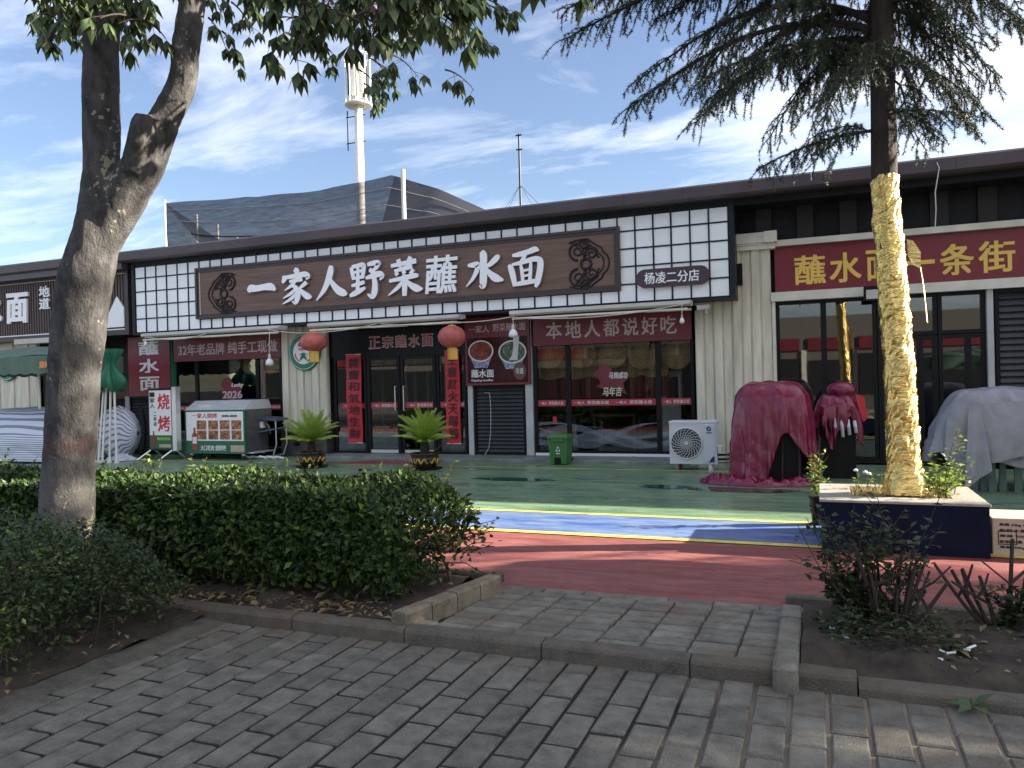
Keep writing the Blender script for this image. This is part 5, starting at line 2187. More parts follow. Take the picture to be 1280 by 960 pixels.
# ---- potted cycads (built once, second one copied)
def frond_mesh(L_, lift, droop, seed):
    r_ = random.Random(seed)
    spine = []
    N = 16
    p = Vector((0, 0, 0))
    el = lift
    for i in range(N + 1):
        spine.append(p.copy())
        p = p + Vector((math.cos(el), 0, math.sin(el))) * (L_ / N)
        el -= droop / N * (0.4 + 1.6 * i / N)
    q = MB()
    q.tube(spine, [.008 * (1 - .75 * i / N) for i in range(N + 1)], 5)
    M2 = 44
    for i in range(M2):
        s = 0.10 + 0.90 * i / M2
        k = s * N
        j = min(int(k), N - 1)
        b_ = spine[j].lerp(spine[j + 1], k - j)
        tg = (spine[j + 1] - spine[j]).normalized()
        nn = Vector((0, 1, 0)).cross(tg).normalized() * -1
        ll = L_ * .21 * (math.sin(PI * (0.12 + .80 * s)) ** .7) * r_.uniform(.92, 1.05)
        for sd in (-1, 1):
            d = (tg * .62 + Vector((0, sd * .72, 0)) + nn * -.30).normalized()
            tip = b_ + d * ll + Vector((0, 0, -.04 * ll))
            md = b_ + d * ll * .5
            w_ = tg * .0046
            q.add([b_ + w_, b_ - w_, md - w_, md + w_, tip], [(0, 1, 2, 3), (3, 2, 4)])
    return q.mesh('frond', M['cycad'])


fr_me = [frond_mesh(.66, 1.38, .35, 1), frond_mesh(.70, 1.12, .6, 2), frond_mesh(.68, .85, .7, 3), frond_mesh(.62, .48, .6, 4)]


def cycad(loc, lab, seed, rz):
    r_ = random.Random(seed)
    t_ = thing('potted_cycad', lab, 'potted plant', loc, 'potted cycads either side of the doors')
    q_ = MB()
    q_.lathe([(.15, 0), (.17, .015), (.20, .06), (.245, .14), (.25, .20), (.235, .245), (.275, .265), (.275, .285), (.245, .285), (.225, .25), (0, .245)], (0, 0, 0), 28)
    q_.build('pot', M['pot_black'], t_, smooth=True, local=True)
    q_ = MB()
    for k in range(5):
        a0 = k * 2 * PI / 5 + .4
        pts = []
        for i in range(14):
            a = a0 + .085 * i
            z = .155 + .045 * math.sin(i * 1.25 + k)
            r = .235 + .014 + .006 * math.sin(i * 2)
            pts.append((r * math.cos(a), r * math.sin(a), z))
        q_.tube(pts, [.008 + .014 * math.sin(PI * i / 13) for i in range(14)], 5)
    q_.build('gold_dragon_relief', M['pot_gold'], t_, smooth=True, local=True)
    q_ = MB()
    q_.lathe([(.26, .0), (.29, .0), (.30, .025), (.27, .025), (.0, .012)], (0, 0, 0), 28)
    q_.build('saucer', M['black'], t_, local=True)
    q_ = MB()
    prof = []
    for i in range(15):
        z = .24 + .26 * i / 14
        prof.append((.085 + (.018 if i % 2 else 0) - .03 * i / 14, z))
    q_.lathe(prof, (0, 0, 0), 14)
    q_.build('trunk', M['cycad_trunk'], t_, local=True)
    n_ = 0
    for ring, cnt in ((0, 10), (1, 14), (2, 16), (3, 13)):
        for k in range(cnt):
            o = put(bpy.data.objects.new('frond', fr_me[ring]), t_, True)
            o.location = (0, 0, .49 - .01 * ring)
            o.rotation_euler = (r_.uniform(-.15, .15), r_.uniform(-.12, .12), 2 * PI * (k + r_.uniform(-.3, .3)) / cnt + ring)
            s = r_.uniform(.72, .95)
            o.scale = (s, s, s)
    t_.rotation_euler = (0, 0, rz)
    return t_


cycad((-8.72, 11.85, 0), 'cycad in a gold dragon pot in front of the cream pillar', 5, .3)
cycad((-6.38, 11.9, 0), 'cycad in a gold dragon pot before the right door, stick leaning on it', 8, 1.4)
q = MB()
pa, pb = atz(588, 592, .02), at(598, 528, 12.9)
pa = Vector((-6.72, 11.55, .02))
pb = at(574, 538, 12.2)
pa = at(513, 590, 11.6)
q.tube([(pa.x, pa.y, max(pa.z, .02)), ((pa.x + pb.x) / 2, (pa.y + pb.y) / 2, (pa.z + pb.z) / 2 + .01), (pb.x, pb.y, pb.z)], [.013, .012, .008], 6)
tag(q.build('stick', M['bamboo']), 'thin dark stick leaning across the right cycad pot', 'stick')

# ---- barbecue cart
t = thing('grill_cart', 'stainless barbecue cart with green photo board 一家人烧烤 before the left window', 'cart', (-11.8, 12.7, 0))
cx0, cx1, cy = -12.58, -10.98, 12.70
q = MB()
q.box(cx0, cx1 + .0, cy, cy + .06, .13, 1.05)
q.build('front_board', M['cart_green'], t)
q = MB()
q.box(cx0 + .01, cx1 - .03, cy + .06, cy + .72, .16, .86)
q.build('cabinet', M['dark_steel'], t)
q = MB()
q.box(cx0 + .04, cx1 - .04, cy - .004, cy, .40, 1.01)
q.build('white_panel', M['white'], t)
FX = lambda px: at(px, 540, cy).x
FZ = lambda py: at(270, py, cy).z
k = 0
for r in range(2):
    for c_ in range(4):
        x0 = FX(246.5 + c_ * 14.4)
        z1 = .83 - r * .21
        q = MB()
        q.box(x0, x0 + .255, cy - .008, cy - .004, z1 - .19, z1)
        o = q.build('food_photo', M['food'], t)
        q = MB()
        disc(q, 0, 0, .10, .075, 0)
text('一家人烧烤', FX(241), FX(272), .88, .985, cy - .004, M['print_red'], t, bold=.012)
text('0000-0000', FX(278), FX(297), .895, .945, cy - .004, M['black_print'], t)
text('大口吃肉 烧烤吧', FX(250), FX(282), .19, .31, cy - .0, M['white_print'], t, bold=.015, shear=.15)
q = MB()
q.box(FX(288), FX(305), cy - .004, cy, .17, .31)
q.build('beige_strip', M['carton'], t)
q = MB()
bxx = FX(243.5)
q.poly([(bxx - .075, .20), (bxx + .075, .20), (bxx + .075, .52), (bxx + .03, .58), (bxx + .025, .68), (bxx - .025, .68), (bxx - .03, .58), (bxx - .075, .52)], cy - .009, cy - .005)
q.build('bottle_print', mat('bottle_print', (.30, .05, .05), .4), t)
q = MB()
q.box(bxx - .055, bxx + .055, cy - .012, cy - .009, .34, .48)
q.build('bottle_label', M['white_print'], t)
# sloped stainless hood
q = MB()
h0, h1, hy = 1.05, 1.24, .28
q.add([(cx0, cy, h0), (cx1, cy, h0), (cx1, cy + .85, h0), (cx0, cy + .85, h0), (cx0 + .03, cy + hy, h1), (cx1 - .03, cy + hy, h1), (cx1 - .03, cy + .8, h1), (cx0 + .03, cy + .8, h1)],
      [(0, 3, 2, 1), (4, 5, 6, 7), (0, 1, 5, 4), (1, 2, 6, 5), (2, 3, 7, 6), (3, 0, 4, 7)])
q.build('hood', M['steel'], t)
q = MB()
q.box(cx0 + .3, cx0 + .62, cy + .10, cy + .13, 1.125, 1.145)
q.build('hood_label', M['white_print'], t)
q = MB()
q.box(cx1 - .03, cx1 + .003, cy + .061, cy + .84, .86, 1.048)
q.box(cx1 - .029, cx1 + .0, cy + .061, cy + .72, .16, .86)
q.build('side_panel', M['dark_steel'], t)
q = MB()
q.box(cx0, cx1 + .12, cy + .1, cy + .75, .13, .158)
q.build('lower_shelf', M['steel'], t)
for x in (cx0 + .12, cx1 - .1):
    for y in (cy + .06, cy + .66):
        q = MB()
        q.tube([(x - .02, y, .05), (x + .02, y, .05)], .05, 12)
        q.build('wheel', M['rubber'], t)
        q = MB()
        q.box(x - .035, x + .035, y - .02, y + .02, .08, .13)
        q.build('wheel_fork', M['steel'], t)
q = MB()
q.tube([(cx1 + .02, cy + .5, .72), (cx1 + .12, cy + .5, .74), (cx1 + .2, cy + .5, .68), (cx1 + .24, cy + .5, .52)], .02, 7)
q.build('gas_hose', M['kerb_tan'], t)
q = MB()
q.cbox(cx1, cx1 + .08, cy + .45, cy + .55, .64, .78, .01)
q.build('regulator', M['white'], t)
# blue-grey folded board and stool beside the cart
p = at(338, 535, 13.2)
t = thing('folding_table', 'dark blue folding table with bent metal legs between the cart and the pillar', 'table', (p.x, 13.2, 0))
q = MB()
q.add([(p.x - .42, 13.1, .88), (p.x + .24, 13.1, .82), (p.x + .24, 13.5, .84), (p.x - .42, 13.5, .9), (p.x - .42, 13.1, .84), (p.x + .24, 13.1, .78), (p.x + .24, 13.5, .8), (p.x - .42, 13.5, .86)], [(0, 1, 2, 3), (4, 7, 6, 5), (0, 4, 5, 1), (1, 5, 6, 2), (2, 6, 7, 3), (3, 7, 4, 0)])
q.build('tabletop', mat('blue_top', (.06, .09, .14), .4), t)
q = MB()
q.add([(p.x - .3, 13.08, .56), (p.x + .22, 13.08, .64), (p.x + .22, 13.45, .66), (p.x - .3, 13.45, .58), (p.x - .3, 13.08, .53), (p.x + .22, 13.08, .61), (p.x + .22, 13.45, .63), (p.x - .3, 13.45, .55)], [(0, 1, 2, 3), (4, 7, 6, 5), (0, 4, 5, 1), (1, 5, 6, 2), (2, 6, 7, 3), (3, 7, 4, 0)])
q.build('lower_board', mat('blue_board', (.08, .12, .19), .4), t)
for dy in (13.12, 13.46):
    q = MB()
    q.tube([(p.x + .20, dy, .80), (p.x + .21, dy, .3), (p.x + .12, dy, .06), (p.x - .1, dy, .02), (p.x - .45, dy, .02)], .014, 6)
    q.build('leg', M['aluminium'], t)
q = MB()
for k in range(5):
    r = random.Random(k)
    q.tube([(p.x - .55 + .2 * k, 13.0 + r.uniform(-.1, .1), .02), (p.x - .5 + .2 * k, 12.95, .06), (p.x - .35 + .2 * k, 13.05, .02)], .02, 5)
tag(q.build('plastic_wrap', M['white']), 'crumpled white plastic lying on the ground beside the cart', 'wrapper')

# ---- standing light-box sign
t = thing('standing_sign', 'white and green standing sign with red characters 烧烤 on metal feet', 'sign', (-13.1, 12.5, 0))
s0, s1, sy = -13.40, -12.72, 12.50
q = MB()
q.box(s0, s1, sy, sy + .10, .20, 1.54)
q.build('sign_box', M['ac_dark'], t)
q = MB()
q.box(s1, s1 + .11, sy - .01, sy + .12, .20, 1.56)
q.build('side_rail', M['aluminium'], t)
q = MB()
q.box(s0 + .04, s1 - .03, sy - .005, sy, .53, 1.49)
q.build('white_face', M['white'], t)
q = MB()
q.box(s0 + .04, s1 - .03, sy - .005, sy, .24, .527)
q.build('green_face', M['cart_green'], t)
for k, ch in enumerate('烧烤'):
    text(ch, s0 + .28, s1 - .06, 1.08 - k * .47, 1.42 - k * .47, sy - .005, M['print_red'], t, bold=.016)
vtext('一家人', s0 + .06, s0 + .20, 1.10, 1.46, sy - .005, M['black_print'], t, bold=.012)
vtext('二村店', s0 + .16, s0 + .24, .72, 1.04, sy - .005, M['black_print'], t)
q = MB()
bxx = s0 + .15
q.poly([(bxx - .05, .28), (bxx + .05, .28), (bxx + .05, .48), (bxx + .02, .54), (bxx + .015, .62), (bxx - .015, .62), (bxx - .02, .54), (bxx - .05, .48)], sy - .009, sy - .005)
q.build('bottle_print', mat('bottle_red', (.25, .03, .03), .4), t)
text('烧烤美味', s0 + .24, s1 - .06, .42, .49, sy - .005, mat('lime_print', (.35, .55, .05), .5), t)
q = MB()
q.box(s0 + .3, s1 - .05, sy - .008, sy - .005, .27, .34)
q.build('beige_strip', M['carton'], t)
for x in (s0 + .06, s1 - .02):
    for s in (-1, 1):
        q = MB()
        q.tube([(x, sy + .05, .24), (x - .16 * (1 if s < 0 else -.2), sy + .05 + s * .28, .015)], .018, 6)
        q.build('leg', M['aluminium'], t)
p = atz(229, 572)
t = thing('plastic_bucket', 'grey plastic bucket between the standing sign and the cart', 'bucket', (-12.72, 13.0, 0))
q = MB()
q.lathe([(.19, 0), (.235, .55), (.25, .56), (.25, .585), (.225, .585), (.21, .55), (.0, .5)], (-12.72, 13.0, 0), 20)
q.build('bucket_body', mat('grey_plastic', (.22, .22, .23), .5, var=.2), t, smooth=True)
q = MB()
q.tube([(-12.72 + .25 * math.cos(a), 12.76, .52 - .12 * math.sin(a)) for a in [PI * i / 10 for i in range(11)]], .008, 5)
q.build('handle', M['aluminium'], t)


# ---- covered heaps under tarpaulins
def drape(u, base, top, hem, folds, seed, sq=3.0, bulge=.12):
    pass


def tarp(name, label, cat, c, hx, hy, H, hem, m, m_in, seed, nf=17, fold=.05, top_round=.30, flare=.10, group=None, thing_extra=None):
    """cloth over a box-like heap: angle a round the heap, t from the top centre to the hem"""
    t_ = thing(name, label, cat, (c[0], c[1], 0), group)
    NA, NT = 260, 60
    sd = seed * 13.7

    def fn(u, v):
        a = 2 * PI * u
        ca, sa = math.cos(a), math.sin(a)
        n_ = 4.0
        sq = (abs(ca) ** n_ + abs(sa) ** n_) ** (-1 / n_)
        zh = hem(a)
        if v < .42:
            s = v / .42
            r = s * .97
            z = H - top_round * (s ** 5) * .55 + .035 * mnoise.noise(Vector((ca * s * 3 + sd, sa * s * 3, 1.1))) - .02 * s
            fl = 0
        else:
            s = (v - .42) / .58
            zt = H - top_round * .55 - .02
            z = zt + (zh - zt) * s ** .92
            fl = s
            r = .97 + .05 * math.sin(min(s * 3, 1) * PI / 2)
        ph = a * nf + 2.2 * mnoise.noise(Vector((ca * 1.5, sa * 1.5, sd)))
        cre = 1 - abs(math.sin(ph * .5 + .35 * math.sin(z * 3 + sd))) ** .55
        cre2 = 1 - abs(math.sin(ph * .83 + 1.7 + z * 1.1)) ** .5
        dg2 = abs(mnoise.noise(Vector((ca * 3.5 + z * 2.2, sa * 3.5, z * 2.6 + sd))))
        f = fold * (min(fl * 1.5, 1) * (1.7 * cre + 1.2 * cre2 - 1.1 + .5 * mnoise.noise(Vector((ca * 5, sa * 5, sd + z * .5)))) + (.25 + .4 * fl) * 1.5 * (dg2 - .2))
        rr_ = r * (1 + flare * fl * (1 - zh / H)) + f * 1.4
        w_ = .005 * mnoise.noise(Vector((ca * 6, sa * 6, z * 4 + sd)))
        return (c[0] + hx * sq * ca * rr_ + w_, c[1] + hy * sq * sa * rr_ + w_, max(z, .012 + .01 * math.sin(ph)))
    q_ = MB()
    q_.sheet(fn, NA, NT)
    o = q_.build('cloth', m, t_, smooth=True)
    md = o.modifiers.new('thick', 'SOLIDIFY')
    md.thickness = .006
    return t_


def hem_red(a):
    # lifted arch towards the viewer and the right, resting on the ground elsewhere
    d = (a - (-PI * .37) + PI) % (2 * PI) - PI
    k = max(0.0, 1 - (abs(d) / .52) ** 3)
    return .05 + .56 * k + .10 * math.sin(a * 9) * k


t = tarp('covered_heap', 'tall heap under a glossy crimson tarpaulin with an open gap at front', 'tarpaulin', (-.58, 11.35, 0), .50, .42, 1.40, hem_red, M['red_tarp'], None, 3, nf=15, fold=.055, top_round=.34)
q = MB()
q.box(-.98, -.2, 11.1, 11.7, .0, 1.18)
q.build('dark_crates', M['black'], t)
for k in range(4):
    q = MB()
    x = -.9 + .22 * k
    q.tube([(x, 11.05, 0), (x + .02, 11.08, .75)], .016, 6)
    q.build('chair_leg', M['red_tarp_in'], t)


def crumple(cx, cy, rx, ry, h, seed, m, name, parent=None, nu=46, nv=24):
    q_ = MB()

    def fn(u, v):
        a = 2 * PI * u
        n1 = mnoise.noise(Vector((math.cos(a) * 1.2 + seed, math.sin(a) * 1.2, seed)))
        r = v * (1 + .35 * n1)
        x, y = cx + rx * r * math.cos(a), cy + ry * r * math.sin(a)
        e = (1 - v ** 2.2)
        rid = abs(mnoise.noise(Vector((x * 7 + seed, y * 7, 0)))) * 1.1 + abs(mnoise.noise(Vector((x * 17, y * 14, seed)))) * .5
        return (x, y, .008 + h * e ** .5 * (.35 + rid) * (1 if v < .98 else .2))
    q_.sheet(fn, nu, nv)
    return q_.build(name, m, parent, smooth=True)


crumple(-1.22, 11.02, .32, .22, .17, 2.1, M['red_tarp'], 'gathered_cloth', t)
crumple(-.72, 10.86, .42, .15, .12, 5.3, M['red_tarp'], 'gathered_cloth', t)
crumple(-.25, 10.95, .28, .14, .12, 8.8, M['red_tarp'], 'gathered_cloth', t)


def hem2(a):
    d = (a - (-PI * .45) + PI) % (2 * PI) - PI
    return .66 + .16 * math.sin(a * 5 + 1) + .10 * math.sin(a * 11)


t = tarp('covered_chairs', 'stack of black chairs under a small gathered crimson cloth near the gold trunk', 'tarpaulin', (.27, 11.95, 0), .28, .26, 1.20, hem2, M['red_tarp'], None, 6, nf=9, fold=.09, top_round=.26, flare=.25)
q = MB()
q.lathe([(.16, -.10), (.13, -.03), (.15, .02), (.18, .09), (.14, .17), (.05, .20), (0, .20)], (.33, 11.9, 1.17), 18, sx=1.1)
q.build('gathered_knot', M['red_tarp'], t, smooth=True)
q = MB()
q.add([(.50, 11.72, 1.20), (.62, 11.76, 1.16), (.66, 11.78, .86), (.60, 11.74, .80)], [(0, 1, 2, 3)])
q.build('loose_corner', M['bright_red'], t)
q = MB()
q.box(.06, .50, 11.78, 12.15, .0, .95)
q.build('stacked_chairs', M['black'], t)
for k in range(6):
    q = MB()
    q.tube([(.06 + .085 * k, 11.70, .92 - .02 * k), (.07 + .085 * k, 11.66, .74), (.08 + .085 * k, 11.70, .60 + .03 * (k % 3))], .022, 5)
    q.build('chair_frame', M['ac_white'] if k > 1 else M['black'], t)


def hem3(a):
    d = (a - (-PI * .5) + PI) % (2 * PI) - PI
    return .40 + .10 * math.sin(a * 3 + 2.2) - .34 * math.exp(-((d + .62) / .16) ** 2)


t = tarp('covered_stools', 'heap of plastic stools under a silver grey tarpaulin at far right', 'tarpaulin', (2.12, 11.2, 0), .66, .46, 1.26, hem3, M['grey_tarp'], None, 9, nf=7, fold=.10, top_round=.50, flare=.22)
for pl in (((1226, 506), (1300, 500), (1300, 566), (1236, 580)), ((1213, 506), (1227, 507), (1240, 588), (1206, 612))):
    c4 = [at(x_, y_, 10.58 if pl[0][0] > 1220 else 10.55) for x_, y_ in pl]

    def flap(u, v, c4=c4):
        p_ = c4[0].lerp(c4[1], u).lerp(c4[3].lerp(c4[2], u), v)
        return (p_.x, p_.y + .12 * (1 - v) ** 2 + .03 * math.sin(u * 9 + v * 3) * v, max(p_.z, .03))
    q = MB()
    q.sheet(flap, 16, 12)
    q.build('tarp_flap', M['grey_tarp'], t, smooth=True)
q = MB()
q.box(1.65, 2.65, 11.1, 11.6, .25, 1.0)
q.build('stool_stack', M['black'], t)
q = MB()
a_, c_ = at(1224, 528, 10.7), at(1240, 545, 10.7)
q.add([(a_.x, 10.66, a_.z), (a_.x + .05, 10.64, a_.z - .02), (c_.x + .02, 10.62, c_.z - .05), (a_.x + .07, 10.62, a_.z - .13)], [(0, 1, 2, 3)])
q.build('red_patch', M['sign_red'], t)
for sx_ in (1.78, 1.98, 2.25, 2.48):
    for k in range(2):
        q = MB()
        xx = sx_ + .12 * k
        taper_box(q, xx, 10.9 + .05 * k, .085, .05, .055, .05, .0, .5)
        q.build('stool_leg', M['stool'], t)
q = MB()
for k in range(5):
    q.box(1.72, 2.62, 10.885, 10.95, .36 + .045 * k, .38 + .045 * k)
q.build('stool_seats', M['stool'], t)


def hem4(a):
    return .03


t = tarp('striped_cover', 'long heap under a blue and white striped tarpaulin at far left', 'tarpaulin', (-16.55, 12.3, 0), 1.75, .85, 1.18, hem4, M['striped_tarp'], None, 12, nf=8, fold=.035, top_round=1.0, flare=.05)
p0 = at(142, 540, 12.5)
q = MB()


def bundle(u, v):
    a = 2 * PI * v
    s = u
    x = p0.x - .55 + 1.05 * s
    r = .46 * math.sin(PI * min(.12 + .88 * s, 1)) ** .6 + .04
    f = .035 * mnoise.noise(Vector((s * 9, math.cos(a) * 4, math.sin(a) * 4)))
    return (x, 12.7 + (r + f) * .7 * math.cos(a), max(.56 + (r + f) * 1.2 * math.sin(a), .02))


q.sheet(bundle, 30, 36)
t = thing('striped_bundle', 'rolled bundle of striped sheeting behind the green parasol legs', 'tarpaulin', (p0.x, 12.7, 0))
q.build('rolled_sheet', M['striped_tarp'], t, smooth=True)
q = MB()
q.tube([(p0.x + .52 + .16 * math.cos(a), 12.7, .62 + .52 * math.sin(a)) for a in [-1.4 + .28 * i for i in range(11)]], .05, 8)
q.build('black_edge', M['black'], t, smooth=True)
crumple(p0.x + .45, 12.3, .35, .25, .14, 3.3, M['striped_tarp'], 'loose_end', t)

# folded parasol with four poles
t = thing('folded_parasol', 'folded green parasol cloth bunched on thin white poles beside the tree trunk', 'parasol', (-13.4, 11.8, 0))
pts = [at(x_, 575, 11.8) for x_ in (123, 128, 137, 146)]
tops = [at(x_, 482, 11.8) for x_ in (128, 131, 136, 140)]
for a_, c_ in zip(pts, tops):
    q = MB()
    q.tube([(a_.x, 11.8, .03), (c_.x, 11.85, c_.z + .1)], .022, 7)
    q.build('pole', M['pole_white'], t)
    q = MB()
    q.lathe([(.05, 0), (.05, .05), (.02, .06)], (a_.x, 11.8, .0), 10)
    q.build('pole_foot', M['cream_trim'], t)
q = MB()
pc = at(136, 468, 11.8)


def folded(u, v):
    a = 2 * PI * u
    z = pc.z - .32 + .85 * v
    r = (.19 - .08 * v + .07 * math.sin(v * 8)) * (1 + .35 * math.sin(a * 6 + 3 * v))
    return (pc.x + r * 1.1 * math.cos(a), 11.85 + r * math.sin(a), z + .06 * math.sin(a * 3) * (1 - v))


q.sheet(folded, 60, 14)
q.build('folded_cloth', M['green_fabric'], t, smooth=True)

# open green parasol at the left edge
pL, pR = at(-70, 470, 11.0), at(72, 470, 11.0)
t = thing('green_parasol', 'dusty green parasol with scalloped valance at left edge', 'parasol', ((pL.x + pR.x) / 2, 11.9, 0))
xc, hw = (pL.x + pR.x) / 2, (pR.x - pL.x) / 2
q = MB()


def canopy(u, v):
    a = 2 * PI * u
    n_ = 6.0
    sq = (abs(math.cos(a)) ** n_ + abs(math.sin(a)) ** n_) ** (-1 / n_)
    return (xc + hw * v * sq * math.cos(a), 11.9 + .95 * v * sq * math.sin(a), 2.52 - .26 * v ** 1.5 - .02 * math.sin(a * 8) * v)


q.sheet(canopy, 64, 10)
q.build('canopy', M['parasol_green'], t, smooth=True)
q = MB()


def val(u, v):
    a = 2 * PI * u
    n_ = 6.0
    sq = (abs(math.cos(a)) ** n_ + abs(math.sin(a)) ** n_) ** (-1 / n_)
    return (xc + hw * sq * math.cos(a), 11.9 + .95 * sq * math.sin(a), 2.255 - (.34 + .035 * abs(math.sin(u * 120))) * v)


q.sheet(val, 480, 3)
q.build('valance', M['parasol_green'], t, smooth=True)
text('烧烤', pR.x - .42, pR.x - .12, 2.0, 2.14, 10.93, mat('orange_print', (.75, .25, .06), .5), t, bold=.03)
q = MB()
q.tube([(xc, 11.9, 0), (xc, 11.9, 2.5)], .03, 8)
q.build('pole', M['aluminium'], t)
q = MB()
q.lathe([(.3, 0), (.3, .08), (.05, .1)], (xc, 11.9, 0), 18)
q.build('base', M['black'], t)

# ================================================================== ROOF NETTING, TOWER, ANTENNA
nt_ = thing('shade_canopy', 'dark shade net canopy stretched over poles on the shop roof', 'canopy', (-14, 19, 4.6))
NYf, NYb = 18.6, 24.0
K = [at(206, 254, NYf), at(300, 247, NYf), at(330, 245, NYf), at(400, 238, NYf), at(489, 219, NYf), at(545, 235, NYf), at(620, 268, NYf)]
kx = [p.x for p in K]
kz = [p.z for p in K]
zb = 4.62


def ridge(u):
    return float(np.interp(u, np.linspace(0, 1, len(kx)), kx)), float(np.interp(u, np.linspace(0, 1, len(kx)), kz))


q = MB()


def net(u, v):
    """sagging sheet from the low front edge (v=0) up to the far ridge line (v=1)"""
    x1, z1 = ridge(u)
    lowx = kx[0] + (kx[-1] - kx[0]) * (0.34 + .60 * u)
    x = lowx + (x1 - lowx) * v
    sag = .55 * math.sin(PI * v) * math.sin(PI * min(max(u, .0), 1)) ** .5
    zf = zb
    return (x, 17.0 + (NYf - 17.0) * v, zf + (z1 - zf) * v - sag * .5 + .012 * math.sin(u * 38) * v)


q.sheet(net, 60, 16)
q.build('net_sheet', M['netting'], nt_, smooth=True)
q = MB()


def side_net(u, v):
    x0 = kx[0] + .03 + (kx[3] - kx[0]) * .80 * u
    top = kz[0] - (kz[0] - zb) * u ** .9 * .98
    return (x0 + .02 * math.sin(v * 6), NYf + .02 + .1 * math.sin(u * 9), zb + (top - zb) * v)


q.sheet(side_net, 20, 8)
q.build('side_net', M['netting'], nt_, smooth=True)
# second fall of the canopy to the right of the peak
q = MB()
pk, rt = K[4], K[6]


def right_net(u, v):
    x = pk.x + .1 + (rt.x - pk.x) * u
    z1 = float(np.interp(x, kx, kz)) if x < kx[-1] else kz[-1]
    lo = zb
    return (x - .35 * (1 - v), NYf - 1.0 * (1 - v), lo + (z1 - lo) * v - .15 * math.sin(PI * v))


q.sheet(right_net, 20, 8)
q.build('net_sheet', M['netting'], nt_, smooth=True)
for v in (.22, .40, .54, .72, .88):
    q = MB()
    q.tube([tuple(Vector(net(i / 30, v)) + Vector((0, -.03, .02))) for i in range(31)], .012 if v != .54 else .018, 5)
    q.build('net_rope', M['concrete_pale'] if v != .54 else M['black'], nt_)
for px, tpx in ((206, 250), (246, 268), (272, 280), (296, 296)):
    p = at(px, tpx, NYf + .05)
    q = MB()
    q.tube([(p.x, p.y, 4.5), (p.x, p.y, p.z)], .03, 7)
    q.build('pole', M['pole_white'], nt_)
p = at(503.5, 212, 17.2)
q = MB()
q.tube([(p.x, p.y, 4.5), (p.x, p.y, p.z)], .055, 10)
t = thing('roof_pole', 'plain pale pole rising through the shade net above the roof', 'pole', (p.x, p.y, 4.5))
q.build('pole_shaft', M['pole_white'], t)

TY = 60.0
p = at(448, 130, TY)
tw = thing('cell_tower', 'white monopole cell tower with a round antenna cage behind the roof', 'tower', (p.x, TY, 0))
tz = p.z
q = MB()
q.tube([(p.x - .1, TY, 0), (p.x, TY, tz)], [.46, .36], 16)
q.build('mast', M['pole_white'], tw, smooth=True)
q = MB()
for z in (tz - .1, tz + 4.3):
    q.tube([(p.x + 1.17 * math.cos(2 * PI * i / 32), TY + 1.17 * math.sin(2 * PI * i / 32), z) for i in range(33)], .09, 6, cap=False)
for k in range(10):
    a = 2 * PI * k / 10 + .2
    q.tube([(p.x + 1.17 * math.cos(a), TY + 1.17 * math.sin(a), tz - .1), (p.x + 1.17 * math.cos(a), TY + 1.17 * math.sin(a), tz + 4.3)], .05, 5)
q.build('cage', M['pole_white'], tw)
q = MB()
q.lathe([(1.13, -.06), (1.13, .0), (.3, .02)], (p.x, TY, tz - .1), 24)
q.build('platform', M['cream_trim'], tw)
for k in range(6):
    a = 2 * PI * k / 6 + .5
    cx_, cy_ = p.x + .72 * math.cos(a), TY + .72 * math.sin(a)
    q = MB()
    q.box(cx_ - .17, cx_ + .17, cy_ - .12, cy_ + .12, tz + .6 + .2 * (k % 2), tz + 3.4)
    q.build('antenna_panel', M['pole_white'] if k % 3 else M['ac_dark'], tw)
q = MB()
q.tube([(p.x, TY, tz), (p.x, TY, tz + 4.6)], .22, 10)
q.build('upper_mast', M['pole_white'], tw)
for pz in (145, 178):
    z = at(446, pz, TY).z
    q = MB()
    q.tube([(p.x - 1.35, TY, z), (p.x + .7, TY, z)], .05, 5)
    q.build('cable_arm', M['ac_dark'], tw)
z0, z1 = at(446, 187, TY).z, at(446, 137, TY).z
q = MB()
q.tube([(p.x - 1.2, TY, z0), (p.x - 1.2, TY, z1)], .06, 5)
q.build('whip_antenna', M['ac_dark'], tw)

AY = 48.0
p = at(648.5, 167, AY)
an = thing('antenna_mast', 'thin guyed antenna mast rising beyond the roof', 'mast', (p.x, AY, 0))
q = MB()
q.tube([(p.x, AY, 0), (p.x, AY, p.z)], [.10, .07], 8)
q.build('mast', M['ac_dark'], an)
for pz in (169, 187):
    z = at(648, pz, AY).z
    q = MB()
    q.tube([(p.x - .22, AY, z), (p.x + .22, AY, z)], .05, 6)
    q.build('cross_arm', M['ac_dark'], an)
zg = at(650, 231, AY).z
for dx, dy in ((-9, 1), (-5.5, -2), (6, 2), (10, -1)):
    q = MB()
    q.tube([(p.x, AY, zg), (p.x + dx, AY + dy, zg - 11)], .013, 4)
    q.build('guy_wire', M['ac_dark'], an)

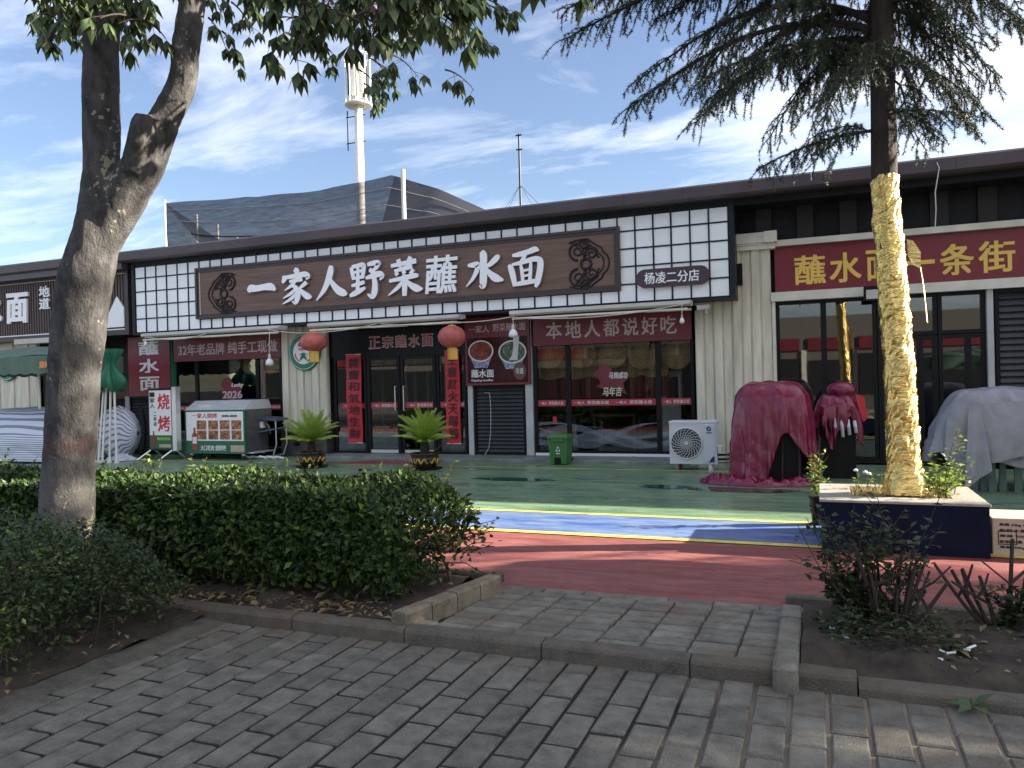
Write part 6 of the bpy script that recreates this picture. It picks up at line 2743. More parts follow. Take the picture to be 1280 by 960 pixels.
# ================================================================== PLANTER AND CEDAR
px0, px1, py0, py1, pz = 0.015, 1.25, 7.0, 8.0, .44
t = thing('tree_planter', 'low navy blue square planter with pale stone rim around the cedar', 'planter', (.63, 7.5, 0))
q = MB()
for (a, c, d, e) in ((px0, px1, py0, py0 + .24), (px0, px1, py1 - .14, py1), (px0, px0 + .24, py0 + .24, py1 - .14), (px1 - .22, px1, py0 + .24, py1 - .14)):
    q.box(a, c, d, e, 0, pz - .03)
q.build('wall', M['navy'], t)
o_ = .012
for (a, c, d, e) in ((px0 - o_, px1 + o_, py0 - o_, py0 + .24), (px0 - o_, px1 + o_, py1 - .14, py1 + o_), (px0 - o_, px0 + .25, py0 + .24, py1 - .14), (px1 - .22, px1 + o_, py0 + .24, py1 - .14)):
    q = MB()
    q.cbox(a, c, d, e, pz - .028, pz - .008, .005)
    q.build('rim_slab', M['planter_top'], t)
q = MB()


def psoil(u, v):
    x, y = px0 + .2 + (px1 - px0 - .38) * u, py0 + .2 + (py1 - py0 - .3) * v
    return (x, y, pz - .04 + .03 * mnoise.noise(Vector((x * 8, y * 8, 0))))


q.sheet(psoil, 20, 14)
q.build('soil', M['earth'], t, smooth=True)


def blob_tube(paths, name, m, parent, voxel, amp, sc_):
    """several tapering limbs fused into one skin, then roughened"""
    q_ = MB()
    for path, rad in paths:
        q_.tube(path, rad, 20)
    me = q_.mesh(name, m)
    o = bpy.data.objects.new(name, me)
    COL.objects.link(o)
    md = o.modifiers.new('r', 'REMESH')
    md.mode = 'VOXEL'
    md.voxel_size = voxel
    sm = o.modifiers.new('s', 'SMOOTH')
    sm.iterations = 5
    dg = bpy.context.evaluated_depsgraph_get()
    me2 = bpy.data.meshes.new_from_object(o.evaluated_get(dg))
    bpy.data.objects.remove(o)
    n_ = len(me2.vertices)
    co = np.zeros(n_ * 3, dtype=np.float32)
    no = np.zeros(n_ * 3, dtype=np.float32)
    me2.vertices.foreach_get('co', co)
    me2.vertices.foreach_get('normal', no)
    co, no = co.reshape(-1, 3), no.reshape(-1, 3)
    d = np.array([amp * (mnoise.noise(Vector((c[0] * sc_, c[1] * sc_, c[2] * sc_ * .45))) + .45 * mnoise.noise(Vector((c[0] * sc_ * 3, c[1] * sc_ * 3, c[2] * sc_ * 2.0)))) for c in co.tolist()], dtype=np.float32)
    co = co + no * d[:, None]
    me2.vertices.foreach_set('co', co.ravel())
    me2.polygons.foreach_set('use_smooth', [True] * len(me2.polygons))
    me2.name = name
    if not me2.materials:
        me2.materials.append(m)
    me2.update()
    return put(bpy.data.objects.new(name, me2), parent)


def curve_pts(P, n=8):
    """smooth polyline through points (Catmull-Rom)"""
    P = [Vector(p) for p in P]
    out = []
    for i in range(len(P) - 1):
        p0, p1, p2, p3 = P[max(i - 1, 0)], P[i], P[i + 1], P[min(i + 2, len(P) - 1)]
        for k in range(n):
            t_ = k / n
            out.append(0.5 * ((2 * p1) + (p2 - p0) * t_ + (2 * p0 - 5 * p1 + 4 * p2 - p3) * t_ ** 2 + (3 * p1 - p0 - 3 * p2 + p3) * t_ ** 3))
    out.append(P[-1])
    return out


# trunk line of the cedar
CT = [(.70, 7.45, .38), (.69, 7.45, 1.0), (.675, 7.45, 1.6), (.64, 7.45, 2.2), (.61, 7.45, 2.8), (.595, 7.45, 3.3), (.60, 7.45, 4.2), (.61, 7.45, 5.5), (.62, 7.46, 7.0), (.63, 7.47, 9.2)]
CR = [.15, .128, .125, .122, .116, .108, .10, .085, .06, .02]
cedar = thing('cedar_tree', 'dark drooping cedar in the blue planter, lower trunk wrapped in gold foil', 'tree', (.66, 7.45, 0))
q = MB()
pts = curve_pts(CT, 6)
rad = np.interp(np.linspace(0, len(CT) - 1, len(pts)), range(len(CT)), CR)
vs0 = len(q.v)
q.tube(pts, [r_ * (.86 if p_.z < 3.15 else 1.0) for r_, p_ in zip(rad, pts)], 18)
q.v = [tuple(Vector(v) + Vector((.012 * mnoise.noise(Vector((v[0] * 14, v[1] * 14, v[2] * 3))), .012 * mnoise.noise(Vector((v[0] * 14 + 9, v[1] * 14, v[2] * 3))), 0))) for v in q.v]
q.build('trunk', M['cedar_bark'], cedar, smooth=True)
# gold foil sleeve with crinkles
q = MB()
zt0, zt1 = .44, 3.20


def foil(u, v):
    a = 2 * PI * u
    z = zt0 + (zt1 - zt0) * v
    x = float(np.interp(z, [p[2] for p in CT], [p[0] for p in CT]))
    r = float(np.interp(z, [p[2] for p in CT], CR)) - .004
    ca, sa = math.cos(a), math.sin(a)
    sp = z * 5 + a * 1.3
    dg_ = z * 9 - a * 1.6
    r += .008 * mnoise.noise(Vector((ca * 1.2, sa * 1.2, sp * .8))) + .018 * (abs(mnoise.noise(Vector((ca * 1.6, sa * 1.6, dg_ * 1.1)))) - .2) + .012 * (abs(mnoise.noise(Vector((ca * 3, sa * 3, dg_ * 2.6 + 7)))) - .2) + .003 * mnoise.noise(Vector((ca * 8, sa * 8, sp * 12)))
    r += .011 * ((z * 3.0 - u + .06 * math.sin(a * 2 + z * 4)) % 1.0) - .005
    if v < .08:
        r += .05 * (1 - v / .08) * (.6 + .4 * math.sin(a * 5))
    return (x + r * ca, 7.45 + r * sa, z)


q.sheet(foil, 90, 420)
q.build('foil_wrap', M['foil'], cedar, smooth=True)
q = MB()
q.add([(.745, 7.33, 2.62), (.79, 7.31, 2.60), (.845, 7.30, 2.50), (.84, 7.30, 2.36), (.78, 7.31, 2.40), (.75, 7.32, 2.48)], [(0, 1, 2, 3, 4, 5)])
q.tube([(.84, 7.3, 2.37), (.86, 7.3, 2.2), (.88, 7.29, 1.9)], .004, 4)
q.build('torn_foil', M['foil'], cedar)


def cedar_crown(boughs, seed, twig_step=.085, need=26):
    """boughs: (start, tip, lift). Hanging sprays along each bough carry fine needles"""
    rg = np.random.default_rng(seed)
    wood = MB()
    TP, TD = [], []
    for (s, e, lift) in boughs:
        s, e = Vector(s), Vector(e)
        L_ = (e - s).length
        n = max(int(L_ / .09), 6)
        out = (e - s)
        out.z = 0
        out = out.normalized() if out.length > .01 else Vector((1, 0, 0))
        sd = Vector((-out.y, out.x, 0))
        path = []
        for i in range(n + 1):
            f = i / n
            p = s.lerp(e, f) + Vector((0, 0, lift * math.sin(PI * f ** .8))) + sd * (.06 * math.sin(f * 5 + seed))
            path.append(p)
        wood.tube(path, [max(.006, .030 * min(L_ / 1.8, 1.3) * (1 - .85 * i / n)) for i in range(n + 1)], 6)
        for i in range(2, n + 1):
            f = i / n
            p = path[i]
            tg = (path[i] - path[i - 1]).normalized()
            for side in (-1, 1):
                if rg.random() > .95:
                    continue
                bl = (.20 + .34 * (1 - f) ** .6 * min(L_ / 1.6, 1.2)) * rg.uniform(.4, 1.15)
                d = (tg * rg.uniform(.5, 1.1) + sd * side * rg.uniform(.5, 1.0)).normalized()
                pts_ = []
                m_ = max(int(bl / .05), 3)
                cur = p.copy()
                dd = d.copy()
                for j in range(m_ + 1):
                    pts_.append(cur.copy())
                    cur = cur + dd * (bl / m_)
                    dd = (dd + Vector((0, 0, -.22))).normalized()
                wood.tube(pts_, [.006 * (1 - .7 * j / m_) for j in range(m_ + 1)], 3, cap=False)
                for j in range(m_ + 1):
                    q_ = pts_[j]
                    # along the branchlet
                    TP.append((q_, (pts_[min(j + 1, m_)] - pts_[max(j - 1, 0)]).normalized(), bl / m_))
                    # hanging spray
                    if rg.random() < .66:
                        hl = rg.uniform(.05, .19) * (1.15 - .55 * f)
                        hd = (Vector((rg.normal() * .5, rg.normal() * .5, -.8)) + dd * .5).normalized()
                        k_ = max(int(hl / .035), 2)
                        wood.tube([q_, q_ + hd * hl], [.003, .0015], 3, cap=False)
                        for w_ in range(k_):
                            TP.append((q_ + hd * hl * (w_ + .5) / k_, hd, hl / k_))
    P, D = [], []
    for (p, d, l_) in TP:
        c = need if l_ > .03 else need // 2
        base = np.array(p)[None, :] + np.array(d)[None, :] * rg.uniform(-.5, .5, (c, 1)) * l_
        dirs = rg.normal(size=(c, 3)) + np.array(d)[None, :] * .9
        P.append(base)
        D.append(dirs)
    P, D = np.concatenate(P), np.concatenate(D)
    V, F_ = needle_arrays(P, D, rg.uniform(.020, .040, len(P)), .0055)
    return wood, V, F_


cx_, cy_ = .60, 7.45
explicit = [
    ((cx_, cy_, 5.05), (-2.10, 7.0, 5.00), .22), ((cx_, cy_, 5.30), (-1.65, 7.6, 5.35), .2), ((cx_, cy_, 4.45), (-1.60, 7.3, 4.08), .34),
    ((cx_, cy_, 4.35), (-1.05, 7.9, 4.05), .30), ((cx_, cy_, 4.2), (-.80, 6.9, 3.92), .28), ((cx_, cy_, 3.62), (-.40, 7.25, 3.36), .06),
    ((cx_, cy_, 4.35), (-.35, 7.9, 3.80), .25), ((cx_, cy_, 4.1), (.05, 6.6, 3.65), .18), ((cx_, cy_, 4.5), (.1, 8.5, 3.8), .2),
    ((cx_, cy_, 4.9), (-.3, 6.4, 4.35), .25), ((cx_, cy_, 5.2), (-.9, 6.5, 4.8), .3), ((cx_, cy_, 5.2), (-1.1, 8.6, 4.7), .3),
    ((cx_, cy_, 4.65), (1.45, 7.5, 3.98), .22), ((cx_, cy_, 4.25), (1.22, 7.2, 3.48), .2), ((cx_, cy_, 4.0), (1.0, 7.9, 3.50), .15),
    ((cx_, cy_, 3.75), (.92, 7.1, 3.42), .08), ((cx_, cy_, 5.0), (1.75, 7.9, 4.5), .22), ((cx_, cy_, 5.4), (2.35, 7.0, 4.45), .45),
    ((cx_, cy_, 5.1), (1.3, 6.5, 4.5), .25), ((cx_, cy_, 4.7), (1.0, 8.4, 4.05), .2), ((cx_, cy_, 5.5), (2.6, 7.9, 4.15), .6),
    ((cx_, cy_, 5.5), (-2.0, 8.1, 5.6), .2), ((cx_, cy_, 5.6), (.4, 6.0, 5.2), .25), ((cx_, cy_, 5.6), (.9, 9.1, 5.1), .3),
]
explicit += [((cx_, cy_, 4.9), (1.75, 7.3, 4.15), .25), ((cx_, cy_, 4.6), (1.4, 7.7, 3.72), .22), ((cx_, cy_, 5.6), (2.9, 7.5, 4.5), .5), ((cx_, cy_, 5.2), (1.5, 8.2, 4.6), .3), ((cx_, cy_, 5.0), (-2.2, 7.3, 4.86), .3)]
extra = []
rge = np.random.default_rng(12)
for (s_, e_, l_) in explicit:
    for q_ in range(1):
        e2 = Vector(e_) + Vector((rge.normal() * .30, rge.normal() * .45, abs(rge.normal()) * .30))
        e2 = Vector(s_).lerp(e2, rge.uniform(.6, .95))
        extra.append(((s_[0], s_[1], s_[2] + rge.uniform(-.1, .25)), tuple(e2), l_ * rge.uniform(.6, 1.2)))
wood, V, F_ = cedar_crown(explicit + extra, 4, need=22)
stuff(wood.build('bough', M['cedar_bark'], cedar))
stuff(put(bpy.data.objects.new('crown', fast_mesh('crown', V, F_, M['needle'])), cedar))
rg = np.random.default_rng(77)
upper = []
for k in range(34):
    z = 5.7 + 3.3 * k / 34
    a = k * 2.4
    L_ = 2.5 * (1 - (z - 5.4) / 4.4) + .3
    upper.append(((cx_, cy_, z), (cx_ + L_ * math.cos(a), cy_ + L_ * math.sin(a), z - .3 * L_), .3))
wood, V, F_ = cedar_crown(upper, 9, need=12)
stuff(wood.build('upper_bough', M['cedar_bark'], cedar))
stuff(put(bpy.data.objects.new('upper_crown', fast_mesh('upper_crown', V, F_, M['needle'])), cedar))


# ---- weeds and potted plant on the planter
def leafy(name, parent, stems, nl, L_, Wd, m, spread=.05, seed=0, clump=3, local=False, stem_m=None, stem_r=.004):
    rg = np.random.default_rng(seed)
    P, D = [], []
    st = MB()
    for s in stems:
        pts_ = curve_pts(s, 5)
        st.tube(pts_, [stem_r * (1 - .6 * i / len(pts_)) for i in range(len(pts_))], 5, cap=False)
        for k in range(nl):
            f = .12 + .88 * (k + rg.random()) / nl
            p = pts_[min(int(f * (len(pts_) - 1)), len(pts_) - 1)]
            for c in range(clump):
                d = rg.normal(size=3)
                d[2] = abs(d[2]) * .45 - .1
                P.append(np.array(p) + rg.normal(size=3) * spread * .4)
                D.append(d)
    st.build('stem', stem_m or M['twig'], parent, local=local)
    P, D = np.array(P), np.array(D)
    N = rg.normal(size=P.shape) * .5 + np.array([0, 0, 1.0])
    V, F_ = leaf_arrays(P, D, N, L_ * rg.uniform(.6, 1.2, len(P)), Wd * rg.uniform(.7, 1.2, len(P)))
    return stuff(put(bpy.data.objects.new(name, fast_mesh(name, V, F_, m)), parent, local))


rr = random.Random(21)
t = thing('weed_plant', 'sunlit yellow green weed growing at right of the gold trunk in the planter', 'plant', (.95, 7.4, .42))
stems = []
for k in range(15):
    x, y = .86 + rr.random() * .22, 7.30 + rr.random() * .4
    h = rr.uniform(.12, .34)
    stems.append([(x, y, .42), (x + rr.uniform(-.06, .08), y + rr.uniform(-.08, .05), .42 + h * .6), (x + rr.uniform(-.1, .22), y + rr.uniform(-.15, .1), .42 + h)])
stems.append([(.98, 7.4, .42), (1.03, 7.38, .75), (1.10, 7.36, 1.02)])
stems.append([(1.0, 7.42, .42), (1.04, 7.38, .70), (1.14, 7.36, .92)])
leafy('leaves', t, stems, 7, .06, .03, M['weed_leaf'], .06, 5)
t = thing('weed_plant', 'low white flowered weed at left back edge of the planter', 'plant', (.3, 7.8, .42))
stems = [[(.33 + .035 * k, 7.75, .42), (.33 + .035 * k + rr.uniform(-.03, .03), 7.75, .48), (.33 + .035 * k + rr.uniform(-.04, .04), 7.74, .50 + rr.uniform(0, .09))] for k in range(7)]
leafy('leaves', t, stems, 5, .03, .014, M['weed_leaf'], .03, 6)
q = MB()
for x, z in ((.32, .60), (.40, .585), (.43, .57)):
    q.lathe([(.0, -.012), (.018, -.008), (.02, .006), (.0, .014)], (x, 7.72, z), 8)
q.build('flower_heads', M['white'], t)
P = np.stack([RNG.uniform(.24, 1.05, 1500), RNG.uniform(7.24, 7.86, 1500), np.full(1500, .40)], 1)
D = RNG.normal(size=P.shape) * .6 + np.array([0, 0, 1.0])
V, F_ = needle_arrays(P, D, RNG.uniform(.03, .10, 1500), .006)
o = stuff(put(bpy.data.objects.new('dry_grass', fast_mesh('dry_grass', V, F_, M['grass']))))
tag(o, 'dry yellow grass on the soil inside the blue planter', 'grass')
t = thing('potted_plant', 'small flowering plant in a black pot at left of the blue planter', 'potted plant', (0, 8.16, 0))
q = MB()
q.lathe([(.065, 0), (.085, .26), (.092, .26), (.092, .285), (.08, .285), (.075, .25), (0, .25)], (0.0, 8.16, 0), 18)
q.build('pot', M['black'], t, smooth=True)
stems = [[(0, 8.16, .25), (0 + rr.uniform(-.05, .05), 8.16 + rr.uniform(-.05, .05), .42), (0 + rr.uniform(-.10, .10), 8.16 + rr.uniform(-.1, .1), rr.uniform(.5, .82))] for k in range(9)]
leafy('leaves', t, stems, 8, .055, .026, M['weed_leaf'], .05, 8)
# printed carton and clear tray at right of the planter
t = thing('carton', 'printed tan cardboard carton at the right edge beside the planter', 'box', (1.55, 7.2, 0))
q = MB()
q.cbox(1.29, 2.2, 7.15, 7.6, 0, .30, .006)
q.build('carton_body', M['carton'], t)
for k in range(5):
    text('果蔬 20kg 小心轻放' if k % 2 == 0 else '新鲜水果  净含量', 1.34, 1.34 + .3 + .05 * (k % 3), .235 - k * .045, .262 - k * .045, 7.15, M['carve'], t, thick=.001)
q = MB()
frame_rect(q, 1.33, 1.46, .09, .20, .006, 7.147, 7.149)
q.build('printed_frame', M['carve'], t)
t = thing('plastic_tray', 'clear white plastic tray lying on the ground behind the carton', 'tray', (1.55, 7.9, .3))
q = MB()
for (a, c, d, e) in ((1.30, 1.8, 7.72, 7.75), (1.30, 1.8, 8.15, 8.18), (1.30, 1.33, 7.75, 8.15), (1.77, 1.8, 7.75, 8.15)):
    q.cbox(a, c, d, e, .0, .13, .008)
q.box(1.32, 1.78, 7.74, 8.16, .0, .01)
q.build('tray_shell', M['ac_white'], t)

# ================================================================== STREET TREE (left foreground)
tree = thing('street_tree', 'large grey barked street tree forking into two limbs, broad palmate leaves overhead', 'tree', (-5.0, 3.9, 0))
Y0 = 3.9


def limb_pts(rows, dy=0.0):
    P_, R_ = [], []
    for k, (x_, y_, r_) in enumerate(rows):
        p_ = at(x_, y_, Y0 + dy * k)
        P_.append(tuple(p_))
        R_.append(r_ / FPX * (p_ - Vector((0, 0, CAM_H))).dot(_F))
    m_ = len(rows)
    return curve_pts(P_, 4), list(np.interp(np.linspace(0, m_ - 1, (m_ - 1) * 4 + 1), range(m_), R_))


main = [(80, 805, 50), (80, 750, 38), (81, 680, 32), (87, 580, 30), (92, 480, 29.5), (98, 412, 31), (107, 350, 32), (119, 300, 27), (125, 255, 24), (127, 200, 22), (127, 140, 21.5), (126, 80, 21), (127, 20, 22), (128, -60, 21), (125, -200, 17), (112, -420, 9)]
limb = [(106, 335, 20), (126, 300, 24), (143, 270, 25), (160, 240, 26), (177, 210, 25), (191, 180, 22), (206, 150, 19), (227, 105, 17), (234, 50, 16.5), (241, 0, 16), (250, -60, 15), (270, -180, 12), (310, -380, 6)]
stub = [(168, 215, 16), (175, 180, 15.5), (178, 158, 14.5), (179, 142, 9)]
collar = [(92, 400, 22), (84, 376, 16), (81, 352, 10)]
blob_tube([limb_pts(main), limb_pts(limb, .02), limb_pts(stub, -.015), limb_pts(collar, -.02)], 'trunk', M['bark'], tree, .018, .009, 9)

# upper limbs and hanging leafy twigs
rgt = np.random.default_rng(5)
wood = MB()
lp, ld, ln, ll = [], [], [], []


def palm_leaf(p, outd, size, rg):
    """palmate leaf: five to seven leaflets hanging from one stalk"""
    outd = outd / (np.linalg.norm(outd) + 1e-9)
    stalk = p + outd * size * .7 + np.array([0, 0, -.15 * size])
    wood.tube([Vector(p), Vector(stalk)], [.003, .002], 3, cap=False)
    side = np.cross(outd, [0, 0, 1.0])
    side = side / (np.linalg.norm(side) + 1e-9)
    down = np.array([0, 0, -1.0])
    n = int(rg.integers(5, 8))
    # leaflets hang like the ribs of a half closed umbrella
    tw = rg.uniform(0, 2 * PI)
    for k in range(n):
        a = tw + 2 * PI * k / n
        rad = outd * math.cos(a) + side * math.sin(a)
        d = down * rg.uniform(.75, 1.05) + rad * rg.uniform(.45, .75) + outd * .15
        lp.append(stalk)
        ld.append(d)
        ln.append(rad * .9 + np.array([0, 0, .5]) + rg.normal(size=3) * .15)
        ll.append(size * rg.uniform(.85, 1.15))


def twig(p, d, L_, rg, nleaf, size):
    pts_ = [np.array(p)]
    d = np.array(d) / np.linalg.norm(d)
    m_ = 6
    for j in range(m_):
        pts_.append(pts_[-1] + d * L_ / m_)
        d = d + np.array([0, 0, -.13])
        d /= np.linalg.norm(d)
    wood.tube([Vector(x) for x in pts_], [.010 * (1 - .75 * j / m_) for j in range(m_ + 1)], 5, cap=False)
    for k in range(nleaf):
        f = .25 + .75 * (k + rg.random()) / nleaf
        j = min(int(f * m_), m_ - 1)
        b_ = pts_[j] + (pts_[j + 1] - pts_[j]) * (f * m_ - j)
        o = rg.normal(size=3)
        o[2] = o[2] * .3 + .1
        palm_leaf(b_, o + d * .6, size * rg.uniform(.8, 1.15), rg)


# branches that reach into the picture: positions of leaf masses along the top of the view
masses = []
for px, py, n in ((330, 30, 5), (345, 48, 4), (362, 92, 4), (395, 55, 5), (378, 110, 3), (440, 62, 5), (465, 88, 4), (505, 45, 5), (490, 84, 3), (535, 40, 5), (560, 52, 4), (580, 40, 4), (565, 80, 3), (425, 20, 6), (515, 70, 4), (690, 16, 3), (665, 6, 2), (340, 10, 5), (372, 35, 6), (385, 78, 4), (405, 20, 5), (430, 45, 6), (455, 70, 4), (480, 30, 6), (500, 60, 3), (520, 20, 5), (545, 55, 4), (560, 30, 5), (575, 62, 2), (590, 10, 3), (450, 5, 6), (530, 0, 5), (400, -10, 6), (350, -20, 5), (480, -20, 6), (690, -12, 3), (700, 2, 3), (672, -8, 2), (735, -12, 2), (360, 62, 2), (420, 85, 1), (475, 78, 2),
                  (100, 55, 4), (90, 72, 4), (80, 62, 5), (96, 84, 5), (74, 74, 4), (86, 40, 4), (165, 60, 5), (178, 78, 4), (155, 40, 5), (168, 84, 3), (160, 45, 4), (172, 62, 3), (150, 18, 5), (110, 25, 3), (180, 5, 4), (130, -12, 6)):
    masses.append((px, py, n))
for px, py, n in masses:
    for k in range(max(1, int(n * .8))):
        Y = 3.9 + rgt.uniform(-.55, .55)
        p = at(px + rgt.uniform(-16, 16), py - 34 + rgt.uniform(-14, 10), Y)
        twig(np.array(p) + np.array([-.04, 0, .12]), rgt.normal(size=3) * np.array([1, 1, .3]) + np.array([.1, 0, -.1]), .15, rgt, 2, .132)
# boughs carrying those masses
for s, e in (((-3.55, 4.1, 5.0), (-2.5, 4.0, 3.95)), ((-3.4, 4.1, 5.4), (-1.9, 3.9, 3.9)), ((-3.5, 4.1, 4.9), (-2.9, 3.7, 3.85)), ((-3.3, 4.2, 5.9), (-1.2, 3.8, 3.75)), ((-4.51, 3.86, 4.2), (-4.75, 3.7, 3.95)), ((-4.5, 3.86, 4.25), (-4.15, 3.8, 3.95))):
    s, e = Vector(s), Vector(e)
    pts_ = [s.lerp(e, f / 10) + Vector((0, 0, .35 * math.sin(PI * f / 10))) for f in range(11)]
    wood.tube(pts_, [.035 * (1 - .75 * f / 10) for f in range(11)], 6)
# the crown above the frame
for k in range(330):
    a = rgt.uniform(0, 2 * PI)
    r = 3.2 * math.sqrt(rgt.random())
    z = 4.6 + 3.2 * rgt.random() * (1 - (r / 3.4) ** 2) + .25 * rgt.random()
    p = (-4.3 + r * math.cos(a), 4.0 + r * math.sin(a), z)
    if (p[2] < 4.9 and p[1] < 3.3) or (p[0] < -5.0 and p[2] < 5.9):
        continue
    twig(p, (math.cos(a) * .8, math.sin(a) * .8, .1), .45, rgt, 5, .14)
for k in range(9):
    a = k * .7
    wood.tube(curve_pts([(-4.55, 3.95, 5.2 + .1 * k), (-4.4 + 1.2 * math.cos(a), 4 + 1.2 * math.sin(a), 5.7 + .1 * k), (-4.3 + 2.7 * math.cos(a), 4 + 2.7 * math.sin(a), 5.9)], 5), [.06 - .004 * i for i in range(11)], 6)
stuff(wood.build('branch', M['twig'], tree))
V, F_ = leaf_arrays(np.array(lp), np.array(ld), np.array(ln), np.array(ll), np.array(ll) * .40, .16, .10)
stuff(put(bpy.data.objects.new('crown', fast_mesh('crown', V, F_, M['tree_leaf'])), tree))
# a few red blossoms among the leaves
q = MB()
for px, py in ((412, 5), (470, 10), (415, 9)):
    p = at(px, py, 3.8)
    for k in range(3):
        d = Vector((rr.uniform(-1, 1), rr.uniform(-.3, .3), rr.uniform(-.6, .1))).normalized() * .045
        q.add([p, p + d * .5 + Vector((0, 0, .012)), p + d, p + d * .5 - Vector((0, 0, .012))], [(0, 1, 2, 3)])
q.build('blossom', M['flower'], tree)


# ================================================================== HEDGE AND SHRUBS
def hedge_shape(x, y, z):
    return True


hedge = thing('hedge', 'long clipped dark green hedge between the pavement and the coloured forecourt', 'hedge', (-6, 4.9, 0))
rg = np.random.default_rng(31)


def scatter_hedge(n, x0, x1, y0, y1, H, xr_round=.5, seed=0):
    rg_ = np.random.default_rng(seed)
    P = np.stack([rg_.uniform(x0, x1, n), rg_.uniform(y0, y1, n), rg_.random(n)], 1)
    u = (P[:, 1] - (y0 + y1) / 2) / ((y1 - y0) / 2)
    nx = np.array([mnoise.noise(Vector((p[0] * 1.7, p[1] * 1.7, 0.4))) for p in P.tolist()])
    top = H * (1 - .16 * np.abs(u) ** 4) + .09 * nx
    ex = np.clip((x1 - P[:, 0]) / xr_round, 0, 1)
    top = top * (0.45 + .55 * np.sqrt(1 - (1 - ex) ** 2))
    # push towards the outer skin
    z = .06 + (top - .06) * P[:, 2] ** .6
    sh = rg_.random(n)
    yy = P[:, 1].copy()
    fr = sh < .50
    bul = .08 * np.sin(z / H * PI) + .07 * nx
    yy[fr] = y0 + np.abs(rg_.normal(size=fr.sum())) * .11 - bul[fr]
    tp = (sh >= .50) & (sh < .80)
    z[tp] = top[tp] - np.abs(rg_.normal(size=tp.sum())) * .05
    # undercut foot
    keep = ~((z < .22) & (yy < y0 + .25) & (rg_.random(n) < .72))
    keep &= ~((z < .12))
    P = np.stack([P[:, 0], yy, z], 1)[keep]
    return P


P = scatter_hedge(70000, -9.2, -2.46, 4.28, 5.5, .765, .5, 3)
C = np.stack([P[:, 0], np.full(len(P), 4.95), np.full(len(P), .35)], 1)
out = norm((P - C) * np.array([.3, 1, 1.3]))
D = norm(rg.normal(size=P.shape) * .75 + out * .75 + np.array([0, 0, .25]))
N = rg.normal(size=P.shape) * .55 + out + np.array([0, 0, .6])
V, F_ = leaf_arrays(P, D, N, rg.uniform(.045, .078, len(P)), rg.uniform(.026, .044, len(P)), .3, .12)
stuff(put(bpy.data.objects.new('foliage', speckle(fast_mesh('foliage', V, F_, [M['hedge_leaf'], M['hedge_young']]), len(P), .09)), hedge))
# far left end, coarser
P = scatter_hedge(9000, -13.0, -9.2, 4.28, 5.5, .765, .01, 4)
D = norm(rg.normal(size=P.shape) + np.array([0, -.4, .5]))
N = rg.normal(size=P.shape) * .6 + np.array([0, -.5, .8])
V, F_ = leaf_arrays(P, D, N, rg.uniform(.06, .09, len(P)), rg.uniform(.03, .05, len(P)), .3, .12)
stuff(put(bpy.data.objects.new('foliage', speckle(fast_mesh('foliage', V, F_, [M['hedge_leaf'], M['hedge_young']]), len(P), .09)), hedge))
# shoots poking out of the top and the loose right end
q = MB()
sp, sdirs = [], []
for k in range(95):
    x = rg.uniform(-8.5, -2.5)
    y = rg.uniform(4.4, 5.5)
    h = rg.uniform(.05, .15)
    b_ = Vector((x, y, .70))
    tip = b_ + Vector((rg.normal() * .05, rg.normal() * .05, h + .06))
    q.tube([b_, tip], [.004, .002], 4, cap=False)
    for j in range(6):
        sp.append(np.array(b_.lerp(tip, .35 + .65 * j / 5)))
        sdirs.append(rg.normal(size=3) * np.array([1, 1, .4]) + np.array([0, 0, .5]))
for k in range(26):
    y = rg.uniform(4.3, 5.4)
    z = rg.uniform(.2, .6)
    b_ = Vector((-2.66, y, z * .6))
    tip = b_ + Vector((rg.uniform(.15, .5), rg.normal() * .12, rg.uniform(-.05, .35)))
    md = b_.lerp(tip, .5) + Vector((0, 0, .05))
    q.tube([b_, md, tip], [.006, .004, .002], 5, cap=False)
    for j in range(12):
        sp.append(np.array(b_.lerp(tip, .3 + .7 * j / 11)) + rg.normal(size=3) * .02)
        sdirs.append(rg.normal(size=3) * np.array([1, 1, .5]) + np.array([.6, 0, .2]))
stuff(q.build('shoot', M['twig'], hedge))
P, D = np.array(sp), np.array(sdirs)
V, F_ = leaf_arrays(P, D, rg.normal(size=P.shape) * .5 + np.array([0, 0, 1.0]), rg.uniform(.04, .07, len(P)), rg.uniform(.022, .034, len(P)), .3, .12)
stuff(put(bpy.data.objects.new('shoot_leaves', speckle(fast_mesh('shoot_leaves', V, F_, [M['hedge_leaf'], M['hedge_young']]), len(P), .4)), hedge))
for k in range(46):
    x = -9.0 + 6.6 * (k + rg.random()) / 46
    y = rg.uniform(4.35, 5.2)
    q = MB()
    pts_ = curve_pts([(x, y, .0), (x + rg.normal() * .06, y + rg.normal() * .04, .3), (x + rg.normal() * .16, y - .1 + rg.normal() * .1, .68)], 3)
    q.tube(pts_, [.014 - .0018 * i for i in range(len(pts_))], 5)
    q.build('stem', M['twig'], hedge)

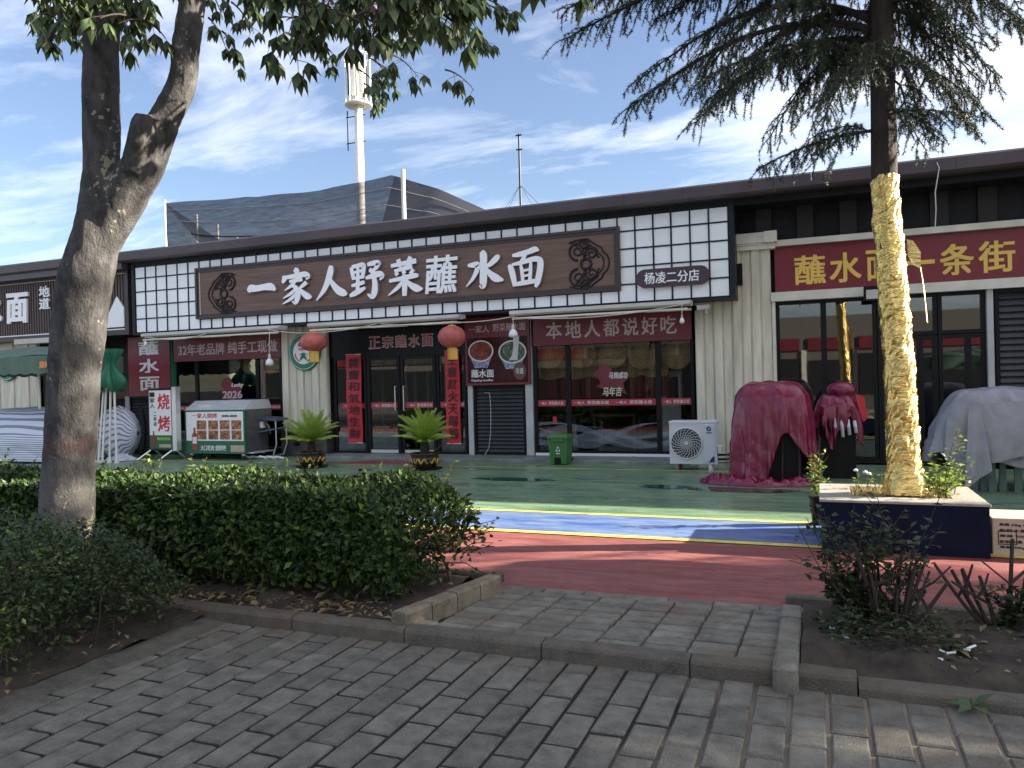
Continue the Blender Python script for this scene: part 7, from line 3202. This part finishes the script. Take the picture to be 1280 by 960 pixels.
# small-leaved shrub round the foot of the street tree
shrub = thing('shrub', 'low fine leaved shrub with thin stems round the foot of the street tree', 'shrub', (-4.4, 3.2, 0))
n = 30000
P = np.stack([rg.uniform(-6.4, -3.72, n), rg.uniform(2.45, 3.80, n), rg.random(n)], 1)
nz = np.array([mnoise.noise(Vector((p[0] * 2.1, p[1] * 2.1, 3.3))) for p in P.tolist()])
edge = np.clip((-3.62 - P[:, 0]) / .35, 0, 1)
top = (.66 + .20 * nz) * np.sqrt(np.clip(1 - ((P[:, 1] - 3.14) / .74) ** 2, .05, 1)) * (.55 + .45 * edge)
P[:, 2] = top * (P[:, 2] ** .55) + .04
keep = (P[:, 2] > .16) | (rg.random(n) < .25)
P = P[keep]
D = rg.normal(size=P.shape) * np.array([1, 1, .6]) + np.array([0, -.2, .3])
V, F_ = leaf_arrays(P, D, rg.normal(size=P.shape) * .5 + np.array([0, -.3, 1.0]), rg.uniform(.025, .05, len(P)), rg.uniform(.014, .024, len(P)), .25, .1)
stuff(put(bpy.data.objects.new('foliage', speckle(fast_mesh('foliage', V, F_, [M['bush_leaf'], M['hedge_young']]), len(P), .05)), shrub))
for k in range(70):
    x, y = rg.uniform(-5.8, -3.82), rg.uniform(2.65, 3.7)
    q = MB()
    pts_ = curve_pts([(x, y, .03), (x + rg.normal() * .04, y + rg.normal() * .04, .26), (x + rg.normal() * .10, y + rg.normal() * .1, .62)], 3)
    q.tube(pts_, [.007 - .0008 * i for i in range(len(pts_))], 5)
    q.build('stem', M['twig'], shrub)


# cut-back shrubs on the right: bare stems fanning from the base with sparse leaves
def cut_shrub(x, y, n, seed, lab, spread=.38, hmax=.75):
    rg_ = np.random.default_rng(seed)
    t_ = thing('cut_shrub', lab, 'shrub', (x, y, 0), 'cut back shrubs in the right bed')
    stems_ = []
    for k in range(n):
        a = rg_.uniform(0, 2 * PI)
        r = spread * rg_.uniform(.3, 1.0)
        h = hmax * rg_.uniform(.55, 1.0) * (1 - .25 * r / spread)
        bx_, by_ = x + .05 * math.cos(a), y + .05 * math.sin(a)
        pts_ = curve_pts([(bx_, by_, .03), (x + r * .55 * math.cos(a), y + .6 * r * .55 * math.sin(a), h * .42), (x + r * 1.0 * math.cos(a) + rg_.normal() * .02, y + .6 * r * math.sin(a), h)], 4)
        q_ = MB()
        r0 = rg_.uniform(.009, .016)
        q_.tube(pts_, [r0 * (1 - .4 * i / len(pts_)) for i in range(len(pts_))], 7)
        if rg_.random() < .7:
            b_ = pts_[5]
            e_ = b_ + Vector((rg_.normal() * .12, rg_.normal() * .06, rg_.uniform(.12, .22)))
            q_.tube([b_, b_.lerp(e_, .5) + Vector((.01, 0, -.01)), e_], [r0 * .65, r0 * .55, r0 * .45], 6)
        q_.build('stem', M['twig'], t_)
        stems_.append([tuple(v) for v in (pts_[0], pts_[4], pts_[-1])])
    return t_, stems_


t, ss = cut_shrub(.36, 4.72, 15, 3, 'cut back shrub with bare upright stems before the blue planter', .34, .68)
leafy('leaves', t, [[(.36, 4.72, .05), (.25 + rr.uniform(-.2, .1), 4.7, .25), (.05 + rr.uniform(-.22, .5), 4.7 + rr.uniform(-.15, .15), rr.uniform(.3, .74))] for k in range(30)] + [[(.30, 4.72, .05), (.2 + rr.uniform(-.2, .35), 4.72, .35), (.15 + rr.uniform(-.25, .55), 4.72 + rr.uniform(-.15, .15), rr.uniform(.6, .86))] for k in range(14)], 11, .055, .034, M['bush_leaf'], .06, 11, 3)
t, ss = cut_shrub(.93, 4.95, 12, 6, 'cut back shrub of thick bare dark stems at right edge', .36, .62)
leafy('leaves', t, [[(.93, 4.95, .05), (.98, 4.9, .15), (.9 + rr.uniform(-.15, .15), 4.85, .3)] for k in range(12)], 9, .05, .03, M['bush_leaf'], .06, 12, 3)
t, ss = cut_shrub(1.6, 4.7, 10, 9, 'cut back shrub with bare stems just outside right edge', .36, .62)
# low ground plants in the right bed
t = thing('low_weed', 'low leafy weeds along the blocks at left end of the right bed', 'plant', (.1, 4.5, 0))
leafy('leaves', t, [[(-.05 + rr.random() * .75, 4.2 + rr.random() * .75, .03), (-.05 + rr.random() * .75, 4.2 + rr.random() * .75, .1), (-.05 + rr.random() * .75, 4.2 + rr.random() * .75, .12 + rr.random() * .14)] for k in range(46)], 9, .045, .024, M['bush_leaf'], .06, 13, 3)

# fallen leaves and litter
n = 700
P = np.concatenate([np.stack([rg.uniform(-6, -2.4, n), rg.uniform(4.0, 4.5, n), np.full(n, .09)], 1),
                    np.stack([rg.uniform(-4.6, -3.6, 90), rg.uniform(2.2, 3.9, 90), np.full(90, .085)], 1),
                    np.stack([rg.uniform(.1, 1.4, 160), rg.uniform(4.1, 5.1, 160), np.full(160, .10)], 1),
                    np.stack([rg.uniform(-3.6, 1.0, 46), rg.uniform(2.5, 3.85, 46), np.full(46, .004)], 1)])
sz = np.concatenate([rg.uniform(.03, .10, n), rg.uniform(.03, .08, 90), rg.uniform(.03, .09, 160), rg.uniform(.006, .022, 46)])
D = rg.normal(size=P.shape) * np.array([1, 1, .15])
V, F_ = leaf_arrays(P, D, rg.normal(size=P.shape) * .25 + np.array([0, 0, 1.0]), sz, sz * .42, .25, .2)
o = stuff(put(bpy.data.objects.new('fallen_leaves', fast_mesh('fallen_leaves', V, F_, M['dry_leaf']))))
tag(o, 'dry fallen leaves scattered on the soil and pavement', 'leaves')
q = MB()
for px, py in ((1171, 823), (1188, 816), (1207, 812), (1214, 809), (1180, 815), (1040, 785), (1058, 797)):
    p = atz(px, py, .11)
    d = Vector((rr.uniform(-1, 1), rr.uniform(-1, 1), .2)).normalized() * rr.uniform(.012, .03)
    q.tube([p - d, p + d], .006, 6)
o = stuff(q.build('litter', M['white']))
tag(o, 'small white scraps of litter lying on the soil of the right bed', 'litter')
t = thing('fallen_sprig', 'dark leafy sprig lying on the pavement at right front', 'sprig', (.55, 3.85, 0))
p = atz(1215, 885, .02)
P = np.array([[p.x, p.y, .03]] * 6)
ang = np.linspace(0, 5.2, 6)
D = np.stack([np.cos(ang), np.sin(ang) * .8, np.array([.9, .1, .15, .1, .05, .1])], 1)
V, F_ = leaf_arrays(P, D, np.tile([0, -.2, 1.0], (6, 1)), .11, .045, .2, .1)
put(bpy.data.objects.new('leaf_cluster', fast_mesh('leaf_cluster', V, F_, M['hedge_dark'])), t)
q = MB()
q.tube([(p.x - .02, p.y + .05, .015), (p.x, p.y, .03)], .004, 5)
q.build('stalk', M['twig'], t)

# ================================================================== THE STREET OUTSIDE THE FRAME
# the row of planters and cedars goes on to the right, and the street trees along the kerb
CW = ['first', 'second', 'third', 'fourth', 'fifth', 'sixth']
for k, (x, y, rz, sc_) in enumerate(((9.8, 8.3, 1.9, 0.88), (13.8, 8.8, 4.0, 1.1))):
    copy_tree(cedar, (x, y, 0), rz, CW[k] + ' further cedar along the planter row to the right', sc_)
for k, (x, y, rz, sc_) in enumerate(((6.4, 3.9, 1.4, .86), (9.6, 5.0, 4.3, 1.0), (13.4, 5.6, 5.5, 1.1), (18.5, 8.0, 2.5, 1.2))):
    copy_tree(tree, (x, y, 0), rz, CW[k] + ' further street tree along the kerb to the right', sc_)
par = bpy.data.objects['green_parasol']
copy_tree(par, (3.75, 6.92, 0), 0, 'unseen green parasol added beyond right edge to shade the red forecourt', .80)  # parasol added out of view to throw shade on the red forecourt
# the far side of the street, seen only as reflections in the glass
ob = thing('opposite_building', 'pale two storey building across the street behind the viewer', 'building', (0, -26, 0))
q = MB()
q.box(-45, 40, -34, -26, 0, 5.2)
q.build('wall', mat('far_wall', (.13, .12, .11), .8), ob)
rr = random.Random(5)
x = -44
while x < 38:
    w_ = rr.uniform(2.2, 4.6)
    q = MB()
    q.box(x, x + w_, -26.06, -25.95, .1, rr.uniform(2.3, 2.9))
    q.build('window', M['ac_dark'], ob)
    q = MB()
    q.box(x, x + w_, -26.10, -25.9, 3.0, 3.8)
    q.build('sign_band', M['banner_red'] if rr.random() < .5 else M['dark_wall'], ob)
    q = MB()
    q.box(x + w_ + .1, x + w_ + .4, -26.05, -25.9, 0, 3.0)
    q.build('pier', M['cream_trim'] if rr.random() < .5 else M['dark_wall'], ob)
    x += w_ + .5
